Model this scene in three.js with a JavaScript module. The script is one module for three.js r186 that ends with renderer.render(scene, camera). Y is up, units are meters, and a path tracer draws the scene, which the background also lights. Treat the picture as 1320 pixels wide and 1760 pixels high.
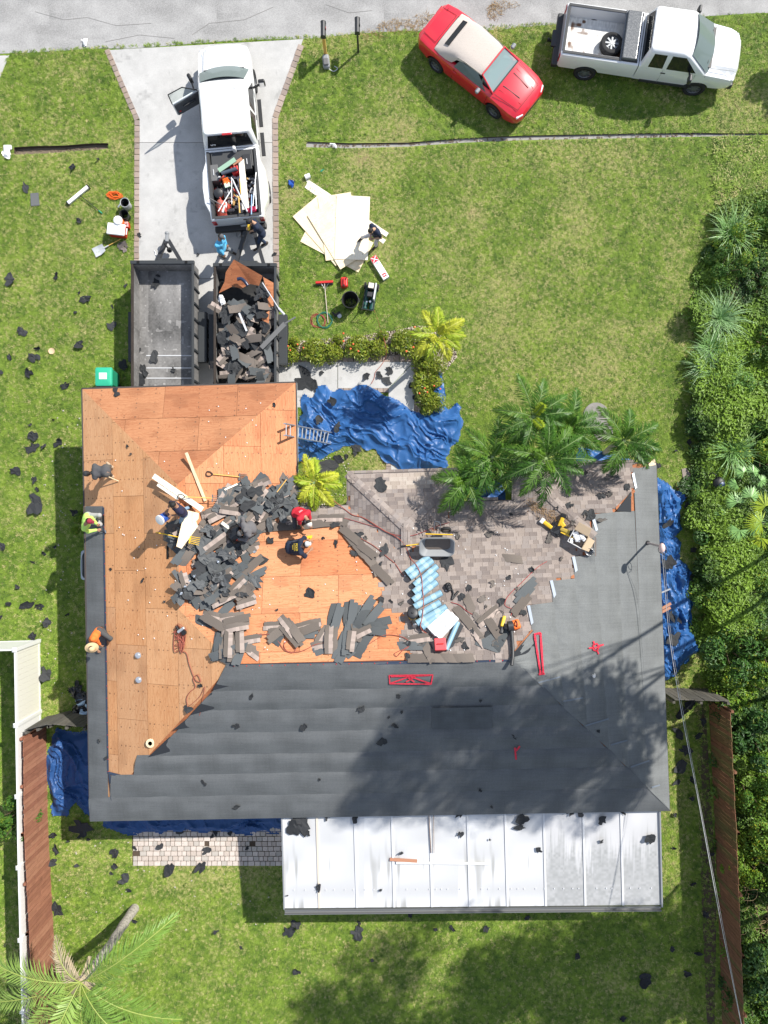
import * as THREE from 'three';
import { RoundedBoxGeometry } from 'three/addons/geometries/RoundedBoxGeometry.js';
import { mergeGeometries, mergeVertices, toCreasedNormals } from 'three/addons/utils/BufferGeometryUtils.js';
import { Brush, Evaluator, SUBTRACTION } from 'three-bvh-csg';

// ------------------------------------------------------------------ camera, sky, sun, exposure
const F = 1265, H = 27.5, CX = 660, CY = 880;            // a drone 27.5 m up, looking straight down
const scene = new THREE.Scene();
const camera = new THREE.PerspectiveCamera(2 * Math.atan(880 / F) * 180 / Math.PI, 0.75, 0.5, 900);
camera.position.set(0, H, 0); camera.up.set(0, 0, -1); camera.lookAt(0, 0, 0);
const SUN = new THREE.Vector3(0.78, 1, -0.68).normalize();
const sun = new THREE.DirectionalLight(new THREE.Color(1, 0.955, 0.88), 4.7);
sun.position.copy(SUN).multiplyScalar(80); sun.castShadow = true; sun.shadow.radius = 1.4;
sun.shadow.mapSize.set(4096, 4096);
Object.assign(sun.shadow.camera, { left: -32, right: 32, top: 32, bottom: -32, near: 1, far: 200 });
scene.add(sun); scene.add(sun.target);
const EXPOSURE = 1.45;
{ // sky: blue with broken fair-weather cloud
  const W = 512, Hh = 256, d = new Float32Array(W * Hh * 4);
  const n2 = (x, y) => Math.sin(x * 1.7 + Math.sin(y * 2.3 + 1.1) * 1.3) * Math.sin(y * 2.1 + Math.sin(x * 1.9) * 1.2);
  for (let j = 0; j < Hh; j++) for (let i = 0; i < W; i++) {
    const el = ((j + 0.5) / Hh - 0.5) * Math.PI, az = (i + 0.5) / W * 2 * Math.PI, y = Math.sin(el), c = Math.cos(el);
    const x = c * Math.cos(az), z = c * Math.sin(az);
    let r, g, b;
    if (y >= 0) {
      const t = Math.pow(1 - y, 2.2);
      r = 0.27 + 0.4 * t; g = 0.40 + 0.36 * t; b = 0.66 + 0.22 * t;
      const k = 1.4 / (y + 0.25), q = n2(x * k * 2.2, z * k * 2.2) + 0.55 * n2(x * k * 5.1 + 3, z * k * 5.1) + 0.3 * n2(x * k * 11, z * k * 11 + 5);
      const m = Math.min(1, Math.max(0, q * 1.1 + 0.12)) * Math.min(1, y * 6);
      r += (1.0 - r) * m * 0.75; g += (1.01 - g) * m * 0.75; b += (1.04 - b) * m * 0.75;
    } else { r = 0.16; g = 0.18; b = 0.12; }
    const o = (j * W + i) * 4; d[o] = r; d[o + 1] = g; d[o + 2] = b; d[o + 3] = 1;
  }
  const t = new THREE.DataTexture(d, W, Hh, THREE.RGBAFormat, THREE.FloatType);
  t.mapping = THREE.EquirectangularReflectionMapping; t.magFilter = t.minFilter = THREE.LinearFilter; t.needsUpdate = true;
  scene.background = t; scene.environment = t; scene.backgroundIntensity = scene.environmentIntensity = 0.62;
}
const renderer = new THREE.WebGLRenderer({ antialias: true });
renderer.toneMapping = THREE.LinearToneMapping; renderer.toneMappingExposure = EXPOSURE;
renderer.shadowMap.enabled = true; renderer.setSize(768, 1024);

// ------------------------------------------------------------------ helpers
const V = (x, y, z) => new THREE.Vector3(x, y, z);
const P = (x, y, h = 0) => V((x - CX) / F * (H - h), h, (y - CY) / F * (H - h));   // photograph point at a height -> place
const rngOf = (a) => () => { a |= 0; a = a + 0x6D2B79F5 | 0; let t = Math.imul(a ^ a >>> 15, 1 | a); t = t + Math.imul(t ^ t >>> 7, 61 | t) ^ t; return ((t ^ t >>> 14) >>> 0) / 4294967296; };
const R0 = rngOf(7);
const rr = (r, a, b) => a + (b - a) * r();
const lerp = (a, b, t) => a + (b - a) * t, clamp = (x, a = 0, b = 1) => Math.min(b, Math.max(a, x)), sstep = (a, b, x) => { const t = clamp((x - a) / (b - a)); return t * t * (3 - 2 * t); };
// value noise
const hash2 = (x, y, s) => { let h = Math.imul(x, 374761393) ^ Math.imul(y, 668265263) ^ Math.imul(s, 1442695041); h = Math.imul(h ^ h >>> 13, 1274126177); return ((h ^ h >>> 16) >>> 0) / 4294967296; };
const vn = (x, y, s = 0) => { const ix = Math.floor(x), iy = Math.floor(y); let u = x - ix, v = y - iy; u = u * u * (3 - 2 * u); v = v * v * (3 - 2 * v); const a = hash2(ix, iy, s), b = hash2(ix + 1, iy, s), c = hash2(ix, iy + 1, s), d = hash2(ix + 1, iy + 1, s); return a + (b - a) * u + (c - a) * v + (a - b - c + d) * u * v; };
const vnt = (x, y, p, s = 0) => { // tileable with period p
  const ix = Math.floor(x), iy = Math.floor(y), m = (k) => ((k % p) + p) % p; let u = x - ix, v = y - iy; u = u * u * (3 - 2 * u); v = v * v * (3 - 2 * v);
  const a = hash2(m(ix), m(iy), s), b = hash2(m(ix + 1), m(iy), s), c = hash2(m(ix), m(iy + 1), s), d = hash2(m(ix + 1), m(iy + 1), s); return a + (b - a) * u + (c - a) * v + (a - b - c + d) * u * v; };
const fbm = (x, y, s = 0, o = 4) => { let a = 0.5, t = 0, n = 0; for (let i = 0; i < o; i++) { t += a * vn(x, y, s + i); n += a; a *= 0.5; x *= 2.03; y *= 2.03; } return t / n; };
const inPoly = (x, y, p) => { let c = false; for (let i = 0, j = p.length - 1; i < p.length; j = i++) if ((p[i][1] > y) !== (p[j][1] > y) && x < (p[j][0] - p[i][0]) * (y - p[i][1]) / (p[j][1] - p[i][1]) + p[i][0]) c = !c; return c; };

const used = {};
function numbered(n) { const k = used[n] = (used[n] ?? -1) + 1; return k ? n + '_' + String(k).padStart(3, '0') : n; }
function tag(o, label, category, group, kind) { if (label) o.userData.label = label; if (category) o.userData.category = category; if (group) o.userData.group = group; if (kind) o.userData.kind = kind; return o; }
const shadows = (o) => { o.castShadow = o.receiveShadow = true; return o; };
function thing(name, label, category, pos = V(0, 0, 0), yaw = 0, group) { const o = new THREE.Group(); o.name = numbered(name); o.position.copy(pos); o.rotation.y = yaw; scene.add(o); return tag(o, label, category, group); }
function part(parent, name, geo, mat, label) { const m = shadows(new THREE.Mesh(geo, mat)); m.name = name; parent.add(m); if (label) m.userData.label = label; return m; }
// geometry given in world axes, under a thing that stands at some place without a turn
function partW(parent, name, geo, mat, label) { const p = V(0, 0, 0); parent.updateWorldMatrix(true, false); p.setFromMatrixPosition(parent.matrixWorld); return part(parent, name, geo.translate(-p.x, -p.y, -p.z), mat, label); }
// one mesh thing from geometry in world axes, with its origin at its base
function single(name, label, category, geo, mat, group) {
  geo.computeBoundingBox(); const b = geo.boundingBox, c = b.getCenter(V(0, 0, 0)); c.y = b.min.y; geo.translate(-c.x, -c.y, -c.z);
  const m = shadows(new THREE.Mesh(geo, mat)); m.name = numbered(name); m.position.copy(c); scene.add(m); return tag(m, label, category, group);
}
function struct(name, geo, mat) { const m = shadows(new THREE.Mesh(geo, mat)); m.name = numbered(name); m.userData.kind = 'structure'; scene.add(m); return m; }
function copyOf(o, pos, yaw, label, group) { const c = o.clone(); c.name = numbered(o.name.replace(/_\d{3}$/, '')); c.userData = { ...o.userData }; if (pos) c.position.copy(pos); if (yaw !== undefined) c.rotation.y = yaw; if (label) c.userData.label = label; if (group) c.userData.group = group; scene.add(c); return c; }

// geometries
const flat = (g) => { if (g.index) g = g.toNonIndexed(); for (const k of Object.keys(g.attributes)) if (!['position', 'normal', 'uv', 'color'].includes(k)) g.deleteAttribute(k); g.morphAttributes = {}; return g; };
function merge(list) { const l = list.filter(Boolean).map((g) => { g = flat(g); if (!g.attributes.normal) g.computeVertexNormals(); if (!g.attributes.uv) g.setAttribute('uv', new THREE.BufferAttribute(new Float32Array(g.attributes.position.count * 2), 2)); return g; }); const col = l.some((g) => g.attributes.color); if (col) for (const g of l) if (!g.attributes.color) tint(g, [1, 1, 1]); for (const g of l) g.clearGroups(); return mergeGeometries(l); }
function tint(g, c) { const n = g.attributes.position.count, a = new Float32Array(n * 3); for (let i = 0; i < n; i++) { a[i * 3] = c[0]; a[i * 3 + 1] = c[1]; a[i * 3 + 2] = c[2]; } g.setAttribute('color', new THREE.BufferAttribute(a, 3)); return g; }
function uvm(g, s = 1, ox = 0, oy = 0) { g = flat(g); const p = g.attributes.position, n = g.attributes.normal, u = new Float32Array(p.count * 2); for (let i = 0; i < p.count; i++) { const ax = Math.abs(n.getX(i)), ay = Math.abs(n.getY(i)), az = Math.abs(n.getZ(i)), x = p.getX(i), y = p.getY(i), z = p.getZ(i); let a, b; if (ay >= ax && ay >= az) { a = x; b = -z; } else if (ax > az) { a = z; b = y; } else { a = x; b = y; } u[i * 2] = a * s + ox; u[i * 2 + 1] = b * s + oy; } g.setAttribute('uv', new THREE.BufferAttribute(u, 2)); return g; }
const box = (w, h, d, x = 0, y = 0, z = 0, ry = 0, rz = 0, rx = 0) => { const g = new THREE.BoxGeometry(w, h, d); if (rx) g.rotateX(rx); if (rz) g.rotateZ(rz); if (ry) g.rotateY(ry); return uvm(g.translate(x, y, z)); };
const rbox = (w, h, d, r, x = 0, y = 0, z = 0, ry = 0, rz = 0, seg = 1) => { const g = new RoundedBoxGeometry(w, h, d, seg, r); if (rz) g.rotateZ(rz); if (ry) g.rotateY(ry); return uvm(flat(g.translate(x, y, z))); };
const cyl = (r1, r2, h, n = 16, x = 0, y = 0, z = 0, open = false) => flat(new THREE.CylinderGeometry(r1, r2, h, n, 1, open).translate(x, y, z));
const sph = (r, x, y, z, sx = 1, sy = 1, sz = 1, n = 10) => flat(new THREE.SphereGeometry(r, n, Math.max(6, n - 3)).scale(sx, sy, sz).translate(x, y, z));
function rod(a, b, r, r2 = r, n = 6) { const d = b.clone().sub(a), l = d.length(); const g = new THREE.CylinderGeometry(r2, r, l, n); g.applyQuaternion(new THREE.Quaternion().setFromUnitVectors(V(0, 1, 0), d.normalize())); return flat(g.translate((a.x + b.x) / 2, (a.y + b.y) / 2, (a.z + b.z) / 2)); }
function bar(a, b, w, h) { const d = b.clone().sub(a), l = d.length(); const g = new THREE.BoxGeometry(l, h, w); const x = d.normalize(), z = V(0, 1, 0).cross(x).normalize().negate(); if (!isFinite(z.x) || z.length() < 0.5) z.set(0, 0, 1); const y = z.clone().cross(x); const m = new THREE.Matrix4().makeBasis(x, y, z); g.applyMatrix4(m); return flat(g.translate((a.x + b.x) / 2, (a.y + b.y) / 2, (a.z + b.z) / 2)); }
const tube = (pts, r, seg = pts.length * 6, n = 6, closed = false) => flat(new THREE.TubeGeometry(new THREE.CatmullRomCurve3(pts, closed), seg, r, n, closed));
const lathe = (pts, n = 24) => flat(new THREE.LatheGeometry(pts.map((p) => new THREE.Vector2(p[0], p[1])), n));
// a flat plate over a polygon of places (already 3D); thickness hangs below
function plate(pts, th = 0.02, uvRot = 0, ox = 0, oy = 0) {
  const sh = pts.map((p) => new THREE.Vector2(p.x, p.z)); const cw = THREE.ShapeUtils.area(sh) < 0; const q = cw ? pts.slice().reverse() : pts; const s2 = cw ? sh.slice().reverse() : sh;
  const tri = THREE.ShapeUtils.triangulateShape(s2, []), pos = []; const top = (i) => [q[i].x, q[i].y, q[i].z], low = (i) => [q[i].x, q[i].y - th, q[i].z];
  for (const [a, b, c] of tri) { pos.push(...top(a), ...top(c), ...top(b)); if (th) pos.push(...low(a), ...low(b), ...low(c)); }
  if (th) for (let i = 0; i < q.length; i++) { const j = (i + 1) % q.length; pos.push(...top(i), ...top(j), ...low(j), ...top(i), ...low(j), ...low(i)); }
  const g = new THREE.BufferGeometry(); g.setAttribute('position', new THREE.BufferAttribute(new Float32Array(pos), 3)); g.computeVertexNormals();
  const u = new Float32Array(pos.length / 3 * 2), c = Math.cos(uvRot), s = Math.sin(uvRot); for (let i = 0; i < pos.length / 3; i++) { const x = pos[i * 3], z = pos[i * 3 + 2]; u[i * 2] = x * c + z * s + ox; u[i * 2 + 1] = -x * s + z * c + oy; } g.setAttribute('uv', new THREE.BufferAttribute(u, 2)); return g;
}
const gpoly = (px, h = 0) => px.map(([x, y]) => P(x, y, h));
function clipConvex(sub, clip) { // both [[x,z]...]; clip any winding
  let a = 0; for (let i = 0; i < clip.length; i++) { const p = clip[i], q = clip[(i + 1) % clip.length]; a += p[0] * q[1] - q[0] * p[1]; } const sg = Math.sign(a); let out = sub;
  for (let i = 0; i < clip.length && out.length; i++) { const p = clip[i], q = clip[(i + 1) % clip.length]; const side = (r) => sg * ((q[0] - p[0]) * (r[1] - p[1]) - (q[1] - p[1]) * (r[0] - p[0])); const inp = out; out = [];
    for (let k = 0; k < inp.length; k++) { const s = inp[k], e = inp[(k + 1) % inp.length], ds = side(s), de = side(e); if (ds >= 0) out.push(s); if (ds * de < 0) { const t = ds / (ds - de); out.push([s[0] + (e[0] - s[0]) * t, s[1] + (e[1] - s[1]) * t]); } } }
  return out;
}
const area2 = (p) => { let a = 0; for (let i = 0; i < p.length; i++) { const q = p[(i + 1) % p.length]; a += p[i][0] * q[1] - q[0] * p[i][1]; } return Math.abs(a / 2); };

// textures
function tex(w, h, fn, srgb = true, repeat = true) { const d = new Uint8Array(w * h * 4); for (let j = 0; j < h; j++) for (let i = 0; i < w; i++) { const c = fn(i, j), o = (j * w + i) * 4; for (let k = 0; k < 3; k++) { let v = typeof c === 'number' ? c : c[k]; if (srgb) v = v <= 0.0031308 ? v * 12.92 : 1.055 * Math.pow(v, 1 / 2.4) - 0.055; d[o + k] = clamp(v) * 255 + 0.5; } d[o + 3] = 255; } const t = new THREE.DataTexture(d, w, h); t.magFilter = THREE.LinearFilter; t.minFilter = THREE.LinearMipmapLinearFilter; t.generateMipmaps = true; if (srgb) t.colorSpace = THREE.SRGBColorSpace; if (repeat) t.wrapS = t.wrapT = THREE.RepeatWrapping; t.needsUpdate = true; return t; }
const rep = (t, a, b = a) => { const c = t.clone(); c.repeat.set(a, b); c.needsUpdate = true; return c; };
const mixc = (a, b, t) => [a[0] + (b[0] - a[0]) * t, a[1] + (b[1] - a[1]) * t, a[2] + (b[2] - a[2]) * t];
const rgb = (r, g, b) => new THREE.Color().setRGB(r, g, b);
const mat = (c, rough = 0.8, o = {}) => new THREE.MeshStandardMaterial({ color: Array.isArray(c) ? rgb(...c) : c, roughness: rough, side: THREE.DoubleSide, ...o });
const pmat = (c, rough = 0.4, o = {}) => new THREE.MeshPhysicalMaterial({ color: Array.isArray(c) ? rgb(...c) : c, roughness: rough, side: THREE.DoubleSide, ...o });

// faces wound so that they look up (leaves, blades), normals bent a little towards the sky
function upward(g, bend = 0) { const p = g.attributes.position; for (let i = 0; i < p.count; i += 3) { const ax = p.getX(i + 1) - p.getX(i), az = p.getZ(i + 1) - p.getZ(i), bx = p.getX(i + 2) - p.getX(i), bz = p.getZ(i + 2) - p.getZ(i); if (az * bx - ax * bz < 0) { const x = p.getX(i + 1), y = p.getY(i + 1), z = p.getZ(i + 1); p.setXYZ(i + 1, p.getX(i + 2), p.getY(i + 2), p.getZ(i + 2)); p.setXYZ(i + 2, x, y, z); } } g.computeVertexNormals(); if (bend) { const n = g.attributes.normal, v = new THREE.Vector3(); for (let i = 0; i < n.count; i++) { v.set(n.getX(i), n.getY(i) + bend, n.getZ(i)).normalize(); n.setXYZ(i, v.x, v.y, v.z); } } return g; }
// ------------------------------------------------------------------ textures and materials
const LAWN = { x0: -20.5, z0: -20.5, s: 41 };
// places where the lawn is thin and dry: [photo x, photo y, radius px, strength]
const DRY = [[300, 1440, 90, .5], [90, 110, 26, .8], [135, 128, 20, .8], [160, 112, 16, .7], [500, 215, 26, .6], [495, 265, 26, .7], [620, 268, 18, .7], [500, 330, 25, .6], [1060, 280, 60, .55], [820, 345, 70, .35], [1000, 420, 60, .45], [930, 560, 80, .35], [780, 460, 60, .4], [1010, 640, 60, .4], [915, 700, 50, .4], [540, 528, 24, .5], [200, 240, 18, .9], [205, 262, 16, .8], [240, 430, 16, 1], [90, 1215, 16, 1], [110, 1205, 14, 1], [1050, 1690, 30, .8], [1110, 1650, 28, .5], [330, 1490, 70, .7], [235, 1470, 16, 1], [560, 1700, 60, .3], [700, 1690, 70, .3], [1150, 330, 30, .4], [815, 370, 16, .9], [1110, 1195, 24, .4], [40, 1640, 60, .7], [10, 1400, 40, .8], [420, 1480, 60, .8], [660, 800, 16, .9], [700, 230, 40, .35], [1090, 790, 30, .3], [625, 70, 20, .6]];
const lawnAt = (x, z) => { // dryness 0..1 and tone at a place
  const px = CX + x * F / H, py = CY + z * F / H; let d = 0;
  for (const [a, b, r, s] of DRY) { const q = ((px - a) ** 2 + (py - b) ** 2) / (r * r); if (q < 4) d += s * Math.exp(-q * 1.3); }
  d *= 0.5 + fbm(x * 1.3, z * 1.3, 5, 3);
  d += 0.5 * sstep(0.48, 0.74, fbm(x * 0.45 + 7, z * 0.45, 11, 4)) + 0.2 * sstep(0.5, 0.8, vn(x * 0.16, z * 1.15 + 3, 21)) * (px > 520 && py < 640 && py > 240 ? 1 : 0.3);
  if (px > 1180 && py > 240) d *= 0.4; if (px < 480 || py > 1420) d *= 0.62;
  return clamp(d);
};
const GREEN_A = [0.075, 0.155, 0.014], GREEN_B = [0.25, 0.36, 0.040], STRAW = [0.52, 0.455, 0.20], SOIL = [0.24, 0.165, 0.10];
const lawnCoarse = new Float32Array(129 * 129); for (let j = 0; j < 129; j++) for (let i = 0; i < 129; i++) lawnCoarse[j * 129 + i] = lawnAt(LAWN.x0 + i / 128 * LAWN.s, LAWN.z0 + j / 128 * LAWN.s);
const dryAt = (x, z) => { const u = clamp((x - LAWN.x0) / LAWN.s, 0, .9999) * 128, v = clamp((z - LAWN.z0) / LAWN.s, 0, .9999) * 128, i = u | 0, j = v | 0, a = u - i, b = v - j, k = j * 129 + i; return lerp(lerp(lawnCoarse[k], lawnCoarse[k + 1], a), lerp(lawnCoarse[k + 129], lawnCoarse[k + 130], a), b); };
const T = {};
T.lawn = tex(2048, 2048, (i, j) => { // row 0 is v = 0
  const x = LAWN.x0 + (i + .5) / 2048 * LAWN.s, z = LAWN.z0 + LAWN.s - (j + .5) / 2048 * LAWN.s, d = dryAt(x, z), f = vn(x * 24, z * 24, 3) * .5 + vn(x * 9, z * 9, 4) * .5, q = vn(x * 3.1, z * 3.1, 9);
  let c = mixc(GREEN_A, GREEN_B, clamp(f * .75 + q * .45 - .12)); c = mixc(c, STRAW, clamp(d * 1.1 * (.35 + f)) * .62); if (d > .62) c = mixc(c, SOIL, clamp((d - .62) * 2.2) * (.3 + f)); return c;
}, true, false);
T.fine = tex(256, 256, (i, j) => .35 + .65 * (vnt(i / 2, j / 2, 128, 1) * .6 + vnt(i / 6.4, j / 6.4, 40, 2) * .4), false);
T.concrete = tex(1024, 1024, (i, j) => { const u = i / 1024, v = j / 1024; const a = vnt(u * 6, v * 6, 6, 31), b = vnt(u * 22, v * 22, 22, 32), c = vnt(u * 256, v * 256, 256, 33), s = sstep(.62, .9, vnt(u * 11, v * 9, 9, 35) * .55 + vnt(u * 40, v * 40, 40, 36) * .45); const k = .455 + (a - .5) * .06 + (b - .5) * .055 + (c - .5) * .07 - s * .1; return [k * 1.0, k * .985, k * .955]; });
T.road = tex(1024, 1024, (i, j) => { const u = i / 1024, v = j / 1024; const a = vnt(u * 3, v * 7, 7, 41), b = vnt(u * 18, v * 18, 18, 42), c = vnt(u * 320, v * 320, 320, 43), st = sstep(.55, .8, vnt(u * 4, v * 30, 30, 44)); const k = .325 + (a - .5) * .08 + (b - .5) * .06 + (c - .5) * .12 - st * .03; return [k, k * .985, k * .965]; });
const grain = (u, v, sd) => { // u along the sheet 0..1 (2.44 m), v across 0..1 (1.22 m): rotary-cut veneer
  const w = vnt(u * 6, v * 8, 8, sd) * 1.1 + vnt(u * 17, v * 12, 36, sd + 1) * .3, r = Math.abs(((v * 15 + w * 4.4) % 1 + 1) % 1 - .5) * 2, f = vnt(u * 40, v * 300, 600, sd + 2), l = vnt(u * 12, v * 90, 180, sd + 3);
  return { r: sstep(.55, 1, r), f, l };
};
const plyTex = (sd, light, mid, dark, nails) => { const knots = []; const r = rngOf(sd * 77 + 5); for (let k = 0; k < (nails ? 9 : 5); k++) knots.push([r(), r(), .004 + r() * .009]); return tex(1024, 512, (i, j) => {
  const u = i / 1024, v = j / 512, g = grain(u, v, sd); let c = mixc(light, mid, clamp(g.r * .5 + (g.l - .5) * 1.0 + .2 + (vnt(u * 2, v * 2, 2, sd + 13) - .5) * .5)); c = mixc(c, dark, clamp((g.f - .55) * .8) + sstep(.55, .85, vnt(u * 4, v * 3, 12, sd + 8)) * .28);
  for (const [a, b, q] of knots) { const dx = (u - a) * 2, dy = v - b, d = Math.hypot(dx, dy * 1.4); if (d < q * 2.6) c = mixc(c, [dark[0] * .35, dark[1] * .3, dark[2] * .3], sstep(q * 2.6, q * .5, d) * .8); }
  if (nails) { const nu = ((u * 4) % 1 + 1) % 1, du = Math.min(nu, 1 - nu) / 4 * 2.44, nv = ((v * 7) % 1 + 1) % 1, dv = Math.min(nv, 1 - nv) / 7 * 1.22, jit = hash2(Math.round(u * 4), Math.round(v * 7), sd); if (jit > .2) { const d = Math.hypot(du - (jit - .6) * .03, dv * .8); if (d < .028) c = mixc(c, [.09, .045, .025], sstep(.028, .008, d) * .8); } }
  return c; }); };
const ORANGE = [[.40, .155, .066], [.31, .098, .036], [.16, .045, .016]], TAN = [[.59, .33, .17], [.48, .225, .10], [.22, .095, .04]], PALE = [[.82, .68, .42], [.76, .58, .32], [.6, .4, .2]];
T.plyO = [1, 2].map((s) => plyTex(s, ...ORANGE, true)); T.plyT = [3, 4].map((s) => plyTex(s, ...TAN, true)); T.plyP = plyTex(5, ...PALE, false);
T.felt = tex(512, 512, (i, j) => { const u = i / 512, v = j / 512, a = vnt(u * 5, v * 5, 5, 61), b = vnt(u * 3, v * 60, 60, 62), c = vnt(u * 170, v * 170, 170, 63), d = vnt(u * 40, v * 2, 40, 64); const k = 1 + (a - .5) * .30 + (b - .5) * .14 + (c - .5) * .30 + (d - .5) * .07; return [.106 * k, .112 * k, .116 * k]; });
T.gran = tex(256, 256, (i, j) => { const a = vnt(i / 2, j / 2, 128, 71), b = vnt(i / 9, j / 9, 28, 72); const k = .55 + a * .62 + b * .28; return [k, k * .985, k * .97]; });
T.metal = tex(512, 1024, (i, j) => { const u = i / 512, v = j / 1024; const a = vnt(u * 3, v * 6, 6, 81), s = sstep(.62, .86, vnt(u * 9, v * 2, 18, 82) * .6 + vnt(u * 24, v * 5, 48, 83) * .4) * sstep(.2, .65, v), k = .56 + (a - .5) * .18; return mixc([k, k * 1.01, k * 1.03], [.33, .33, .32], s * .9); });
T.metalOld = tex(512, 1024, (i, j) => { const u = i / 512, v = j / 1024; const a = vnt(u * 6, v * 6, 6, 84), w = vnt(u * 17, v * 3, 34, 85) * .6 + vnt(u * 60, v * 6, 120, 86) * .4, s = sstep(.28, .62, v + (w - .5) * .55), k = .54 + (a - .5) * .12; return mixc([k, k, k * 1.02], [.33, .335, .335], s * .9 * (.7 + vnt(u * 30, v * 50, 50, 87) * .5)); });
T.wood = tex(256, 512, (i, j) => { const u = i / 256, v = j / 512, f = vnt(u * 60, v * 6, 120, 91), a = vnt(u * 4, v * 3, 12, 92); const k = .72 + f * .4 + (a - .5) * .35; return [k, k * .98, k * .95]; });
T.bark = tex(256, 512, (i, j) => { const u = i / 256, v = j / 512, ring = sstep(.7, 1, ((v * 14 + vnt(u * 4, v * 8, 8, 93) * .4) % 1)), f = vnt(u * 30, v * 60, 60, 94); const k = .36 + (f - .5) * .2 - ring * .16; return [k, k * .95, k * .86]; });
T.dirty = tex(512, 1024, (i, j) => { const u = i / 512, v = j / 1024; const a = vnt(u * 4, v * 6, 6, 95), b = vnt(u * 24, v * 6, 48, 96), c = vnt(u * 90, v * 90, 90, 97), sp = vnt(u * 40, v * 40, 40, 98) > .86 ? .12 : 0; const k = .17 + (a - .45) * .16 + (b - .5) * .09 + (c - .5) * .06 + sp; return [k * 1.02, k * .99, k * .96]; });
T.stain = tex(512, 512, (i, j) => { const u = i / 512, v = j / 512, rib = sstep(.2, .5, Math.abs((v * 12) % 1 - .5)), a = vnt(u * 5, v * 5, 5, 101) * .6 + vnt(u * 18, v * 18, 18, 102) * .4, r = sstep(.60, .74, a + .16 * sstep(.5, .8, Math.sin(v * 6.283 + 1) * .5 + .5) - .06), k = .62 + rib * .06 + (vnt(u * 60, v * 20, 60, 103) - .5) * .2; return mixc([k, k * .98, k * .94], [.13, .065, .035], r); });

const M = {
  lawn: mat([1, 1, 1], .95, { map: T.lawn, bumpMap: rep(T.fine, 70), bumpScale: .03 }),
  blade: mat([1, 1, 1], .75),
  concrete: mat([1, 1, 1], .9, { map: T.concrete }), road: mat([1, 1, 1], .93, { map: T.road }),
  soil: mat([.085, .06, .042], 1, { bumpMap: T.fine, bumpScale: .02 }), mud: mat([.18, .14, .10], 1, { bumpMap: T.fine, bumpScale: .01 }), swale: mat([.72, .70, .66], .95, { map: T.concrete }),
  plyO: [[1, 1, 1], [.9, .86, .82], [1.08, 1.14, 1.15]].map((c, k) => mat(c, .8, { map: T.plyO[k % 2] })), plyN: [[1.5, 1.66, 1.8], [1.55, 1.85, 2.1], [1.4, 1.4, 1.4]].map((c, k) => mat(c, .8, { map: T.plyO[k % 2] })), plyT: [[1, 1, 1], [.9, .88, .86], [1.06, 1.04, 1], [.98, .9, .8]].map((c, k) => mat(c, .8, { map: T.plyT[k % 2] })), plyP: mat([1.08, 1.14, 1.3], .75, { map: T.plyP }),
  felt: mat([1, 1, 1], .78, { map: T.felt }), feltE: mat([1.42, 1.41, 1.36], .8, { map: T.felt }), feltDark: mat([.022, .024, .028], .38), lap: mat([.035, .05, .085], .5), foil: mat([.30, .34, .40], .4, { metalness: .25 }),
  white: mat([.80, .80, .80], .5), vinyl: mat([.74, .74, .72], .45), trim: mat([.70, .69, .66], .6), wall: mat([.62, .58, .50], .9), glass: pmat([.02, .025, .03], .08), black: mat([.015, .015, .017], .5), rubber: mat([.018, .018, .019], .85), plastic: mat([.03, .031, .034], .45), steel: mat([.42, .43, .45], .35, { metalness: .85 }), alum: mat([.68, .69, .7], .32, { metalness: .8 }), chrome: mat([.75, .76, .78], .12, { metalness: 1 }),
  brown: mat([.18, .10, .05], .8), scrap: mat([.040, .043, .047], .85, { map: null }), hole: mat([.006, .006, .006], 1),
  red: mat([.55, .025, .02], .4), orange: mat([.85, .16, .02], .6), yellow: mat([.80, .50, .03], .45), blue: mat([.015, .07, .32], .45), green: mat([.02, .28, .16], .5), lumber: mat([.80, .66, .44], .75, { map: T.wood }), lumberW: mat([.95, .90, .78], .7, { map: T.wood }), handle: mat([.70, .42, .10], .5), grey: mat([.25, .26, .27], .6), lightGrey: mat([.55, .56, .58], .55), rust: mat([.22, .09, .04], .9),
  spray: mat([.62, .03, .06], .9), hose: mat([.33, .075, .05], .6), hoseG: mat([.02, .16, .10], .6), cableGrey: mat([.13, .13, .13], .6), wire: mat([.55, .55, .56], .4, { metalness: .5 }),
};
const SHINGLE = [[.29, .243, .215], [.24, .20, .18], [.32, .272, .245], [.205, .172, .158], [.275, .238, .22]].map((c) => mat(c, .95, { map: rep(T.gran, 2) }));
const SHINGLE_NEW = [[.40, .34, .295], [.35, .295, .25], [.44, .385, .335]].map((c) => mat(c, .95, { map: rep(T.gran, 2) }));
M.shVC = mat([1, 1, 1], .93, { vertexColors: true, map: rep(T.gran, 2) });
M.vc = mat([1, 1, 1], .6, { vertexColors: true });
M.paver = [[.36, .285, .24], [.32, .25, .205], [.39, .315, .27], [.29, .235, .205]].map((c) => mat(c, .95, { map: rep(T.gran, 1.5) }));
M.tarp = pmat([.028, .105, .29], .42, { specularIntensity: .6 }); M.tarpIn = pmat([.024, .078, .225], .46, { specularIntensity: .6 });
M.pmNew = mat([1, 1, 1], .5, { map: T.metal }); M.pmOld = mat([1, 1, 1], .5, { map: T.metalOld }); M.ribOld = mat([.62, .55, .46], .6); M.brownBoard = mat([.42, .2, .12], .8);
M.blackFilm = pmat([.012, .013, .016], .2); M.paleFilm = pmat([.42, .56, .72], .25);
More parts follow.
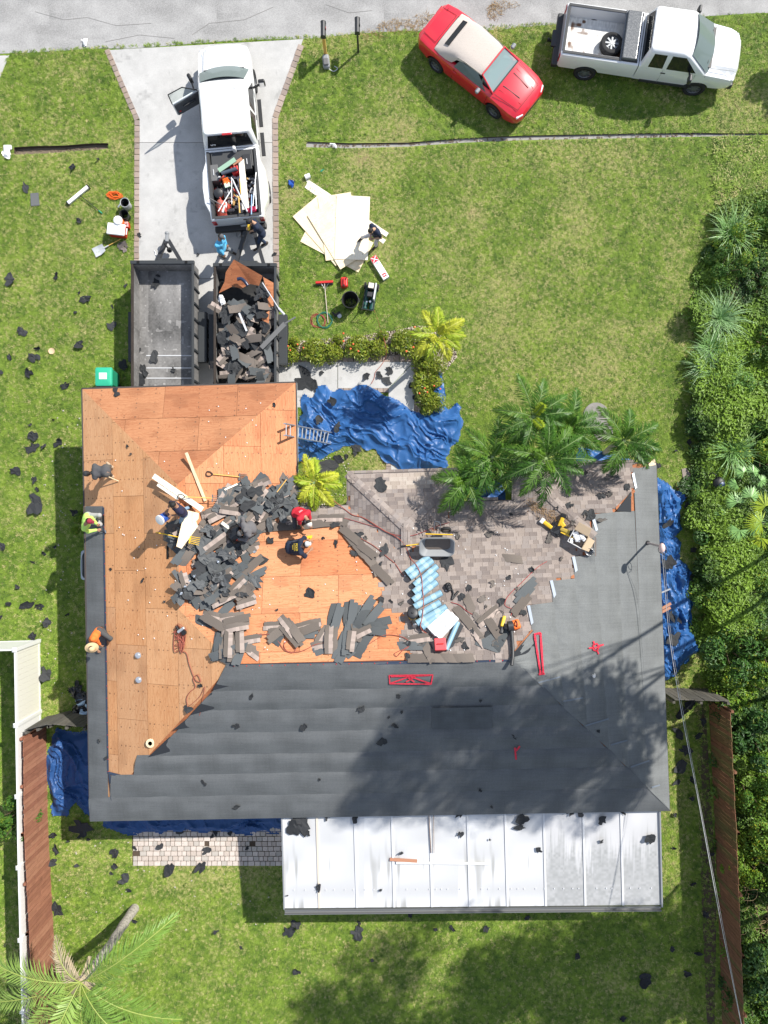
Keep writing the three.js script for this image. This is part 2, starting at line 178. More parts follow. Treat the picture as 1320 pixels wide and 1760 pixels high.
M.leaf = mat([1.2, 1.15, 1], .55, { vertexColors: true }); M.leaves = [[1.7, 1.55, 1], [1.2, 1.3, .9], [.85, 1.0, .85], [2.2, 1.85, 1]].map((c) => mat(c, .55, { vertexColors: true })); M.leafGloss = mat([1, 1, 1], .4, { vertexColors: true }); M.leavesW = mat([1.5, 1.4, 1], .55, { vertexColors: true }); M.twig = mat([.12, .085, .05], .9);
M.palmD = [[.036, .10, .012], [.078, .17, .02], [.05, .13, .015]].map((c) => pmat(c, .42, { specularIntensity: .45 })); M.palmM = pmat([.10, .20, .02], .45, { specularIntensity: .4 }); M.palmY = [pmat([.27, .36, .025], .5, { specularIntensity: .4 }), pmat([.40, .43, .035], .5, { specularIntensity: .4 })]; M.ribG = mat([.12, .2, .05], .5); M.ribY = mat([.42, .42, .06], .5); M.coco = [pmat([.15, .26, .045], .42, { specularIntensity: .5 }), pmat([.22, .33, .07], .42, { specularIntensity: .5 })]; M.palmDead = mat([.42, .34, .22], .85); M.trunk = mat([1, .97, .92], .9, { map: T.bark }); M.shaft = mat([.20, .28, .10], .5); M.flower = mat([.7, .55, .08], .7); M.flowerRed = mat([.75, .12, .04], .6); M.longGrass = [mat([.25, .42, .17], .42), mat([.20, .38, .11], .42)]; M.dryVine = mat([.30, .22, .12], .9);
// trees of the right boundary: label, foot in the photo's ground points, crown centre (m), height, radius
const TREES = [
  ['tall tree on the right boundary whose shadow falls on the grey roof', [1330, 1010], [14.0, .4], 13.6, 3.0],
  ['very tall tree whose shadow reaches the middle of the grey rear roof', [1350, 930], [11.6, -.7], 16.2, 2.5],
  ['tall tree on the right boundary shading the rear corner of the roof', [1350, 1190], [15.3, .9], 13.2, 2.4],
  ['slim tall tree whose shadow falls on the left part of the back lawn', [1345, 1560], [10.7, 9.3], 14.3, 2.6],
  ['tree on the right boundary shading the mossy fence', [1340, 1340], [15.2, 10.6], 9.0, 2.4],
  ['tall tree on the right boundary shading the middle of the back lawn', [1350, 1530], [12.6, 8.9], 13.2, 3.3],
  ['broad tree on the right boundary shading the right half of the back lawn', [1410, 1570], [16.8, 9.4], 13.0, 3.3],
  ['broad tree beyond the lower right fence shading the lawn corner', [1420, 1480], [17.6, 10.8], 10.4, 3.2],
  ['tree at the lower right boundary shading the lower lawn', [1370, 1600], [16.2, 13.6], 10.0, 2.8],
  ['unseen tree added beyond the right end of the road verge for its shadow', [1400, 60], [17.7, -17.8], 3.4, 1.5],  // unseen caster, added only to throw the dark blob by the verge
];
M.lidC = mat([.55, .53, .50], .95, { map: T.concrete }); M.plyNew = mat([1.2, 1.34, 1.75], .7, { map: T.plyP });
M.paverPale = [[.56, .49, .44], [.50, .43, .38], [.60, .53, .48], [.46, .42, .38]].map((c) => mat(c, .95, { map: rep(T.gran, 1.5) }));
M.plyF = [[1.1, 1.3, 1.45], [1.0, 1.1, 1.2], [1.18, 1.45, 1.65]].map((c, k) => mat(c, .8, { map: T.plyO[k % 2] })); M.ribP = mat([.60, .605, .62], .5); M.ribC = mat([.30, .36, .08], .5); M.foilDim = mat([.16, .185, .22], .45);
// ------------------------------------------------------------------ ground, road, driveway, patio
const roadEdge = (x) => 93 - x * .0535 + (x > 700 ? (x - 700) * .004 : 0);
{ // the lawn: one sheet to the horizon, with the two drainage slots cut through it
  const far = 420, sh = new THREE.Shape([[-far, far], [far, far], [far, -far], [-far, -far]].map((p) => new THREE.Vector2(...p)));
  const slot = (pts) => { const h = new THREE.Path(pts.map(([x, y]) => { const p = P(x, y); return new THREE.Vector2(p.x, -p.z); })); sh.holes.push(h); };
  const slotA = [[24, 253], [60, 251], [110, 250], [160, 246], [186, 246], [187, 255], [160, 259], [110, 262], [60, 265], [24, 266]];
  const slotB = [[526, 243], [600, 246], [700, 245], [800, 237], [900, 233], [1000, 231], [1100, 229], [1200, 228], [1240, 229], [1345, 229], [1345, 231.5], [1240, 234], [1200, 235], [1100, 237], [1000, 239], [900, 241], [800, 245], [700, 252], [600, 255], [526, 253]];
  slot(slotA); slot(slotB);
  const g = flat(new THREE.ShapeGeometry(sh).rotateX(-Math.PI / 2)), p = g.attributes.position, u = g.attributes.uv;
  for (let i = 0; i < p.count; i++) u.setXY(i, (p.getX(i) - LAWN.x0) / LAWN.s, 1 - (p.getZ(i) - LAWN.z0) / LAWN.s);
  T.lawn.wrapS = T.lawn.wrapT = THREE.MirroredRepeatWrapping;
  struct('lawn', g, M.lawn);
  const gutter = (pts, name, m, d, seed) => { // a sunken channel with side walls under a slot
    const r = rngOf(seed), n = pts.length, pos = []; for (let i = 0; i < n; i++) { const a = P(...pts[i]), b = P(...pts[(i + 1) % n]); pos.push(a.x, 0, a.z, b.x, 0, b.z, b.x, -d, b.z, a.x, 0, a.z, b.x, -d, b.z, a.x, -d, a.z); }
    const wall = new THREE.BufferGeometry(); wall.setAttribute('position', new THREE.BufferAttribute(new Float32Array(pos), 3)); wall.computeVertexNormals();
    struct('trench_side', uvm(wall), M.soil); struct(name, plate(pts.map(([x, y]) => P(x, y, -d)), .03), m);
  };
  gutter(slotA, 'drain_channel', M.mud, .15, 3); gutter(slotB, 'drain_channel', M.swale, .07, 4);
  const r = rngOf(15); const bits = []; for (let k = 0; k < 420; k++) { const x = rr(r, 540, 1190), y = lerp(250, 232, (x - 526) / 680) + rr(r, -2.5, 3), q = P(x, y, -.06); if (x < 720 || r() < .35) bits.push(box(rr(r, .02, .12), .02, rr(r, .02, .06), q.x, q.y, q.z, r() * 3)); }
  for (let k = 0; k < 60; k++) { const x = rr(r, 30, 180), q = P(x, 257 + rr(r, -3, 3), -.14); bits.push(box(rr(r, .02, .12), .02, rr(r, .02, .06), q.x, q.y, q.z, r() * 3)); }
  tag(struct('silt', merge(bits), M.mud), null, null, null, 'stuff'); scene.children.at(-1).userData.label = 'brown silt and leaf bits lying in the drain channels';
}
const pxEdge = []; for (let x = -300; x <= 1700; x += 40) pxEdge.push([x, roadEdge(x) + (vn(x * .013, 4) - .5) * 7]);
{
  const top = [[1800, -900], [-500, -900]];
  struct('road', uvm(plate(gpoly([...pxEdge, ...top], .008), .02), .16), M.road);
  // driveway slabs with expansion joints between them
  const L = (y) => y < 205 ? lerp(188, 240, clamp((y - 82) / 123)) : 240 - (y - 205) * .008, R = (y) => y < 205 ? lerp(521, 471, clamp((y - 70) / 135)) : 471 + (y - 205) * .004;
  const slabs = [[pxEdge, 245], [246, 478], [479, 700]];
  struct('driveway', uvm(plate(gpoly([[188, roadEdge(188) + 3], [240, 205], [240, 244.6], [471, 244.6], [471, 205], [521, roadEdge(521) + 2]], .030), .05), .25), M.concrete);
  struct('driveway', uvm(plate(gpoly([[240, 245.4], [238, 478.6], [472, 478.6], [471, 245.4]], .030), .05), .25, .3, .4), M.concrete);
  struct('driveway', uvm(plate(gpoly([[238, 479.4], [237, 720], [473, 720], [472, 479.4]], .030), .05), .25, .7, .1), M.concrete);
  struct('neighbour_driveway', uvm(plate(gpoly([[16, 95], [-8, 150], [-120, 200], [-200, 150], [-60, 98]], .024), .05), .25, .2, .2), M.concrete);
  struct('driveway_joint', plate(gpoly([[240, 240], [240, 482], [472, 482], [471, 240]], .012), .01), M.mud);
  // the brick border along both sides, brick by brick
  const r = rngOf(21), b0 = thing('brick_border', 'single row of pinkish brick pavers along the left edge of the concrete driveway', 'paver border', P(236, 300)), b1 = thing('brick_border', 'single row of pinkish brick pavers along the right edge of the concrete driveway', 'paver border', P(474, 300));
  const run = (t, pts, w) => { for (let i = 0; i + 1 < pts.length; i++) { const a = P(...pts[i]), b = P(...pts[i + 1]), d = b.clone().sub(a), l = d.length(), n = Math.round(l / .215), yaw = -Math.atan2(d.z, d.x); for (let k = 0; k < n; k++) { const c = a.clone().addScaledVector(d, (k + .5) / n); partW(t, 'brick', rbox(l / n - .014, .06, w, .012, c.x + rr(r, -.006, .006), .012 + rr(r, 0, .012), c.z, yaw + rr(r, -.03, .03)), M.paver[(r() * 4) | 0]); } } };
  run(b0, [[184, 86], [236, 207], [235, 455]], .19); run(b1, [[518, 78], [473, 203], [475, 470]], .22);
  // front patio under the tarp
  struct('patio_slab', uvm(plate(gpoly([[470, 622], [580, 622], [580, 700], [470, 700]], .05), .07), .25, .1, .6), M.concrete);
  struct('patio_slab', uvm(plate(gpoly([[581, 622], [711, 622], [668, 667], [581, 667]], .05), .07), .25, .5, .3), M.concrete);
  struct('patio_slab', uvm(plate(gpoly([[711.5, 623], [711.5, 760], [668, 760], [668, 668]], .05), .07), .25, .8, .2), M.concrete);
  struct('walkway', uvm(plate(gpoly([[672, 760], [711, 760], [720, 830], [672, 830]], .04), .07), .25, .8, .9), M.concrete);
  const b2 = thing('brick_border', 'pinkish brick paver edging round the front patio slab beside the shrub hedge', 'paver border', P(600, 618));
  run(b2, [[500, 619], [716, 616], [718, 706]], .24); run(b2, [[580, 671], [668, 671]], .16); run(b2, [[668, 780], [668, 812]], .2); run(b2, [[714, 706], [715, 740]], .2);
}
// rear paver patio, paver by paver
const pavers = thing('paver_patio', 'pale block paver patio on the back lawn left of the white metal roof', 'patio', P(360, 1455));
{
  const r = rngOf(23); struct('paver_bed', plate(gpoly([[226, 1418], [500, 1416], [500, 1487], [228, 1486]], .008), .02), M.soil);
  for (let row = 0; row < 8; row++) for (let x = 229; x < 500;) { const w = [7.5, 9.5, 11.5][(r() * 3) | 0], y = 1420 + row * 8.5, a = P(x + w / 2, y + 4); if (x + w < 500 && r() > .02) partW(pavers, 'paver', rbox((w - .8) / 46, .06, 7.6 / 46, .012, a.x, .012 + rr(r, 0, .008), a.z, rr(r, -.03, .03)), M.paverPale[(r() * 4) | 0]); x += w; }
}
// the gravel bed round the front hedge
{
  const bed = [[497, 588], [560, 582], [620, 577], [690, 566], [715, 560], [760, 562], [784, 590], [785, 615], [770, 632], [757, 650], [745, 630], [722, 622], [722, 712], [719, 712], [719, 614], [640, 614], [500, 617]];
  struct('planting_bed', plate(gpoly(bed, .010), .02), M.soil);
  const r = rngOf(25), n = 5200, g = new THREE.IcosahedronGeometry(.022, 0).scale(1, .6, .8), im = new THREE.InstancedMesh(g, mat([1, 1, 1], .9), n), m = new THREE.Matrix4(), q = new THREE.Quaternion(), col = new THREE.Color(); let k = 0;
  while (k < n) { const x = rr(r, 495, 788), y = rr(r, 558, 715); if (!inPoly(x, y, bed)) continue; const p = P(x, y, .018 + r() * .012); q.setFromEuler(new THREE.Euler(r() * 3, r() * 3, r() * 3)); m.compose(p, q, V(1, 1, 1).multiplyScalar(rr(r, .6, 1.6))); im.setMatrixAt(k, m); const t = r(); im.setColorAt(k++, t < .5 ? col.setRGB(.62, .55, .44) : t < .8 ? col.setRGB(.5, .42, .33) : col.setRGB(.3, .25, .2)); }
  im.name = 'gravel'; shadows(im); scene.add(tag(im, 'pale tan pebble gravel filling the bed round the front hedge', 'gravel', null, 'stuff'));
}
// grass blades over the lawn
const HOUSE_PX = [[150, 690], [500, 680], [505, 900], [600, 910], [610, 830], [1090, 815], [1110, 1350], [1090, 1380], [180, 1390]];
const noGrass = [[[182, 84], [233, 207], [231, 720], [478, 720], [478, 203], [524, 66]], [[226, 1418], [500, 1416], [500, 1487], [228, 1486]], [[490, 590], [620, 578], [715, 558], [760, 560], [787, 590], [787, 615], [770, 634], [757, 652], [745, 632], [724, 640], [724, 770], [668, 770], [668, 700], [470, 700], [470, 614]], [[24, 251], [186, 244], [188, 257], [24, 268]], [[526, 241], [700, 243], [900, 231], [1240, 227], [1350, 228], [1350, 233], [1240, 236], [900, 243], [700, 254], [526, 256]], [[666, 750], [722, 750], [722, 835], [666, 835]], [[18, 90], [-8, 152], [-60, 150], [-60, 90]], HOUSE_PX];
{
  const r = rngOf(31), N = 330000, blades = []; // a tuft of eleven thin blades leaning every way
  const pos = [], nor = []; const rt = rngOf(5);
  for (let k = 0; k < 11; k++) { const a = rt() * 6.28, l = rr(rt, .05, .11), w = .0045 + rt() * .004, lean = rr(rt, .45, 1.35), ox = rr(rt, -.03, .03), oz = rr(rt, -.03, .03), dx = Math.cos(a), dz = Math.sin(a), hx = -dz * w, hz = dx * w, t = V(ox + dx * l * Math.sin(lean), l * Math.cos(lean) + .004, oz + dz * l * Math.sin(lean)), mx = ox + dx * l * .5 * Math.sin(lean * .7), mz = oz + dz * l * .5 * Math.sin(lean * .7), my = l * .55 * Math.cos(lean * .7);
    pos.push(ox - hx, 0, oz - hz, ox + hx, 0, oz + hz, mx + hx, my, mz + hz, ox - hx, 0, oz - hz, mx + hx, my, mz + hz, mx - hx, my, mz - hz, mx - hx, my, mz - hz, mx + hx, my, mz + hz, t.x, t.y, t.z); }
  const g = new THREE.BufferGeometry(); g.setAttribute('position', new THREE.BufferAttribute(new Float32Array(pos), 3)); g.computeVertexNormals();
  upward(g, .6);
  const im = new THREE.InstancedMesh(g, M.blade, N), m = new THREE.Matrix4(), q = new THREE.Quaternion(), e = new THREE.Euler(), col = new THREE.Color(); let k = 0, guard = 0;
  while (k < N && guard++ < N * 3) {
    const px = rr(r, -25, 1345), py = rr(r, 22, 1785); if (py < roadEdge(px) + rr(r, -5, 3)) continue; if (px > 1205 && py > 330 && r() < .7) continue;
    let ok = true; for (const s of noGrass) if (inPoly(px, py, s)) { ok = false; break; } if (!ok) continue;
    const p = P(px, py), d = dryAt(p.x, p.z); if (d > .6 && r() < (d - .6) * 1.6) continue;
    const tall = px > 1228 && py > 238 && py < 420 ? 2.1 : 1, s = rr(r, .55, 1.15) * (1 - d * .3) * tall; e.set(rr(r, -.15, .15), r() * 6.28, rr(r, -.15, .15)); q.setFromEuler(e); m.compose(p, q, V(s, s * rr(r, .6, 1.1), s)); im.setMatrixAt(k, m);
    const f = vn(p.x * 3.1, p.z * 3.1, 9) * .5 + vn(p.x * 9, p.z * 9, 4) * .3 + r() * .45; let c = mixc(GREEN_A, GREEN_B, clamp(f * 1.25 - .18)); if (r() < d * .7 + .10) c = mixc(c, STRAW, rr(r, .4, 1)); else if (r() < .18) c = mixc(c, [.04, .085, .010], .75); im.setColorAt(k++, col.setRGB(c[0] * 1.05, c[1] * 1.05, c[2] * 1.05));
  }
  im.count = k; im.name = 'grass'; shadows(im); scene.add(tag(im, 'short mown lawn grass with dry straw patches round the house', 'grass', null, 'stuff'));
}
{ // dead grass and weeds along the ragged road edge, cracks in the asphalt
  const r = rngOf(37), s = []; for (const [cx, cy, rx, ry, n] of [[690, 45, 40, 12, 260], [740, 32, 30, 10, 120], [850, 20, 14, 16, 120], [868, 8, 26, 6, 70], [640, 60, 24, 8, 90]]) for (let k = 0; k < n; k++) { const a = r() * 6.28, q = Math.sqrt(r()), p = P(cx + Math.cos(a) * q * rx, cy + Math.sin(a) * q * ry, .02), l = rr(r, .05, .2), b = r() * 6.28; s.push(rod(p, p.clone().add(V(Math.cos(b) * l, rr(r, .0, .05), Math.sin(b) * l)), .006, .003, 3)); }
  tag(struct('dead_grass', merge(s), mat([.40, .27, .13], .95)), 'dry brown dead grass strewn along the road edge beside the red car', null, null, 'stuff');
  const cr = []; for (const l of [[[60, 20], [110, 34], [150, 30], [200, 44], [260, 40]], [[330, 60], [360, 40], [420, 34], [470, 12]], [[180, 72], [240, 60], [300, 66]], [[560, 8], [600, 22], [640, 18]]]) for (let i = 0; i + 1 < l.length; i++) cr.push(bar(P(l[i][0], l[i][1], .012), P(l[i + 1][0], l[i + 1][1], .012), .012, .004)); tag(struct('road_crack', merge(cr), mat([.2, .19, .18], 1)), null);
}
// ------------------------------------------------------------------ house: roof planes
const HE = 2.75;
const plane = (a, b, c) => { const n = b.clone().sub(a).cross(c.clone().sub(a)); const A = -n.x / n.y, B = -n.z / n.y, C = a.y - A * a.x - B * a.z; const f = (x, z) => A * x + B * z + C; f.k = [A, B, C]; f.n = V(-A, 1, -B).normalize(); f.eave = V(-B, 0, A).normalize(); return f; };
const level = (h) => { const f = () => h; f.k = [0, 0, h]; return f; };
const meet = (p, q, s) => { const [a, b, c] = p.k, [d, e, f] = q.k, [g, h, i] = s.k, A = a - d, B = b - e, C = f - c, D = a - g, E = b - h, G = i - c, det = A * E - B * D; const x = (C * E - B * G) / det, z = (A * G - C * D) / det; return V(x, a * x + b * z + c, z); };
const pS = plane(P(155, 1408, HE), P(1150, 1390, HE), P(878, 1131, 4.75)), pN = plane(P(540, 870, HE), P(884, 860, HE), P(690, 1134, 4.75)), pE = plane(P(1127, 795, HE), P(1150, 1390, HE), P(878, 1131, 4.75)), pW = plane(P(141, 668, HE), P(155, 1408, HE), P(305, 833, 4.07));
const pLN = plane(P(141, 668, HE), P(509, 657, HE), P(305, 833, 4.07)), pLE = plane(P(509, 657, HE), P(511, 800, HE), P(305, 833, 4.07));
const peW = plane(P(598, 815, HE), P(598, 900, HE), P(697, 907, 3.46)), peN = plane(P(598, 815, HE), P(796, 809, HE), P(697, 907, 3.46)), peE = plane(P(796, 809, HE), P(796, 900, HE), P(697, 907, 3.46));
const prN = plane(P(884, 800, HE), P(1127, 795, HE), P(1018, 919, 3.63)), prW = plane(P(884, 800, HE), P(884, 860, HE), P(1018, 919, 3.63));
const vols = [[pS, pN, pE, pW], [pW, pLN, pLE, pS], [peW, peN, peE, pS], [prN, prW, pE, pS]];
const roofH = (x, z) => { let m = -9; for (const v of vols) { let k = 9; for (const p of v) { const y = p(x, z); if (y < k) k = y; } if (k > m) m = k; } return m; };
const RP = (px, py, dh = 0) => { let h = 3.4, p; for (let i = 0; i < 14; i++) { p = P(px, py, h); h = Math.max(HE - .25, roofH(p.x, p.z)) + dh; } return P(px, py, h); };
const toPx = (v) => [CX + v.x * F / (H - v.y), CY + v.z * F / (H - v.y)];
const NW = P(141, 668, HE), NE = P(509, 657, HE), SW = P(155, 1408, HE), SE = P(1150, 1390, HE), lv = level(HE);
const kA = meet(pW, pLN, pLE), kJ = meet(pW, pLE, pN), kVb = meet(pLE, pN, lv), kR1 = meet(pW, pN, pS), kR2 = meet(pE, pN, pS), kK = meet(pE, pN, prW), krV = meet(prW, pN, lv), kr1 = P(884, 800, HE), kr2 = P(1127, 795, HE), krA = meet(prW, prN, pE), keV2 = meet(peE, pN, lv), keJ = meet(peW, peE, pN), keV1 = meet(peW, pN, lv), ke1 = P(598, 815, HE), ke2 = P(796, 809, HE), keA = meet(peW, peN, peE), kRm = V(keJ.x, pN(keJ.x, lerp(kR1.z, kR2.z, .5)), lerp(kR1.z, kR2.z, (keJ.x - kR1.x) / (kR2.x - kR1.x)));
const house = thing('house', 'single storey house with a hip roof stripped to orange plywood, tan shingles and grey felt', 'house', V(0, 0, 3));
const decks = [[NW, NE, kA], [NE, kA, kJ, kVb], [NW, kA, kJ, SW], [kJ, kR1, SW], [kR1, kR2, SE, SW], [kVb, keV1, keJ, kRm, kR1, kJ], [keJ, keV2, krV, kK, kR2, kRm], [ke1, ke2, keA], [ke1, keA, keJ, keV1], [ke2, keA, keJ, keV2], [kr1, kr2, krA], [kr1, krA, kK, krV], [kr2, krA, kK, kR2, SE]];
const roof = partW(house, 'roof', merge(decks.map((d) => plate(d.map((p) => p.clone().add(V(0, -.006, 0))), .03))), M.plyO[0]);
const roofPart = (name, g, m, kind) => { const o = partW(roof, name, g, m); if (kind) o.userData.kind = kind; return o; };
// plywood sheathing, sheet by sheet
const xz = (a) => a.map((p) => [p.x, p.z]);
function sheathe(pl, facets, mats, seed, off = 0) {
  const r = rngOf(seed), e = pl.eave.clone(), slope = pl.n.y; let up = V(pl.k[0], 0, pl.k[1]).normalize(); const all = facets.flat(), U = all.map((p) => p.x * e.x + p.z * e.z), W = all.map((p) => p.x * up.x + p.z * up.z); const u0 = Math.min(...U), u1 = Math.max(...U), w0 = Math.min(...W), w1 = Math.max(...W), dw = 1.22 * slope, L = 2.44;
  for (let k = 0; w0 + k * dw < w1; k++) for (let u = u0 - L * ((k % 2) * .5 + off); u < u1; u += L) {
    const a = u + .005, b = u + L - .005, c = w0 + k * dw + .005, d = c + dw - .010, q = [[a, c], [b, c], [b, d], [a, d]].map(([s, t]) => [e.x * s + up.x * t, e.z * s + up.z * t]); const pieces = [], lift = .010 + r() * .004, fu = r(), fv = r();
    for (const f of facets) { const cl = clipConvex(q, xz(f)); if (cl.length > 2 && area2(cl) > .002) { const g = plate(cl.map(([x, z]) => V(x, pl(x, z) + lift, z)), .012), p = g.attributes.position, uv = g.attributes.uv; for (let i = 0; i < p.count; i++) { const s = p.getX(i) * e.x + p.getZ(i) * e.z, t = p.getX(i) * up.x + p.getZ(i) * up.z; uv.setXY(i, (s - a) / L + fu * 3, (t - c) / dw + fv * 3); } pieces.push(g); } }
    if (pieces.length) roofPart('sheathing_panel', merge(pieces), mats[(r() * mats.length) | 0]);
  }
}
sheathe(pLN, [[NW, NE, kA]], M.plyF, 41, .2); sheathe(pLE, [[NE, kA, kJ, kVb]], M.plyN, 42, .35); sheathe(pW, [[NW, kA, kJ, SW], [kJ, kR1, SW]], M.plyT, 43); sheathe(pN, [[kVb, keV1, keJ, kRm, kR1, kJ]], M.plyN, 44, .1);
// tan shingles, tab by tab
const SHPX = [[520, 869], [600, 872], [597, 810], [800, 800], [802, 858], [880, 858], [880, 790], [1088, 792], [1094, 840], [1056, 880], [1014, 884], [1026, 950], [984, 957], [990, 993], [946, 998], [955, 1033], [907, 1040], [917, 1080], [873, 1134], [790, 1139], [702, 1138], [700, 1118], [690, 1108], [692, 1052], [655, 1044], [655, 1000], [640, 975], [600, 925], [588, 905], [470, 905], [470, 890]];
{
  const r = rngOf(51), near = [], rest = [[], [], []]; const X = V(1, 0, 0), geos = [.16, .2, .25, .3].map((w) => box(w - .006, .012, .165));
  for (const pl of [peW, peN, peE, pN, prN, prW]) {
    const e = pl.eave.clone(), up = V(pl.k[0], 0, pl.k[1]).normalize(), sl = pl.n.y, upS = V(up.x * sl, 0, up.z * sl); upS.y = pl.k[0] * upS.x + pl.k[1] * upS.z; const base = pl === peN || pl === peE || pl === peW ? keA : pl === pN ? kRm : krA;
    const z = upS.clone().normalize(), y = pl.n, x = y.clone().cross(z).normalize(); const rows = Math.ceil(6.2 / .143);
    for (let k = -4; k < rows; k++) { const w = -k * .143 * sl; for (let u = -9 - (r() * .2); u < 9;) { const gi = (r() * 4) | 0, tw = [.16, .2, .25, .3][gi], c = u + tw / 2; u += tw; const px = base.x + e.x * c + up.x * w, pz = base.z + e.z * c + up.z * w, py = pl(px, pz); if (py < HE - .02 || Math.abs(roofH(px, pz) - py) > .012) continue; const [ix, iy] = toPx(V(px, py, pz)); if (!inPoly(ix + rr(r, -3, 3), iy + rr(r, -3, 3), SHPX)) continue;
      const patch = pl === peN && inPoly(ix, iy, [[663, 815], [745, 809], [745, 842], [663, 845]]); const m = patch ? SHINGLE_NEW[(r() * 3) | 0] : SHINGLE[(r() * 5) | 0];
      const q = new THREE.Matrix4().makeBasis(x, y, z).multiply(new THREE.Matrix4().makeRotationX(.06)); q.setPosition(px + pl.n.x * .017, py + pl.n.y * .017, pz + pl.n.z * .017); near.push({ d: (ix - 850) ** 2 + (iy - 980) ** 2, g: geos[gi], q, m, patch }); } }
  }
  near.sort((a, b) => (b.patch - a.patch) || a.d - b.d);
  near.forEach((s, i) => { if (i < 290) { const o = roofPart('shingle', s.g.clone().applyMatrix4(s.q), s.m); } else { const k = SHINGLE.indexOf(s.m); const c = SHINGLE[k].color; rest[0].push(tint(s.g.clone().applyMatrix4(s.q), [c.r, c.g, c.b])); } });
  roofPart('shingle_courses', merge(rest[0]), M.shVC, 'stuff');
  // cap shingles over the hips and ridges
  const caps = []; const cap = (a, b, w = .30) => { const d = b.clone().sub(a), n = Math.round(d.length() / .145); for (let k = 0; k < n; k++) { const p = a.clone().addScaledVector(d, (k + .5) / n), [ix, iy] = toPx(p); if (!inPoly(ix, iy, [[590, 805], [810, 800], [880, 862], [880, 790], [1060, 792], [1040, 890], [1000, 940], [860, 1132], [690, 1060], [596, 900]])) continue; const x = d.clone().normalize(), up = V(0, 1, 0), z = x.clone().cross(up).normalize(), y = z.clone().cross(x); const m = SHINGLE[(r() * 5) | 0].color; for (const s of [-1, 1]) { const g = box(.2, .012, w / 2, 0, 0, s * w / 4).applyMatrix4(new THREE.Matrix4().makeRotationX(s * .2)); g.applyMatrix4(new THREE.Matrix4().makeBasis(x, y, z)); caps.push(tint(g.translate(p.x, p.y + .036 + (k % 2) * .004, p.z), [m.r * 1.12, m.g * 1.12, m.b * 1.12])); } } };
  cap(ke1, keA); cap(ke2, keA); cap(keA, keJ); cap(kr1, krA); cap(kK, krA); cap(kR2, kRm);
  roofPart('ridge_cap_course', merge(caps), M.shVC, 'stuff');
}
// felt underlayment, strip by strip; each strip sags a little between its nail lines
function strip(q, nu, nv, sag, lift, seed) { // q: photo corners TL TR BR BL, v runs along TL -> BL
  const g = new THREE.PlaneGeometry(1, 1, nu, nv), p = g.attributes.position, u = g.attributes.uv;
  for (let i = 0; i < p.count; i++) { const s = p.getX(i) + .5, t = .5 - p.getY(i); const x = lerp(lerp(q[0][0], q[1][0], s), lerp(q[3][0], q[2][0], s), t), y = lerp(lerp(q[0][1], q[1][1], s), lerp(q[3][1], q[2][1], s), t); const w = RP(x, y), b = sag * (Math.sin(Math.pow(t, .9) * Math.PI) + .10 * Math.sin(t * 9 + seed)) * (.7 + .6 * vn(s * 14 + seed, t * 2, seed)) + (vn(s * 40 + seed * 3, t * 5, seed + 1) - .5) * .012; p.setXYZ(i, w.x, w.y + lift + Math.max(-.004, b), w.z); u.setXY(i, w.x * .55 + seed * .37, -w.z * .55); }
  g.computeVertexNormals(); { const n = g.attributes.normal; if (n.getY(0) < 0) { g.index.array.reverse(); g.computeVertexNormals(); } } return flat(g);
}
const hipX = (y) => 878 + (y - 1131) / .952, YL = [1139, 1183, 1216, 1254, 1291, 1324, 1362, 1401.5], LT = [389, 366, 334, 300, 236, 192, 158], LB = [366, 332, 300, 264, 230, 190, 155];
const yl = (k, x) => YL[k] - .018 * (x - 600) * (k === 0 ? .85 : 1);
const rightEnd = (k) => { let x = 900; for (let i = 0; i < 6; i++) x = hipX(yl(k, x)); return Math.min(1150, x); };
for (let k = 0; k < 7; k++) { const xr = rightEnd(k), xb = rightEnd(k + 1); roofPart('underlayment_strip', strip([[LT[k], yl(k, LT[k])], [xr + 6, yl(k, xr)], [xb + 3, yl(k + 1, xb) + 2], [LB[k], yl(k + 1, LB[k]) + 2]], 70, 10, .05, .036 - k * .002, k + 1), M.felt); }
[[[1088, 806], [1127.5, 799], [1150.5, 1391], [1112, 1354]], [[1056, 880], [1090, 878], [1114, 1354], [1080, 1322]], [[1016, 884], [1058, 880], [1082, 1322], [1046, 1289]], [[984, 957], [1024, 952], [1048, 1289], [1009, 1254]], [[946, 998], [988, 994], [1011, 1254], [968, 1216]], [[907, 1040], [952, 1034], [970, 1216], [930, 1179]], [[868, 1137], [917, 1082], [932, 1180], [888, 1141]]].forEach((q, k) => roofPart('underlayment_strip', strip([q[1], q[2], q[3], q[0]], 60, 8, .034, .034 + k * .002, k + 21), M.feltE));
roofPart('underlayment_strip', strip([[147, 870], [154.5, 1407], [187, 1392], [178, 870]], 60, 5, .012, .030, 41), M.felt);
roofPart('underlayment_strip', strip([[153, 1372], [200, 1368], [196, 1399], [155, 1407]], 8, 5, .01, .042, 42), M.felt);
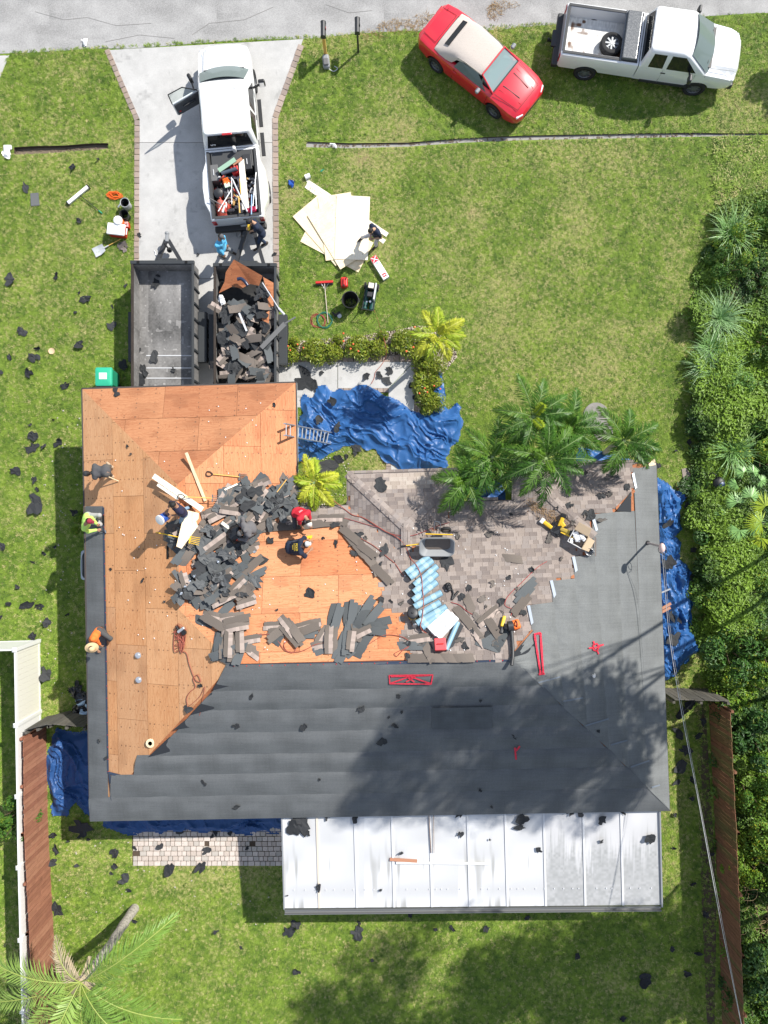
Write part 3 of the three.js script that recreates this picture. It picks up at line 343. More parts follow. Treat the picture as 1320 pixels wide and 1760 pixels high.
{ // loose ends: turned-back flaps, shiny laps, the ridge lap with its cap nails, hip laps
  const fl = (pts, m, lift = .06, name = 'underlayment_flap') => roofPart(name, plate(pts.map(([x, y, h]) => RP(x, y, h ?? lift)), .004), m);
  [[[389, 1146], [365, 1186, .10], [400, 1178]], [[364, 1190], [328, 1228, .12], [368, 1218]], [[330, 1228], [298, 1254, .12], [330, 1250]], [[292, 1266], [256, 1300, .12], [292, 1292]], [[1085, 845], [1060, 878, .1], [1085, 880]], [[917, 1084], [876, 1131, .12], [918, 1120]]].forEach((p) => fl(p, M.feltDark));
  [[[1086, 814], [1090, 812], [1095, 838], [1092, 840]], [[1015, 884], [1020, 883], [1028, 911], [1024, 913]], [[983, 957], [988, 956], [993, 980], [989, 984]], [[945, 998], [950, 997], [956, 1022], [952, 1028]], [[906, 1041], [911, 1040], [917, 1070], [913, 1074]]].forEach((p) => fl(p, M.foil, .065, 'foil_edge'));
  fl([[394, 1142], [880, 1132], [880, 1137], [394, 1148]], M.lap, .055, 'ridge_lap'); fl([[186, 1326], [230, 1337], [229, 1341], [187, 1331]], M.lap, .055, 'ridge_lap');
  fl([[186, 1331], [190, 1331], [196, 1390], [190, 1372]], M.lap, .06, 'lap_strip'); fl([[176, 872], [179, 872], [187, 1330], [184.5, 1330]], M.lap, .05, 'lap_strip');
  [[925, 1172, 963, 1162], [968, 1204, 1002, 1198], [1006, 1246, 1046, 1234], [1050, 1279, 1078, 1271], [1084, 1317, 1116, 1306], [1120, 1352, 1134, 1348]].forEach(([a, b, c, d], i) => fl([[a, b], [c, d], [c + .5, d + 2.6], [a + .5, b + 2.6]], M.foilDim, .085, 'foil_edge'));
  fl([[742, 1217], [846, 1215], [846, 1252], [742, 1253]], mat([.72, .74, .76], .8, { map: T.felt }), .105, 'underlayment_patch');
  const dots = []; for (let x = 402; x < 878; x += 22) { const p = RP(x, lerp(1145, 1135, (x - 402) / 476), .058); dots.push(cyl(.016, .016, .006, 8, p.x, p.y, p.z)); } for (let y = 885; y < 1330; y += 21) { const p = RP(lerp(178.5, 186, (y - 880) / 450), y, .056); dots.push(cyl(.012, .012, .006, 8, p.x, p.y, p.z)); }
  roofPart('cap_nails', merge(dots), M.red, 'stuff');
  fl([[286, 897], [289, 897], [289, 907], [286, 907]], M.hole, .02, 'painted_gap'); fl([[286, 938], [290, 938], [290, 961], [286, 961]], M.hole, .02, 'painted_gap'); fl([[176, 885], [179, 885], [179, 902], [176, 902]], M.hole, .056, 'painted_gap');  // black plates: the dark of openings laid on as colour, nothing is cut
  // bare wood at the torn edge by the east hip
  [[[1058, 872], [1090, 841], [1092, 845], [1060, 877]], [[1024, 922], [1027, 922], [1027, 951], [1018, 951]], [[982, 990], [991, 985], [991, 994], [981, 994]], [[876, 1128], [914, 1082], [918, 1085], [882, 1130]], [[1124, 788], [1127, 788], [1127, 801], [1112, 801]]].forEach((p, i) => fl(p, i === 4 ? M.lumber : M.plyO[0], .04, 'bare_wood_edge'));
  // spray-painted marks
  const spray = (lines, w, name = 'spray_mark') => { const gs = []; for (const l of lines) for (let i = 0; i + 1 < l.length; i++) { const a = l[i], b = l[i + 1], d = Math.hypot(b[0] - a[0], b[1] - a[1]), n = Math.max(1, Math.round(d / 6)), nx = -(b[1] - a[1]) / d * w, ny = (b[0] - a[0]) / d * w; for (let k = 0; k < n; k++) { const A = [lerp(a[0], b[0], k / n), lerp(a[1], b[1], k / n)], B = [lerp(a[0], b[0], (k + 1.1) / n), lerp(a[1], b[1], (k + 1.1) / n)], w1 = .75 + .5 * vn(k * 1.3 + a[0], i), w2 = .75 + .5 * vn(k * 1.3 + 1.3 + a[0], i); gs.push(plate([[A[0] + nx * w1, A[1] + ny * w1], [B[0] + nx * w2, B[1] + ny * w2], [B[0] - nx * w2, B[1] - ny * w2], [A[0] - nx * w1, A[1] - ny * w1]].map(([x, y]) => RP(x, y, .112)), 0)); } } roofPart(name, merge(gs), M.spray); };
  spray([[[669, 1161], [744, 1160], [741, 1176], [670, 1175], [669, 1161]], [[672, 1174], [705, 1163], [740, 1175]], [[672, 1163], [740, 1161]], [[699, 1163], [712, 1172]], [[698, 1172], [713, 1164]]], 1.1);
  spray([[[918, 1090], [929, 1088], [934, 1158]], [[919, 1091], [929, 1156]], [[926, 1159], [936, 1158]]], 1.6);
  spray([[[1020, 1109], [1026, 1106], [1030, 1112], [1026, 1119], [1020, 1117], [1020, 1109]], [[1012, 1114], [1020, 1113]], [[1030, 1110], [1037, 1108]], [[1020, 1102], [1022, 1108]], [[1027, 1119], [1029, 1124]], [[1022, 1114], [1028, 1112]]], 1.2);
  spray([[[885, 1285], [887, 1305]], [[887, 1291], [893, 1283]]], 1.5);
}
{ // vents and pipes through the felt and the plywood
  const pipe = (px, py, m, r, h) => { const p = RP(px, py, 0); roofPart('vent_pipe', merge([cyl(r, r, h, 12, p.x, p.y + h / 2, p.z), cyl(r * 2, r * 2.2, .02, 12, p.x, p.y + .05, p.z)]), m); };
  pipe(1018, 1160, M.trim, .045, .22); pipe(238, 1126, M.alum, .05, .12); pipe(239, 1168, M.alum, .05, .12); pipe(259, 1277, M.lumber, .07, .06);
}
// walls, fascia, soffit under the eaves, doors and windows
{
  const ring = [[200, 705], [478, 697], [481, 895], [612, 893], [612, 840], [782, 834], [782, 890], [905, 885], [905, 825], [1088, 822], [1108, 1356], [198, 1372]].map(([x, y]) => P(x, y, HE)), pos = [];
  for (let i = 0; i < ring.length; i++) { const a = ring[i], b = ring[(i + 1) % ring.length]; pos.push(a.x, 0, a.z, b.x, 0, b.z, b.x, 2.72, b.z, a.x, 0, a.z, b.x, 2.72, b.z, a.x, 2.72, a.z); }
  const g = new THREE.BufferGeometry(); g.setAttribute('position', new THREE.BufferAttribute(new Float32Array(pos), 3)); g.computeVertexNormals(); partW(house, 'wall', uvm(g), M.wall);
  const eaves = [NW, NE, kVb, keV1, ke1, ke2, keV2, krV, kr1, kr2, SE, SW]; const f = []; for (let i = 0; i < eaves.length; i++) { const a = eaves[i].clone(), b = eaves[(i + 1) % eaves.length].clone(); a.y = b.y = HE - .09; f.push(bar(a, b, .03, .15)); } partW(house, 'fascia', uvm(merge(f)), M.trim);
  partW(house, 'soffit', plate(eaves.map((p) => V(p.x, HE - .16, p.z)), .01), M.trim);
  const dr = []; for (let i = 0; i < eaves.length; i++) { const a = eaves[i].clone(), b = eaves[(i + 1) % eaves.length].clone(); a.y = b.y = HE + .012; dr.push(bar(a, b, .05, .02)); } partW(house, 'drip_edge', merge(dr), mat([.06, .05, .045], .6));
  const gd = new THREE.Group(); gd.name = 'garage_door'; house.add(gd); { const a = P(225, 702, HE), b = P(455, 699, HE), c = a.clone().lerp(b, .5), l = a.distanceTo(b); gd.position.set(c.x - 0, 0, c.z - 3); for (let k = 0; k < 4; k++) part(gd, 'door_panel', rbox(l, .52, .05, .01, 0, .29 + k * .54, -.04), M.white); }
  const win = (a, b, y0, y1, label) => { const A = P(...a, HE), B = P(...b, HE), c = A.clone().lerp(B, .5), d = B.clone().sub(A), l = d.length(), yaw = -Math.atan2(d.z, d.x), w = new THREE.Group(); w.name = 'window'; house.add(w); w.position.set(c.x, 0, c.z - 3); w.rotation.y = yaw; part(w, 'frame', merge([box(l, .08, .1, 0, y0, 0), box(l, .08, .1, 0, y1, 0), box(.08, y1 - y0 - .08, .1, -l / 2 + .04, (y0 + y1) / 2, 0), box(.08, y1 - y0 - .08, .1, l / 2 - .04, (y0 + y1) / 2, 0), box(.04, y1 - y0 - .08, .08, 0, (y0 + y1) / 2, 0)]), M.white); part(w, 'pane', box(l - .16, y1 - y0 - .08, .03, 0, (y0 + y1) / 2, 0), M.glass); };
  win([660, 838], [730, 836], .9, 2.1); win([960, 824], [1030, 823], .9, 2.1); win([1092, 940], [1095, 1010], .9, 2.1); win([1098, 1120], [1101, 1190], .9, 2.1); win([260, 1371], [340, 1370], .9, 2.1); win([199, 900], [199, 960], .9, 2.1);
  const fd = new THREE.Group(); fd.name = 'front_door'; house.add(fd); const p = P(545, 893, HE); fd.position.set(p.x, 0, p.z - 3); part(fd, 'door_leaf', rbox(.95, 2.05, .06, .012, 0, 1.04, -.04), M.brown); part(fd, 'handle', sph(.035, .36, 1.0, -.1), M.steel);
}
// flat white metal roof over the back patio
{
  const hT = 2.58, hB = 2.32, t = thing('patio_cover', 'white metal panel roof with grey stains over the back patio', 'patio roof', P(810, 1480, 0)); const r = rngOf(61);
  const xs = [484, 544, 609, 673, 738, 803, 868, 934, 1002, 1067, 1133], top = (x) => 1384 - (x - 484) * .017, bot = (x) => 1561 - (x - 489) * .009, bx = (x) => x + 5 - (x - 484) / 649 * 1;
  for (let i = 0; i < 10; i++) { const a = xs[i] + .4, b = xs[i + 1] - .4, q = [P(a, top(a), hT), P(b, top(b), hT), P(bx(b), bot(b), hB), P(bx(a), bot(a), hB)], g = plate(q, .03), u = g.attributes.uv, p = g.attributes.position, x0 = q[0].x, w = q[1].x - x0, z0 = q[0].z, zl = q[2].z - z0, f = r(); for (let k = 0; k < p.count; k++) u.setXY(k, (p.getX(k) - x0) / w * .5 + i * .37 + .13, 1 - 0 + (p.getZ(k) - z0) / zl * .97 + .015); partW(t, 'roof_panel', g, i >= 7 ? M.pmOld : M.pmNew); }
  for (let i = 1; i < 10; i++) { const a = P(xs[i], top(xs[i]) + 6, hT + .012), b = P(bx(xs[i]), bot(xs[i]), hB + .014); partW(t, 'seam_rib', bar(a, b, .07, .028), i === 1 ? M.ribOld : M.ribP); }
  const e0 = P(489, 1564, hB - .02), e1 = P(1137, 1558, hB - .02); partW(t, 'gutter', merge([bar(e0, e1, .14, .02).translate(0, -.08, .07), bar(e0, e1, .015, .12).translate(0, -.02, .14), bar(e0, e1, .02, .12).translate(0, -.02, .0)]), mat([.20, .205, .21], .5, { metalness: .3 }));
  partW(t, 'edge_trim', merge([bar(P(484, 1390, hT + .01), P(488.5, 1562, hB + .01), .04, .09), bar(P(1133.5, 1385, hT + .01), P(1137.5, 1558, hB + .01), .05, .09)]), mat([.30, .31, .32], .5, { metalness: .3 }));
  for (const x of [492, 650, 810, 970, 1130]) { const p = P(x, 1545, 2.2); partW(t, 'post', rbox(.1, 2.2, .1, .01, p.x, 1.1, p.z), M.white); }
  partW(t, 'beam', bar(P(488, 1545, 2.22), P(1134, 1541, 2.22), .1, .14), M.white);
  const sc = []; for (let x = 505; x < 1125; x += rr(r, 9, 22)) { const p = P(x, 1530 - (x - 500) * .006, hB + .06); sc.push(cyl(.022, .026, .02, 8, p.x, p.y, p.z)); } const s = partW(t, 'screw_washers', merge(sc), M.lightGrey); s.userData.kind = 'stuff';
  partW(t, 'flashing', merge([bar(P(634, 1397, 2.66), P(870, 1393, 2.66), .1, .012)]), M.trim); partW(t, 'sealed_seam', merge([bar(P(737, 1399, hT + .03), P(741, 1466, hT - .06), .02, .02), bar(P(745, 1399, hT + .03), P(746, 1466, hT - .06), .015, .02)]), M.brown);
  single('lumber_offcut', 'short brown board lying on the white metal patio roof', 'board', bar(P(670, 1477, 2.48), P(717, 1480, 2.48), .1, .04), M.brownBoard);
  single('white_trim_length', 'long white trim strip lying across the metal patio roof', 'trim strip', bar(P(681, 1483, 2.48), P(843, 1484, 2.48), .075, .03), M.vinyl);
}
// ------------------------------------------------------------------ fences
function picketFence(name, label, base, hgt, w, th, mats, jag, seed, side = -1, lean = 0, rails = true) { // base: photo points of the fence foot
  const r = rngOf(seed), pts = base.map(([x, y]) => P(x, y)), t = thing(name, label, 'fence', pts[0].clone().lerp(pts.at(-1), .5));
  for (let i = 0; i + 1 < pts.length; i++) { const a = pts[i], b = pts[i + 1], d = b.clone().sub(a), l = d.length(), n = Math.round(l / w), yaw = -Math.atan2(d.z, d.x); const nx = Math.sin(yaw), nz = Math.cos(yaw);
    for (let k = 0; k < n; k++) { const c = a.clone().addScaledVector(d, (k + .5) / n), h = hgt + rr(r, -jag, jag), g = new THREE.BoxGeometry(l / n - .014, h, th); g.rotateX(lean + rr(r, -.012, .012)); g.rotateZ(rr(r, -.008, .008)); g.translate(0, h / 2, 0); const u = uvm(g, 1, r(), r()); u.rotateY(yaw); u.translate(c.x, 0, c.z); partW(t, 'picket', u, mats[(r() * mats.length) | 0]); }
    if (rails) for (const y of [.35, hgt * .85]) partW(t, 'rail', uvm(bar(V(a.x + nx * .05 * side, y, a.z + nz * .05 * side), V(b.x + nx * .05 * side, y, b.z + nz * .05 * side), .04, .09)), mats[0]);
    const np = Math.max(2, Math.round(l / 2.4)); for (let k = 0; k <= np; k++) { const c = a.clone().addScaledVector(d, k / np); partW(t, 'post', box(.09, hgt - .06, .09, c.x + nx * .11 * side, (hgt - .06) / 2, c.z + nz * .11 * side, yaw), mats[0]); } }
  return t;
}
const RED = [[.30, .125, .075], [.34, .145, .088], [.27, .11, .066], [.36, .165, .10]].map((c) => mat(c, .85, { map: T.wood })), GREYW = [[.10, .095, .082], [.125, .115, .098], [.085, .08, .07]].map((c) => mat(c, .95, { map: T.wood })), MOSS = [[.20, .09, .05], [.22, .10, .055], [.17, .10, .045], [.15, .115, .045]].map((c) => mat(c, .9, { map: T.wood }));
picketFence('wooden_fence', 'reddish brown wooden picket fence running down the left side of the back yard', [[80, 1246], [82, 1400], [90, 1560], [97, 1700], [101, 1790]], 1.78, .15, .022, RED, .012, 71, 1);
picketFence('wooden_fence', 'brown mossy wooden picket fence along the right side of the back yard', [[1218, 1203], [1228, 1400], [1236, 1600], [1243, 1790]], 1.72, .15, .022, MOSS, .012, 72, -1);
picketFence('gate_fence', 'short dark weathered fence between the right house wall and the brown fence', [[1128, 1182], [1216, 1184]], 1.75, .17, .025, GREYW, .015, 73, 1);
picketFence('gate_fence', 'short leaning weathered fence between the left house wall and the white vinyl fence', [[80, 1232], [118, 1222], [176, 1226]], 1.72, .16, .025, GREYW, .03, 74, 1);
{ // white vinyl fence: panels, rails, posts with caps
  const t = thing('vinyl_fence', 'white vinyl privacy fence with square post caps on the left boundary', 'fence', P(74, 1450)), hgt = 1.86; const yellowed = mat([.72, .70, .62], .5);
  const pts = [[-150, 1108], [-40, 1104], [68, 1101], [70, 1222], [72, 1336], [74, 1450], [77, 1566], [80, 1680], [83, 1800]].map(([x, y]) => P(x, y));
  for (let i = 0; i + 1 < pts.length; i++) { const a = pts[i], b = pts[i + 1], d = b.clone().sub(a), l = d.length(), n = Math.round(l / .19), yaw = -Math.atan2(d.z, d.x); for (let k = 0; k < n; k++) { const c = a.clone().addScaledVector(d, (k + .5) / n); partW(t, 'panel_board', rbox(l / n - .004, hgt - .22, .035, .006, c.x, .09 + (hgt - .22) / 2, c.z, yaw), i === 2 ? yellowed : M.vinyl); } for (const y of [.06, hgt - .08]) partW(t, 'rail', bar(V(a.x, y, a.z), V(b.x, y, b.z), .055, .14), M.vinyl); }
  for (const p of pts) { const q = partW(t, 'post', rbox(.13, hgt + .02, .13, .01, p.x, (hgt + .02) / 2, p.z), M.vinyl); part(q, 'post_cap', uvm(flat(new THREE.ConeGeometry(.115, .07, 4).rotateY(Math.PI / 4).translate(p.x - pts[0].x * 0 - (P(74, 1450).x), hgt + .06, p.z - P(74, 1450).z))), M.vinyl); }
}
// ------------------------------------------------------------------ tarps
const tri = (x) => Math.abs(((x % 1) + 1) % 1 - .5) * 2;
function tarpGeo(px, o) {
  const { amp = .10, edge = .5, dir = 0, seed = 1, step = .05, h0 = .015, fold = 1, lift = () => 0, ph = 0 } = o; const w = px.map(([x, y]) => { const p = P(x, y, ph); return [p.x, p.z]; }); const X = w.map((p) => p[0]), Z = w.map((p) => p[1]), x0 = Math.min(...X), x1 = Math.max(...X), z0 = Math.min(...Z), z1 = Math.max(...Z), nx = Math.ceil((x1 - x0) / step), nz = Math.ceil((z1 - z0) / step);
  const dist = (x, z) => { let m = 9; for (let i = 0; i < w.length; i++) { const a = w[i], b = w[(i + 1) % w.length], ux = b[0] - a[0], uz = b[1] - a[1], t = clamp(((x - a[0]) * ux + (z - a[1]) * uz) / (ux * ux + uz * uz)); m = Math.min(m, Math.hypot(x - a[0] - ux * t, z - a[1] - uz * t)); } return m; };
  const c = Math.cos(dir), s = Math.sin(dir), hgt = (x, z) => { const wx = x + (fbm(x * 1.1, z * 1.1, seed, 3) - .5) * 1.1, wz = z + (fbm(x * 1.1 + 9, z * 1.1, seed + 4, 3) - .5) * 1.1, a = wx * c + wz * s, b = -wx * s + wz * c; const rg = (u, v, s) => 1 - Math.abs(2 * vn(u, v, s) - 1); let h = rg(a * .55, b * 2.0, seed + 20) ** 2 * .5 * fold + rg(a * 1.0 + b * .3, b * 4.6, seed + 21) ** 3 * .34 * fold + rg(a * 2.4, b * 3.2 - a * 1.4, seed + 22) ** 3 * .24 + (.2 + sstep(.35, .65, vn(x * .9, z * .9, seed + 30))) * (rg(a * 3.4 + b * 2, b * 6.5 + a, seed + 23) ** 3 * .14 + rg(a * 7, b * 11 - a * 4, seed + 24) ** 2 * .05) + (tri(b * 1.9 + a * .7 + seed) * .10 + tri(a * 1.7 - b * 1.3) * .08); h = h * (.5 + 1.0 * fbm(x * .8, z * .8, seed + 8, 2)); return h; };
  const idx = new Map(), pos = [], ind = [], vert = (i, j) => { const k = j * (nx + 1) + i; if (!idx.has(k)) { const jx = (hash2(i, j, seed) - .5) * step * .3, x = x0 + i * step + jx, z = z0 + j * step, d = dist(x, z), e = sstep(0, edge, d); idx.set(k, pos.length / 3); pos.push(x, h0 + amp * hgt(x, z) * (.25 + .75 * e) + lift(x, z, d), z); } return idx.get(k); };
  for (let j = 0; j < nz; j++) for (let i = 0; i < nx; i++) { const x = x0 + (i + .5) * step, z = z0 + (j + .5) * step; if (!inPoly(x + (vn(x * 3, z * 3, seed) - .5) * .26 + (vn(x * 9, z * 9, seed) - .5) * .08, z + (vn(x * 3, z * 3, seed + 2) - .5) * .26, w)) continue; const a = vert(i, j), b = vert(i + 1, j), cc = vert(i + 1, j + 1), d = vert(i, j + 1); if ((i + j) % 2) ind.push(a, d, b, b, d, cc); else ind.push(a, d, cc, a, cc, b); }
  const g = new THREE.BufferGeometry(); g.setAttribute('position', new THREE.BufferAttribute(new Float32Array(pos), 3)); g.setIndex(ind); return toCreasedNormals(g, .38);
}
single('blue_tarp', 'large crumpled blue tarp spread over the front walk below the ladder', 'tarp', tarpGeo([[545, 664], [562, 659], [572, 672], [600, 668], [625, 660], [650, 668], [690, 692], [722, 712], [738, 706], [747, 642], [754, 634], [760, 640], [765, 690], [772, 704], [789, 698], [797, 722], [790, 758], [774, 768], [768, 802], [745, 812], [684, 810], [648, 780], [630, 768], [590, 768], [546, 792], [513, 796], [511, 760], [512, 720], [518, 692], [530, 682]], { amp: .30, edge: .35, dir: .55, seed: 3, step: .034, lift: (x, z, d) => sstep(0, .6, d) * .10 }), M.tarp);
single('blue_tarp', 'long crumpled blue tarp on the ground along the right eave of the house', 'tarp', tarpGeo([[1105, 815], [1130, 818], [1152, 836], [1173, 860], [1165, 876], [1172, 912], [1160, 922], [1174, 934], [1162, 958], [1180, 968], [1190, 995], [1190, 1045], [1184, 1075], [1208, 1107], [1188, 1130], [1165, 1152], [1148, 1170], [1110, 1170]], { amp: .34, edge: .3, dir: 1.45, seed: 9, step: .045, lift: (x, z, d) => sstep(0, .8, d) * .10 + (z < .4 ? sstep(0, .9, d) * .25 : 0) }), M.tarp);
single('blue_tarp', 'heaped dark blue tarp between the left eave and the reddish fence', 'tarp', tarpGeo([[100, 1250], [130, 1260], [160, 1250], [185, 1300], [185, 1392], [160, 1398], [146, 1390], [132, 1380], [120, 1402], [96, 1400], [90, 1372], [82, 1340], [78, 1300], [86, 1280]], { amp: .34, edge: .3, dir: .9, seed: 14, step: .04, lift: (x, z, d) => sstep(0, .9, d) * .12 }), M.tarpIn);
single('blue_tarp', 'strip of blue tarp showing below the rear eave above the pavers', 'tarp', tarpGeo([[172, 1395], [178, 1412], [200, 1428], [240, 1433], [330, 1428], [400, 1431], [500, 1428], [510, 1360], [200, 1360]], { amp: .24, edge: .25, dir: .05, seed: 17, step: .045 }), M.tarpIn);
single('blue_tarp', 'small blue tarp end lying behind the right palms by the front eave', 'tarp', tarpGeo([[990, 770], [1008, 768], [1026, 778], [1086, 788], [1084, 812], [990, 812]], { amp: .22, edge: .2, dir: .1, seed: 19, step: .04 }), M.tarp);
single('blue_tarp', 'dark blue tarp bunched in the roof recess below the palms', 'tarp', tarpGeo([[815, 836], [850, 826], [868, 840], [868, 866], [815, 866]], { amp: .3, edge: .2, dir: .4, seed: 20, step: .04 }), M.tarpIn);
single('plastic_sheet', 'crumpled black and pale plastic sheet beside the left eave', 'plastic sheet', tarpGeo([[118, 1180], [135, 1178], [165, 1195], [172, 1245], [142, 1240], [118, 1222], [132, 1210]], { amp: .45, edge: .15, dir: .7, seed: 21, step: .035 }), M.blackFilm);
single('plastic_sheet', 'pale folded plastic sheet on the dark blue tarp by the left eave', 'plastic sheet', tarpGeo([[132, 1205], [150, 1200], [168, 1215], [168, 1236], [140, 1232]], { amp: .5, edge: .15, dir: .2, seed: 22, step: .035, lift: () => .06 }), M.paleFilm);
// ------------------------------------------------------------------ palms
function frondGeo(b, c, t, n, leaf, w, seed, droop = .5, plume = .35) { // bezier rib b-c-t with leaflets both sides
  const r = rngOf(seed), curve = new THREE.QuadraticBezierCurve3(b, c, t), rib = flat(new THREE.TubeGeometry(curve, 10, .018, 5)), pos = [], up = V(0, 1, 0);
  for (let k = 0; k < n; k++) { const s = .12 + .88 * (k + r() * .6) / n, p = curve.getPoint(s), d = curve.getTangent(s).normalize(), side = d.clone().cross(up).normalize(), nrm = side.clone().cross(d).normalize(); const env = Math.sin(Math.PI * Math.min(1, s * .82 + .16)) * .85 + .15;
    for (const q of [-1, 1]) { const l = leaf * env * rr(r, .85, 1.1), a = lerp(1.15, .45, s) + rr(r, -.12, .12), dir = d.clone().multiplyScalar(Math.cos(a)).addScaledVector(side, q * Math.sin(a)).addScaledVector(nrm, rr(r, -plume, plume) + .12).normalize(), m = p.clone().addScaledVector(dir, l * .5), e = m.clone().addScaledVector(dir, l * .5).add(V(0, -l * droop * rr(r, .6, 1.2), 0)), wv = dir.clone().cross(nrm).normalize().multiplyScalar(w * rr(r, .8, 1.2)); const f = (x) => [x.x, x.y, x.z], P0 = p.clone().addScaledVector(wv, .4), P1 = p.clone().addScaledVector(wv, -.4), M0 = m.clone().add(wv), M1 = m.clone().sub(wv);
      pos.push(...f(P0), ...f(P1), ...f(M1), ...f(P0), ...f(M1), ...f(M0), ...f(M0), ...f(M1), ...f(e)); } }
  const g = new THREE.BufferGeometry(); g.setAttribute('position', new THREE.BufferAttribute(new Float32Array(pos), 3)); g.computeVertexNormals(); upward(g); return { leaves: g, rib };
}
function palm(label, base, crown, h, L, nf, leafM, ribM, seed, o = {}) { // base/crown in photo points, crown at height h
  const r = rngOf(seed), B = P(...base), C = P(...crown, h), t = thing('palm_tree', label, 'palm tree', B, 0, undefined), mid = B.clone().lerp(C, .5); mid.x += rr(r, -.1, .1);
  partW(t, 'trunk', tubeTaper([B, mid, C], .10, .065, 9), M.trunk); partW(t, 'crownshaft', rod(C.clone().add(V(0, -.45, 0)), C.clone().add(V(0, .06, 0)), .075, .05, 9), M.shaft);
  for (let k = 0; k < nf; k++) { const inner = k >= nf * .78, a = k * 2.39996 + rr(r, -.25, .25), l = L * (inner ? .5 : rr(r, .85, 1.1)), el = inner ? rr(r, .9, 1.2) : rr(r, .35, .75), dx = Math.cos(a), dz = Math.sin(a), c = C.clone().add(V(dx * l * .48, l * (.28 + el * .3), dz * l * .48)), tip = C.clone().add(V(dx * l * (inner ? .6 : .98), l * (inner ? .7 : rr(r, -.28, .12)), dz * l * (inner ? .6 : .98)));
    const f = frondGeo(C, c, tip, o.n ?? 58, (o.leaf ?? .42) * (inner ? .6 : 1), o.w ?? .012, seed * 100 + k, o.droop ?? .7, o.plume ?? .5); const q = partW(t, 'frond', f.leaves, inner && o.inner ? o.inner : leafM[k % leafM.length]); partW(q, 'rib', f.rib, ribM); }
  return t;
}
function tubeTaper(pts, r0, r1, n) { const c = new THREE.CatmullRomCurve3(pts), S = 12, g = new THREE.TubeGeometry(c, S, 1, n), p = g.attributes.position, ce = []; for (let i = 0; i <= S; i++) ce.push(c.getPointAt(i / S)); for (let i = 0; i < p.count; i++) { const k = Math.floor(i / (n + 1)), q = ce[k], s = lerp(r0, r1, k / S) * (1 + .07 * Math.sin(k * 9)); p.setXYZ(i, q.x + (p.getX(i) - q.x) * s, q.y + (p.getY(i) - q.y) * s, q.z + (p.getZ(i) - q.z) * s); } g.computeVertexNormals(); const u = g.attributes.uv; for (let i = 0; i < u.count; i++) u.setXY(i, u.getY(i), u.getX(i) * 2); return flat(g); }
palm('dark green palm leaning over the shingled entry roof, lowest of the front cluster', [804, 840], [800, 824], 4.3, 1.25, 11, M.palmD, M.ribG, 81, { inner: M.palmM });
palm('dark green palm behind the lowest one, left of the middle cluster', [832, 812], [846, 786], 4.4, 1.4, 12, M.palmD, M.ribG, 82);
palm('tall dark green palm with a yellow green heart at the top of the cluster', [886, 752], [916, 717], 4.9, 1.3, 12, M.palmD, M.ribG, 83, { inner: M.palmY[0] });
palm('dark green palm hanging over the eave in the middle of the front cluster', [896, 798], [938, 788], 4.9, 1.45, 13, M.palmD, M.ribG, 84, { inner: M.palmM });
palm('dark green palm left of the round concrete lids', [938, 764], [974, 738], 4.5, 1.25, 11, M.palmD, M.ribG, 85);
palm('single dark green palm right of the round concrete lids', [1040, 778], [1072, 758], 4.3, 1.25, 11, M.palmD, M.ribG, 86);
palm('yellow green palm at the corner of the gravel bed', [742, 610], [752, 577], 3.2, 1.02, 11, M.palmY, M.ribY, 87, { leaf: .36, w: .013, inner: M.palmY[1] });
palm('small bright yellow green palm beside the plywood roof edge', [560, 842], [540, 830], 2.9, .98, 9, M.palmY, M.ribY, 88, { leaf: .34, w: .014, inner: M.palmY[1] });
{ // the coconut palm leaning into the lower left corner
  const B = P(232, 1560), C = P(138, 1688, 4.5), t = thing('coconut_palm', 'leaning coconut palm with a bare grey trunk in the lower left corner', 'palm tree', B);
  partW(t, 'trunk', tubeTaper([B, P(215, 1585, .9), P(185, 1630, 2.6), C], .17, .13, 12), M.trunk);
  const list = [[[305, 1572], 4.6, 1.1], [[-30, 1640], 4.2, .9], [[312, 1752], 3.6, .9], [[20, 1790], 3.9, .8], [[170, 1830], 4.0, .9], [[-50, 1720], 3.6, .8], [[250, 1800], 4.8, .9], [[70, 1840], 5.2, .9], [[95, 1610], 4.2, .7]];
  list.forEach(([tip, h, up], k) => { const T2 = P(...tip, h), m = C.clone().lerp(T2, .45).add(V(0, up, 0)), f = frondGeo(C, m, T2, k === 8 ? 30 : 62, k === 8 ? .5 : .78, .017, 900 + k, .35, .2), q = partW(t, 'frond', f.leaves, k === 8 ? M.palmDead : M.coco[k % 2]); partW(q, 'rib', f.rib, M.ribC); });
  for (let k = 0; k < 7; k++) { const r = rngOf(k + 40), a = k * .9 + 1.2, e = C.clone().add(V(Math.cos(a) * rr(r, .4, .9), rr(r, -.7, -.1), Math.sin(a) * rr(r, .4, .9))); partW(t, 'dead_sheath', bar(C.clone(), e, .12, .02), M.palmDead); }
  partW(t, 'flower_stalk', merge([...Array(16)].map((_, k) => { const r = rngOf(k + 90), c = P(146, 1728, 4.1); return rod(c, c.clone().add(V(rr(r, -.25, .25), rr(r, -.2, .1), rr(r, -.2, .25))), .012, .004, 4); })), M.flower);
}
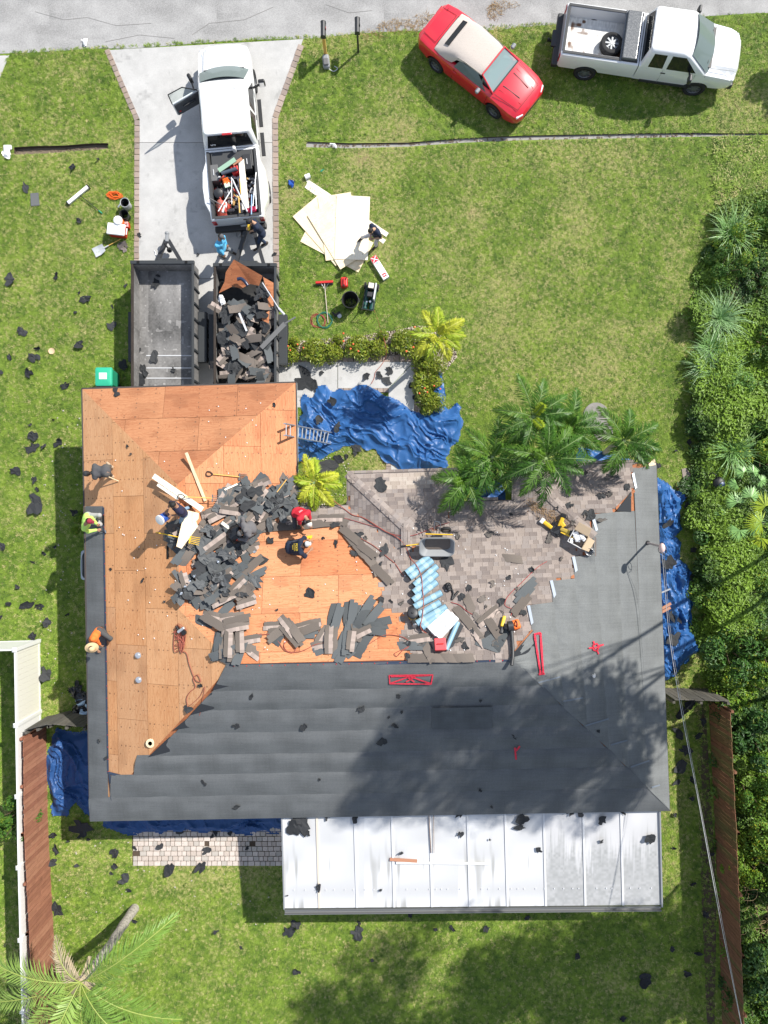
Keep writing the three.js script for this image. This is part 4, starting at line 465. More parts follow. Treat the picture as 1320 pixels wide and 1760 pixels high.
// ------------------------------------------------------------------ shrubs, hedge, undergrowth
function leafCloud(n, size, seed, shape, o = {}) { // leaves spread through a crown shape(r) -> point, outward normal
  const r = rngOf(seed), pos = [], col = []; for (let k = 0; k < n; k++) { const { p, o: out, c } = shape(r), nrm = out.clone().add(V(rr(r, -.8, .8), rr(r, -.2, 1.0), rr(r, -.8, .8))).normalize(), t = V(rr(r, -1, 1), rr(r, -.6, .4), rr(r, -1, 1)).cross(nrm).normalize(), b = t.clone().cross(nrm), s = size * rr(r, .6, 1.3), w = s * (o.w ?? .42); const a = p.clone().addScaledVector(t, -s), e = p.clone().addScaledVector(t, s), m = p.clone().addScaledVector(nrm, s * .18), l = m.clone().addScaledVector(b, w), q = m.clone().addScaledVector(b, -w); for (const v of [a, l, e, a, e, q]) pos.push(v.x, v.y, v.z); for (let i = 0; i < 6; i++) col.push(...c); }
  const g = new THREE.BufferGeometry(); g.setAttribute('position', new THREE.BufferAttribute(new Float32Array(pos), 3)); g.setAttribute('color', new THREE.BufferAttribute(new Float32Array(col), 3)); g.computeVertexNormals(); upward(g); return g;
}
const greens = (r, a, b, y = 0) => { const t = r(); let c = mixc(a, b, t); if (r() < y) c = mixc(c, [.20, .22, .02], .7); return c; };
const domeShape = (lobes, a, b, y) => (r) => { const L = lobes[(r() * lobes.length) | 0], th = r() * 6.283, u = Math.pow(r(), .7), ph = Math.acos(1 - u * 1.1), rad = 1 - Math.pow(r(), 2) * .45, o = V(Math.sin(ph) * Math.cos(th), Math.cos(ph), Math.sin(ph) * Math.sin(th)); return { p: V(L[0] + o.x * L[3] * rad, L[1] + o.y * L[3] * .8 * rad, L[2] + o.z * L[3] * rad), o, c: greens(r, a, b, y) }; };
const lobesOf = (seed, n, spread, R, h) => { const r = rngOf(seed), l = []; for (let k = 0; k < n; k++) { const a = r() * 6.28, d = Math.sqrt(r()) * spread; l.push([Math.cos(a) * d, h * rr(r, .35, 1), Math.sin(a) * d, R * rr(r, .6, 1.1)]); } return l; };
const DK = [.018, .055, .010], MD = [.05, .12, .018], LT2 = [.085, .17, .025];
const bushGeos = [0, 1, 2, 3].map((k) => [leafCloud(3200, .05, 300 + k, domeShape(lobesOf(310 + k, 12, .95, .34, .8), MD, LT2, .12)), leafCloud(2200, .07, 320 + k, domeShape(lobesOf(330 + k, 11, .95, .36, .9), DK, MD, .05))]).flat();
const stemGeo = merge([0, 1, 2, 3, 4].map((k) => rod(V(0, 0, 0), V(Math.cos(k * 1.3) * .5, .8, Math.sin(k * 1.3) * .5), .03, .012, 5)));
function bush(name, label, cat, px, py, r, h, v, seed, group) { const t = thing(name, label, cat, P(px, py), seed * 1.7, group); t.scale.set(r, h, r); part(t, 'foliage', bushGeos[v % bushGeos.length], M.leaves[(seed * 7) % 4]); part(t, 'stem', stemGeo, M.twig); return t; }
[ // photo place, radius, height, kind, words that tell it apart
  [1262, 425, .8, 1.0, 0, 'bright green bush at the top of the right hand undergrowth beside the long grass'], [1238, 468, .7, 1.0, 2, 'light green bush left of the bare soil patch'], [1318, 385, .8, .9, 4, 'leafy bush right of the upper long grass clump'], [1300, 470, .7, .6, 3, 'low dark bush on the bare soil patch'], [1306, 590, .9, .8, 1, 'dark bush right of the middle long grass clump'], [1240, 676, .6, .5, 2, 'small green bush below the middle long grass clump'],
  [1290, 690, 1.2, 1.0, 6, 'spreading yellow green bush in the middle of the undergrowth'], [1226, 735, .6, .5, 0, 'low bright bush left of the lower long grass clump'], [1305, 790, 1.0, 1.0, 4, 'green bush right of the lower long grass clump'], [1210, 850, .6, .6, 2, 'low bush at the lawn edge near the plywood scrap'], [1225, 930, .9, .9, 5, 'dark green bush right of the torn tarp and left of the fan leaves'], [1290, 960, 1.1, 1.2, 6, 'bush below the pale fan palm at the right edge'], [1215, 1010, .8, .8, 3, 'dark bush touching the right edge of the long tarp'], [1265, 1035, 1.1, 1.1, 0, 'light green bush in the middle of the right undergrowth'], [1245, 1110, 1.1, 1.4, 5, 'dense dark bush right of the tarp tip'], [1300, 1110, 1.2, 1.6, 4, 'tall green bush above the fence corner'], [1262, 1170, 1.0, 1.4, 6, 'green bush just above the corner of the mossy fence'],
  [1285, 1250, 1.1, 1.8, 1, 'dark bush behind the upper end of the mossy fence'], [1270, 1330, 1.0, 1.8, 4, 'bush with light leaf tips behind the mossy fence'], [1300, 1400, 1.2, 1.9, 0, 'light green bush behind the middle of the mossy fence'], [1275, 1470, .9, 1.5, 2, 'bright bush above the tangle of dry vines'], [1300, 1640, 1.1, 1.3, 5, 'dark bush below the tangle of dry vines'], [1290, 1730, 1.0, 1.2, 1, 'dark bush in the lower right corner behind the fence'],
].forEach(([x, y, r, h, v, l], i) => bush('shrub', l, 'bush', x, y, r, h, v, i + 1));
bush('shrub', 'leafy green shrub sticking out below the left eave beside the man in neon yellow', 'bush', 168, 900, .5, 1.9, 0, 41); bush('shrub', 'light green shrub growing through the white vinyl fence', 'bush', 50, 1386, .8, 2.1, 0, 42);
// long ornamental grass clumps
function grassClump(label, px, py, L, seed, up) { const r = rngOf(seed), pos = [], c = P(px, py), t = thing('long_grass_clump', label, 'ornamental grass', c); for (let k = 0; k < 260; k++) { const a = rr(r, 0, 6.283), l = L * rr(r, .55, 1.1), sp = rr(r, .25, 1), b = V(rr(r, -.12, .12), .05, rr(r, -.12, .12)), dx = Math.cos(a), dz = Math.sin(a), w = V(-dz, 0, dx).multiplyScalar(rr(r, .008, .017)); let p0 = b; for (let s = 1; s <= 4; s++) { const u = s / 4, p1 = b.clone().add(V(dx * l * sp * u, up * l * (u * 1.25 - u * u * (.55 + sp * .45)), dz * l * sp * u)), w0 = w.clone().multiplyScalar(1.05 - (s - 1) / 4), w1 = w.clone().multiplyScalar(1.03 - u); for (const v of [p0.clone().add(w0), p0.clone().sub(w0), p1.clone().sub(w1), p0.clone().add(w0), p1.clone().sub(w1), p1.clone().add(w1)]) pos.push(v.x, v.y, v.z); p0 = p1; } } const g = new THREE.BufferGeometry(); g.setAttribute('position', new THREE.BufferAttribute(new Float32Array(pos), 3)); g.computeVertexNormals(); upward(g); part(t, 'blades', g, M.longGrass[seed % 2]); part(t, 'crown', sph(.16, 0, .05, 0, 1, .5, 1, 8), M.soil); }
grassClump('tall pale grass clump at the top of the right undergrowth', 1246, 408, 1.45, 101, 1.1); grassClump('large arching grass clump, upper one of the pair beside the lawn edge', 1228, 552, 1.5, 102, 1.0); grassClump('arching grass clump, lower one of the pair beside the lawn edge', 1215, 602, 1.2, 103, 1.0); grassClump('thin grass clump below the arching pair', 1206, 632, 1.2, 104, .9); grassClump('loose grass clump beside the yellow green bush', 1232, 648, 1.3, 105, 1); grassClump('small pale grass clump above the lower lawn edge', 1214, 690, 1.1, 106, .9); grassClump('large pale grass clump right of the palms near the plywood scrap', 1250, 778, 1.45, 107, 1.1); grassClump('small grass clump left of the fan leaves', 1208, 968, .55, 108, .8);
// fan palmettos
function palmetto(label, px, py, n, L, seed, m) { const r = rngOf(seed), c = P(px, py), t = thing('palmetto', label, 'fan palm', c); for (let k = 0; k < n; k++) { const a = k / n * 6.28 + rr(r, -.3, .3), d = rr(r, .5, .9) * L, q = c.clone().add(V(Math.cos(a) * d, rr(r, .9, 1.5), Math.sin(a) * d)), pos = []; for (let s = 0; s < 22; s++) { const b = -1.9 + s / 21 * 3.8, e = a + b, l = L * .62 * (1 - Math.abs(b) * .12), tip = q.clone().add(V(Math.cos(e) * l, -.1 + rr(r, -.12, .05), Math.sin(e) * l)), w = V(-Math.sin(e), 0, Math.cos(e)).multiplyScalar(.02), m1 = q.clone().lerp(tip, .55); for (const v of [q, m1.clone().add(w), m1.clone().sub(w), m1.clone().add(w), tip, m1.clone().sub(w)]) pos.push(v.x, v.y, v.z); } const g = new THREE.BufferGeometry(); g.setAttribute('position', new THREE.BufferAttribute(new Float32Array(pos), 3)); g.computeVertexNormals(); upward(g); const f = partW(t, 'fan_leaf', g, m); partW(f, 'leaf_stalk', rod(c.clone().add(V(0, .1, 0)), q, .014, .01, 5), M.ribG); } partW(t, 'stem', rod(c, c.clone().add(V(0, .5, 0)), .07, .05, 7), M.trunk); }
palmetto('fan palm with five spiky leaves in the middle of the right undergrowth', 1248, 884, 6, .75, 111, M.longGrass[1]); palmetto('pale yellow green fan palm cut off by the right edge of the photo', 1302, 900, 6, 1.0, 112, M.palmY[0]); palmetto('small fan palm above the discarded dark bag', 1262, 826, 5, .5, 113, M.longGrass[1]);
// front hedge: each clump a shrub of its own
{
  const hedgeGeo = [0, 1, 2].map((k) => leafCloud(1700, .085, 350 + k, domeShape(lobesOf(360 + k, 9, .7, .5, .6), [.10, .18, .015], [.30, .34, .03], .3), { w: .34 }));
  const fl = merge([...Array(5)].map((_, k) => { const r = rngOf(k + 370), a = r() * 6.28, d = r() * .8; return sph(.065, Math.cos(a) * d, .85 + r() * .25, Math.sin(a) * d, 1, .6, 1, 6); }));
  const spots = [[505, 606], [530, 605], [556, 604], [580, 602], [604, 600], [630, 597], [656, 595], [682, 590], [708, 590], [728, 618], [737, 636], [735, 656], [734, 676], [736, 698]];
  const words = ['at the left end of the front hedge beside the loaded trailer', 'second from the left end of the front hedge', 'third from the left end of the front hedge', 'fourth from the left end of the front hedge', 'fifth from the left end of the front hedge', 'sixth from the left end of the front hedge', 'left of the middle of the front hedge', 'in the upper right part of the front hedge', 'at the right end of the front hedge below the gravel', 'under the yellow green palm where the hedge turns down', 'just below the yellow green palm in the side hedge', 'in the middle of the side hedge', 'second from the lower end of the side hedge', 'at the lower end of the side hedge touching the blue tarp'];
  spots.forEach(([x, y], i) => { const t = thing('hedge_shrub', (i % 4 ? 'yellow green shrub ' : 'red flowered shrub ') + words[i], 'shrub', P(x, y), i * 2.1); const s = .56 + (i % 3) * .05; t.scale.set(s, .74, s); part(t, 'foliage', hedgeGeo[i % 3], M.leafGloss); part(t, 'stem', stemGeo, M.twig); if (i % 4 === 0) part(t, 'flowers', fl, M.flowerRed); });
}
{ // undergrowth on the right and a band of rough weeds
  const r = rngOf(121), clump = leafCloud(14, .042, 391, (q) => ({ p: V(rr(q, -.1, .1), rr(q, .02, .12), rr(q, -.1, .1)), o: V(0, 1, 0), c: [1, 1, 1] }));
  const belt = [[1190, 640], [1196, 700], [1186, 800], [1190, 860], [1200, 960], [1205, 1060], [1222, 1130], [1235, 1200], [1250, 1500], [1262, 1800], [1420, 1800], [1420, 330], [1310, 330], [1262, 350], [1228, 400], [1212, 470], [1204, 540]], N = 60000, im = new THREE.InstancedMesh(clump, M.leavesW, N), m = new THREE.Matrix4(), q = new THREE.Quaternion(), e = new THREE.Euler(), col = new THREE.Color(); let k = 0;
  while (k < N) { const x = rr(r, 1170, 1420), y = rr(r, 250, 1800), wob = (vn(y * .05, 3, 1) - .5) * 44 + rr(r, -9, 9); if (!inPoly(x + wob, y, belt)) continue; const soil = inPoly(x, y, [[1262, 440], [1320, 420], [1330, 500], [1300, 520], [1268, 545], [1240, 530]]) || inPoly(x, y, [[1272, 1560], [1320, 1540], [1320, 1620], [1275, 1620]]); if (soil && r() < .9) continue; const p = P(x, y), b = fbm(p.x * .55, p.z * .55, 41, 3), h = y < 400 ? rr(r, .05, .3) : sstep(.3, .75, b) * 1.0 * r(); p.y = h; const s = rr(r, .8, 1.9); e.set(rr(r, -.4, .4), r() * 6.28, rr(r, -.4, .4)); q.setFromEuler(e); m.compose(p, q, V(s, s, s)); im.setMatrixAt(k, m); const g = fbm(p.x * .8 + 4, p.z * .8, 43, 3); let c = mixc(DK, [.11, .20, .02], clamp((g - .36) * 2.6 + h * .3 + rr(r, -.22, .22))); if (y < 420) c = mixc(c, [.14, .22, .03], .5); im.setColorAt(k++, col.setRGB(...c)); }
  im.name = 'undergrowth'; shadows(im); scene.add(tag(im, 'dense low green undergrowth of leaves and vines along the right side', 'undergrowth', null, 'stuff'));
  struct('undergrowth_soil', plate(gpoly([[1190, 560], [1184, 640], [1188, 720], [1178, 800], [1194, 870], [1206, 1000], [1210, 1060], [1226, 1130], [1240, 1200], [1252, 1500], [1266, 1900], [2200, 1900], [2200, 300], [1340, 300], [1225, 420]], .012), .01), M.soil);
  struct('painted_shade_strip', plate(gpoly([[1196, 1206], [1212, 1206], [1232, 1540], [1228, 1780], [1216, 1780], [1204, 1500]], .008), .006), M.soil);  // dark sheet at the fence foot, shade put into its colour
  const vines = []; for (let i = 0; i < 90; i++) { const a = P(rr(r, 1274, 1330), rr(r, 1520, 1630), rr(r, .1, .6)), an = r() * 6.28, l = rr(r, .4, 1.2); vines.push(tube([a, a.clone().add(V(Math.cos(an) * l * .5, rr(r, .1, .4), Math.sin(an) * l * .5)), a.clone().add(V(Math.cos(an + .5) * l, 0, Math.sin(an + .5) * l))], .008, 8, 4)); } single('dry_vines', 'tangle of dry brown vines behind the lower right fence', 'vines', merge(vines), M.dryVine);
}
// tall trees on the right boundary; they lean out of the frame and shade the roof and the back lawn
function tree(label, base, top, h, R, seed) { const r = rngOf(seed), B = P(...base), C = V(top[0], h, top[1]), t = thing('broadleaf_tree', label, 'tree', B); partW(t, 'trunk', tubeTaper([B, B.clone().lerp(C, .5).add(V(.2, 0, -.1)), C], .085, .04, 9), M.trunk); const lobes = []; for (let k = 0; k < 13; k++) { const o = V(rr(r, -1, 1), rr(r, -.55, .7), rr(r, -1, 1)).normalize().multiplyScalar(R * rr(r, .35, .95)); lobes.push([C.x + o.x, C.y + o.y * .8, C.z + o.z, R * rr(r, .22, .42)]); partW(t, 'limb', rod(B.clone().lerp(C, rr(r, .55, .95)), V(C.x + o.x, C.y + o.y * .8, C.z + o.z), .03, .012, 5), M.trunk); } const ball = (q) => { const L = lobes[(q() * lobes.length) | 0], o = V(rr(q, -1, 1), rr(q, -1, 1), rr(q, -1, 1)).normalize(), d = Math.cbrt(q()); return { p: V(L[0] + o.x * L[3] * d, L[1] + o.y * L[3] * d, L[2] + o.z * L[3] * d), o, c: greens(q, DK, MD, .04) }; }; partW(t, 'crown', leafCloud(5200, .13, seed + 9, ball), M.leaf); return t; }
TREES.forEach(([label, base, top, h, R], i) => tree(label, base, top, h, R, 500 + i * 7));
// ------------------------------------------------------------------ vehicles
function loft(stations) { // closed body: each station [x, [[z, y], ...]] half outline from the bottom middle to the top middle
  const n = stations[0][1].length, ring = (s) => { const h = s[1], o = h.map(([z, y]) => [s[0], y, z]); for (let i = n - 2; i > 0; i--) o.push([s[0], h[i][1], -h[i][0]]); return o; }, R = stations.map(ring), m = R[0].length, pos = R.flat(2), ind = [];
  for (let k = 0; k + 1 < R.length; k++) for (let i = 0; i < m; i++) { const a = k * m + i, b = k * m + (i + 1) % m, c = a + m, d = b + m; ind.push(a, c, b, b, c, d); }
  for (const [k, s] of [[0, 1], [R.length - 1, -1]]) { const c = pos.length / 3; pos.push(stations[k][0], (stations[k][1][0][1] + stations[k][1][n - 1][1]) / 2, 0); for (let i = 0; i < m; i++) { const a = k * m + i, b = k * m + (i + 1) % m; s > 0 ? ind.push(c, a, b) : ind.push(c, b, a); } }
  const g = new THREE.BufferGeometry(); g.setAttribute('position', new THREE.BufferAttribute(new Float32Array(pos), 3)); g.setIndex(ind); g.computeVertexNormals(); return outward(g);
}
function outward(g) { const p = g.attributes.position, ix = g.index; let v = 0; const a = V(0, 0, 0), b = V(0, 0, 0), c = V(0, 0, 0); for (let i = 0; i < ix.count; i += 3) { a.fromBufferAttribute(p, ix.getX(i)); b.fromBufferAttribute(p, ix.getX(i + 1)); c.fromBufferAttribute(p, ix.getX(i + 2)); v += a.dot(b.clone().cross(c)); } if (v < 0) { for (let i = 0; i < ix.count; i += 3) { const t = ix.getX(i); ix.setX(i, ix.getX(i + 1)); ix.setX(i + 1, t); } g.computeVertexNormals(); } return g; }
function rings(list, seg = 4) { // stacked rounded rectangles [y, x0, x1, hz, r], closed at both ends
  const pos = [], ind = []; let m = 0; for (const [y, x0, x1, hz, r] of list) { const o = []; for (const [cx, cz, a0] of [[x1 - r, hz - r, 0], [x0 + r, hz - r, 1], [x0 + r, -hz + r, 2], [x1 - r, -hz + r, 3]]) for (let k = 0; k <= seg; k++) { const a = (a0 + k / seg) * Math.PI / 2; o.push([cx + Math.cos(a) * r, y, cz + Math.sin(a) * r]); } m = o.length; pos.push(...o.flat()); }
  for (let k = 0; k + 1 < list.length; k++) for (let i = 0; i < m; i++) { const a = k * m + i, b = k * m + (i + 1) % m; ind.push(a, a + m, b, b, a + m, b + m); }
  for (const k of [0, list.length - 1]) { const c = pos.length / 3, [y, x0, x1] = list[k]; pos.push((x0 + x1) / 2, y, 0); for (let i = 0; i < m; i++) k ? ind.push(c, k * m + (i + 1) % m, k * m + i) : ind.push(c, i, (i + 1) % m); }
  const g = new THREE.BufferGeometry(); g.setAttribute('position', new THREE.BufferAttribute(new Float32Array(pos), 3)); g.setIndex(ind); g.computeVertexNormals(); return outward(g);
}
const ev = new Evaluator(); ev.attributes = ['position', 'normal']; ev.useGroups = false;
const prep = (g) => { g = g.clone(); for (const k of Object.keys(g.attributes)) if (k !== 'position' && k !== 'normal') g.deleteAttribute(k); g.clearGroups(); return new Brush(g); };
function cut(g, tools) { let b = prep(g); b.updateMatrixWorld(); for (const t of tools) { const c = prep(t); c.updateMatrixWorld(); b = ev.evaluate(b, c, SUBTRACTION); } return b.geometry; }
const crease = (g, a = .5) => uvm(toCreasedNormals(g, a));
const arch = (x, r, hz) => new THREE.CylinderGeometry(r, r, .62, 28).rotateX(Math.PI / 2).translate(x, .37, hz);
function quadGeo(a, b, c, d) { const g = new THREE.BufferGeometry(); g.setAttribute('position', new THREE.BufferAttribute(new Float32Array([...a, ...b, ...c, ...a, ...c, ...d]), 3)); g.setAttribute('uv', new THREE.BufferAttribute(new Float32Array([0, 0, 1, 0, 1, 1, 0, 0, 1, 1, 0, 1]), 2)); g.computeVertexNormals(); return g; }
function slabQuad(a, b, c, d, th = .012) { const A = V(...a), B = V(...b), C = V(...c), n = B.clone().sub(A).cross(C.clone().sub(A)).normalize().multiplyScalar(th), o = (p) => [p[0] + n.x, p[1] + n.y, p[2] + n.z]; const s = [a, b, c, d], t = s.map(o), l = [quadGeo(...t)]; for (let i = 0; i < 4; i++) { const j = (i + 1) % 4; l.push(quadGeo(s[i], s[j], t[j], t[i])); } return merge(l); }
M.paintW = pmat([.80, .81, .82], .3, { clearcoat: 1, clearcoatRoughness: .05 }); M.paintR = pmat([.62, .012, .03], .34, { clearcoat: 1, clearcoatRoughness: .04 }); M.canvas = mat([.56, .50, .45], .95, { map: rep(T.gran, 3) }); M.tint = pmat([.012, .014, .016], .06); M.shield = pmat([.13, .17, .165], .07); M.screen = new THREE.MeshPhysicalMaterial({ color: rgb(.50, .66, .66), roughness: .08, transmission: .55, thickness: 0, side: THREE.DoubleSide }); M.clear = new THREE.MeshPhysicalMaterial({ color: rgb(.86, .93, .92), roughness: .02, transmission: 1, thickness: 0, side: THREE.DoubleSide }); M.tail = pmat([.45, .01, .015], .15, { clearcoat: 1 }); M.lens = pmat([.75, .77, .8], .1); M.liner = mat([.045, .047, .05], .7); M.seat = mat([.34, .34, .33], .8); M.dash = mat([.10, .105, .11], .8); M.rim = mat([.26, .27, .28], .4, { metalness: .6 }); M.bedW = mat([1, 1, 1], .7, { map: T.stain });  // shield and screen: sky reflection put into the glass as teal colour
function wheelAt(parent, x, y, z, r, w, spokes = 6, out = 1) { const g = new THREE.Group(); g.name = 'wheel'; g.position.set(x, y, z); parent.add(g); part(g, 'tyre', lathe([[r * .62, -w / 2], [r * .92, -w / 2], [r, -w * .36], [r, w * .36], [r * .92, w / 2], [r * .62, w / 2], [r * .60, 0], [r * .62, -w / 2]], 28).rotateX(Math.PI / 2), M.rubber); const o = out * w * .30; const s = [lathe([[r * .63, -w * .45], [r * .58, -w * .2], [r * .56, w * .2], [r * .63, w * .45]], 28).rotateX(Math.PI / 2), cyl(r * .16, r * .16, .05, 14).rotateX(Math.PI / 2).translate(0, 0, o)]; for (let k = 0; k < spokes; k++) s.push(box(r * .46, r * .15, .035, r * .36, 0, o).rotateZ(k / spokes * 6.283)); s.push(cyl(r * .57, r * .57, .02, 24).rotateX(Math.PI / 2).translate(0, 0, o - out * .05)); part(g, 'rim', merge(s), M.rim); return g; }
function canvasMat(w, h, draw, o = {}) { const c = document.createElement('canvas'); c.width = w; c.height = h; const x = c.getContext('2d'); draw(x, w, h); const t = new THREE.CanvasTexture(c); t.colorSpace = THREE.SRGBColorSpace; return mat([1, 1, 1], o.rough ?? .5, { map: t, ...(o.alpha ? { alphaTest: .5, transparent: false } : {}) }); }
const decalMat = (w, h, bg, draw, rough = .5) => canvasMat(w, h, (x) => { x.fillStyle = bg; x.fillRect(0, 0, w, h); draw(x, w, h); }, { rough });

// ---- red convertible
{
  const d = V(.781, 0, .625), c = V(3.53, 0, -16.34), t = thing('convertible_car', 'red convertible with a tan soft top parked across the grass verge', 'car', c, -Math.atan2(d.z, d.x));
  const S = (x, w, b, belt, deck) => [x, [[0, b], [w * .82, b], [w * .97, b + .14], [w, lerp(b, belt, .55)], [w * .985, belt - .13], [w * .95, belt - .03], [w * .86, belt + .005], [w * .6, deck - .012], [w * .3, deck], [0, deck + .006]]];
  const st = [S(-2.38, .60, .42, .74, .80), S(-2.34, .74, .34, .86, .92), S(-2.2, .86, .27, .94, 1.0), S(-1.8, .925, .22, .97, 1.025), S(-1.35, .945, .2, .985, 1.03), S(-.8, .945, .19, .965, 1.0), S(0, .93, .18, .95, .985), S(.8, .93, .18, .945, 1.005), S(1.15, .935, .19, .93, 1.01), S(1.55, .935, .2, .885, .985), S(1.95, .915, .22, .83, .93), S(2.2, .86, .25, .775, .865), S(2.34, .77, .29, .71, .79), S(2.41, .62, .35, .63, .70)];
  const body = cut(loft(st), [arch(-1.36, .40, .86), arch(-1.36, .40, -.86), arch(1.36, .40, .86), arch(1.36, .40, -.86), new THREE.BoxGeometry(1.75, .8, 1.42).translate(.02, .95, 0)]);
  part(t, 'body', crease(body, .42), M.paintR);
  for (const x of [-1.36, 1.36]) for (const s of [-1, 1]) { wheelAt(t, x, .335, s * .82, .335, .24, 5, s); part(t, 'wheel_well', cyl(.385, .385, .34, 20, x, .37, s * .56).rotateX(0), M.black).geometry.translate(-x, -.37, -s * .56).rotateX(Math.PI / 2).translate(x, .40, s * .62); }
  // soft top: roof, quarters and rear slope in one shell
  const T0 = (x, wt, yt, yb, wb) => { const o = [[wb, yb], [lerp(wb, wt, .5), lerp(yb, yt, .6)], [wt, yt - .045], [wt * .86, yt - .005], [wt * .5, yt + .012], [0, yt + .018]]; return [x, o]; };
  const tops = [T0(.44, .62, 1.32, 1.275, .655), T0(.2, .645, 1.365, 1.30, .675), T0(-.3, .66, 1.385, 1.30, .69), T0(-.6, .66, 1.38, 1.22, .74), T0(-.76, .66, 1.355, 1.02, .82), T0(-1.0, .655, 1.285, .99, .85), T0(-1.3, .64, 1.175, .995, .85), T0(-1.56, .62, 1.07, 1.0, .80)];
  const shell = (sts) => { const pos = [], ind = [], n = sts[0][1].length, m = n * 2 - 1; for (const [x, h] of sts) { for (let i = 0; i < n; i++) pos.push(x, h[i][1], h[i][0]); for (let i = n - 2; i >= 0; i--) pos.push(x, h[i][1], -h[i][0]); } for (let k = 0; k + 1 < sts.length; k++) for (let i = 0; i + 1 < m; i++) { const a = k * m + i; ind.push(a, a + 1, a + m, a + 1, a + m + 1, a + m); } const g = new THREE.BufferGeometry(); g.setAttribute('position', new THREE.BufferAttribute(new Float32Array(pos), 3)); g.setIndex(ind); g.computeVertexNormals(); return g; };
  const stop = part(t, 'soft_top', crease(shell(tops), .7), M.canvas); part(stop, 'rear_window', slabQuad([-1.32, 1.20, .53], [-1.32, 1.20, -.53], [-1.13, 1.272, -.53], [-1.13, 1.272, .53], .008), M.tint);
  part(stop, 'top_seam', merge([rod(V(-1.58, 1.045, -.66), V(-1.58, 1.045, .66), .012), rod(V(.45, 1.335, -.6), V(.45, 1.335, .6), .014)]), M.black);
  part(t, 'windshield', quadGeo([1.06, 1.02, .72], [1.06, 1.02, -.72], [.45, 1.32, -.60], [.45, 1.32, .60]), M.screen);
  part(t, 'windshield_frame', merge([rod(V(1.1, 1.0, .75), V(.45, 1.33, .63), .028), rod(V(1.1, 1.0, -.75), V(.45, 1.33, -.63), .028), rod(V(.47, 1.335, -.63), V(.47, 1.335, .63), .028)]), M.paintR); part(t, 'wiper_cowl', merge([bar(V(1.05, 1.012, -.72), V(1.05, 1.012, .72), .11, .02), rod(V(1.0, 1.035, -.6), V(1.0, 1.035, .05), .012), rod(V(.99, 1.04, .1), V(.99, 1.04, .62), .012)]), M.black);
  for (const s of [-1, 1]) { part(t, 'side_window', quadGeo([.86, .96, s * .86], [-.62, .97, s * .85], [-.48, 1.25, s * .70], [.3, 1.29, s * .66]), M.shield); const m = part(t, 'mirror', rbox(.13, .12, .22, .05, .62, 1.02, s * 1.03), M.grey); part(m, 'mirror_glass', box(.01, .08, .16, .552, 1.02, s * 1.03), M.chrome); part(t, 'headlight', rbox(.22, .10, .3, .04, 2.24, .70, s * .62, s * -.35), M.lens); part(t, 'tail_light', rbox(.06, .14, .34, .03, -2.36, .78, s * .5), M.tail); part(t, 'seat', merge([rbox(.5, .2, .5, .07, -.05, .55, s * .36), rbox(.18, .62, .48, .07, -.33, .82, s * .36, 0, .2), rbox(.12, .16, .28, .05, -.40, 1.16, s * .36)]), M.seat); part(t, 'hood_crease', rod(V(1.2, 1.008, s * .5), V(2.1, .90, s * .36), .008), M.paintR); part(t, 'door_handle', rbox(.16, .03, .03, .01, -.5, .84, s * .94), M.paintR); }
  part(t, 'dashboard', merge([rbox(.4, .2, 1.3, .06, .74, .92, 0), cyl(.18, .18, .03, 18, 0, 0, 0).rotateZ(1.1).translate(.42, .95, -.36)]), M.dash); part(t, 'cabin_floor', box(1.7, .04, 1.38, .02, .57, 0), M.dash); part(t, 'scoop_line', bar(V(1.22, 1.018, -.30), V(1.95, .947, -.24), .02, .012), M.black); part(t, 'scoop_line', bar(V(1.22, 1.018, .30), V(1.95, .947, .24), .02, .012), M.black); part(t, 'front_bumper_grille', rbox(.05, .12, .9, .02, 2.40, .5, 0), M.black); for (const s of [-1, 1]) part(t, 'panel_gap', merge([rod(V(.92, .30, s * .938), V(.98, .93, s * .915), .007), rod(V(-.62, .34, s * .944), V(-.56, .95, s * .91), .007), rod(V(1.16, 1.012, s * .74), V(2.14, .885, s * .60), .008), rod(V(-1.66, 1.035, s * .62), V(-2.24, .995, s * .56), .007)]), M.black); part(t, 'panel_gap', merge([rod(V(-1.66, 1.04, -.62), V(-1.66, 1.04, .62), .007), rod(V(2.15, .89, -.58), V(2.15, .89, .58), .008)]), M.black); part(t, 'antenna', rod(V(-2.05, 1.01, -.6), V(-2.05, 1.08, -.6), .012), M.black);
}
// ---- pickups share their panel work
function cabWindows(t, cb) { const { y0, y1, b0, b1, t0, t1, hb, ht, split, frontM, sideM } = cb, at = (f, u, s, o = .008) => { const y = lerp(y0, y1, f), h = lerp(hb, ht, f) + o; return [u, y, s * h]; };
  const xf = (f) => lerp(b1, t1, f), xr = (f) => lerp(b0, t0, f);
  part(t, 'windshield', crease(flat(curvedGlass(xf(.06) + .02, xf(.9) + .02, lerp(y0, y1, .06), lerp(y0, y1, .9), lerp(hb, ht, .06) * .93, lerp(hb, ht, .9) * .9, .20)), 1), frontM);
  part(t, 'rear_window', slabQuad([xr(.10) - .004, lerp(y0, y1, .10), hb * .84], [xr(.10) - .004, lerp(y0, y1, .10), -hb * .84], [xr(.86) - .004, lerp(y0, y1, .86), -ht * .82], [xr(.86) - .004, lerp(y0, y1, .86), ht * .82], -.006), sideM);
  for (const s of [-1, 1]) for (const [u0, u1, f0, f1] of split) part(t, 'side_window', slabQuad(at(.08, u0, s), at(.08, u1, s), at(.82, u1 - f1, s), at(.82, u0 + f0, s), s > 0 ? -.006 : .006), sideM); }
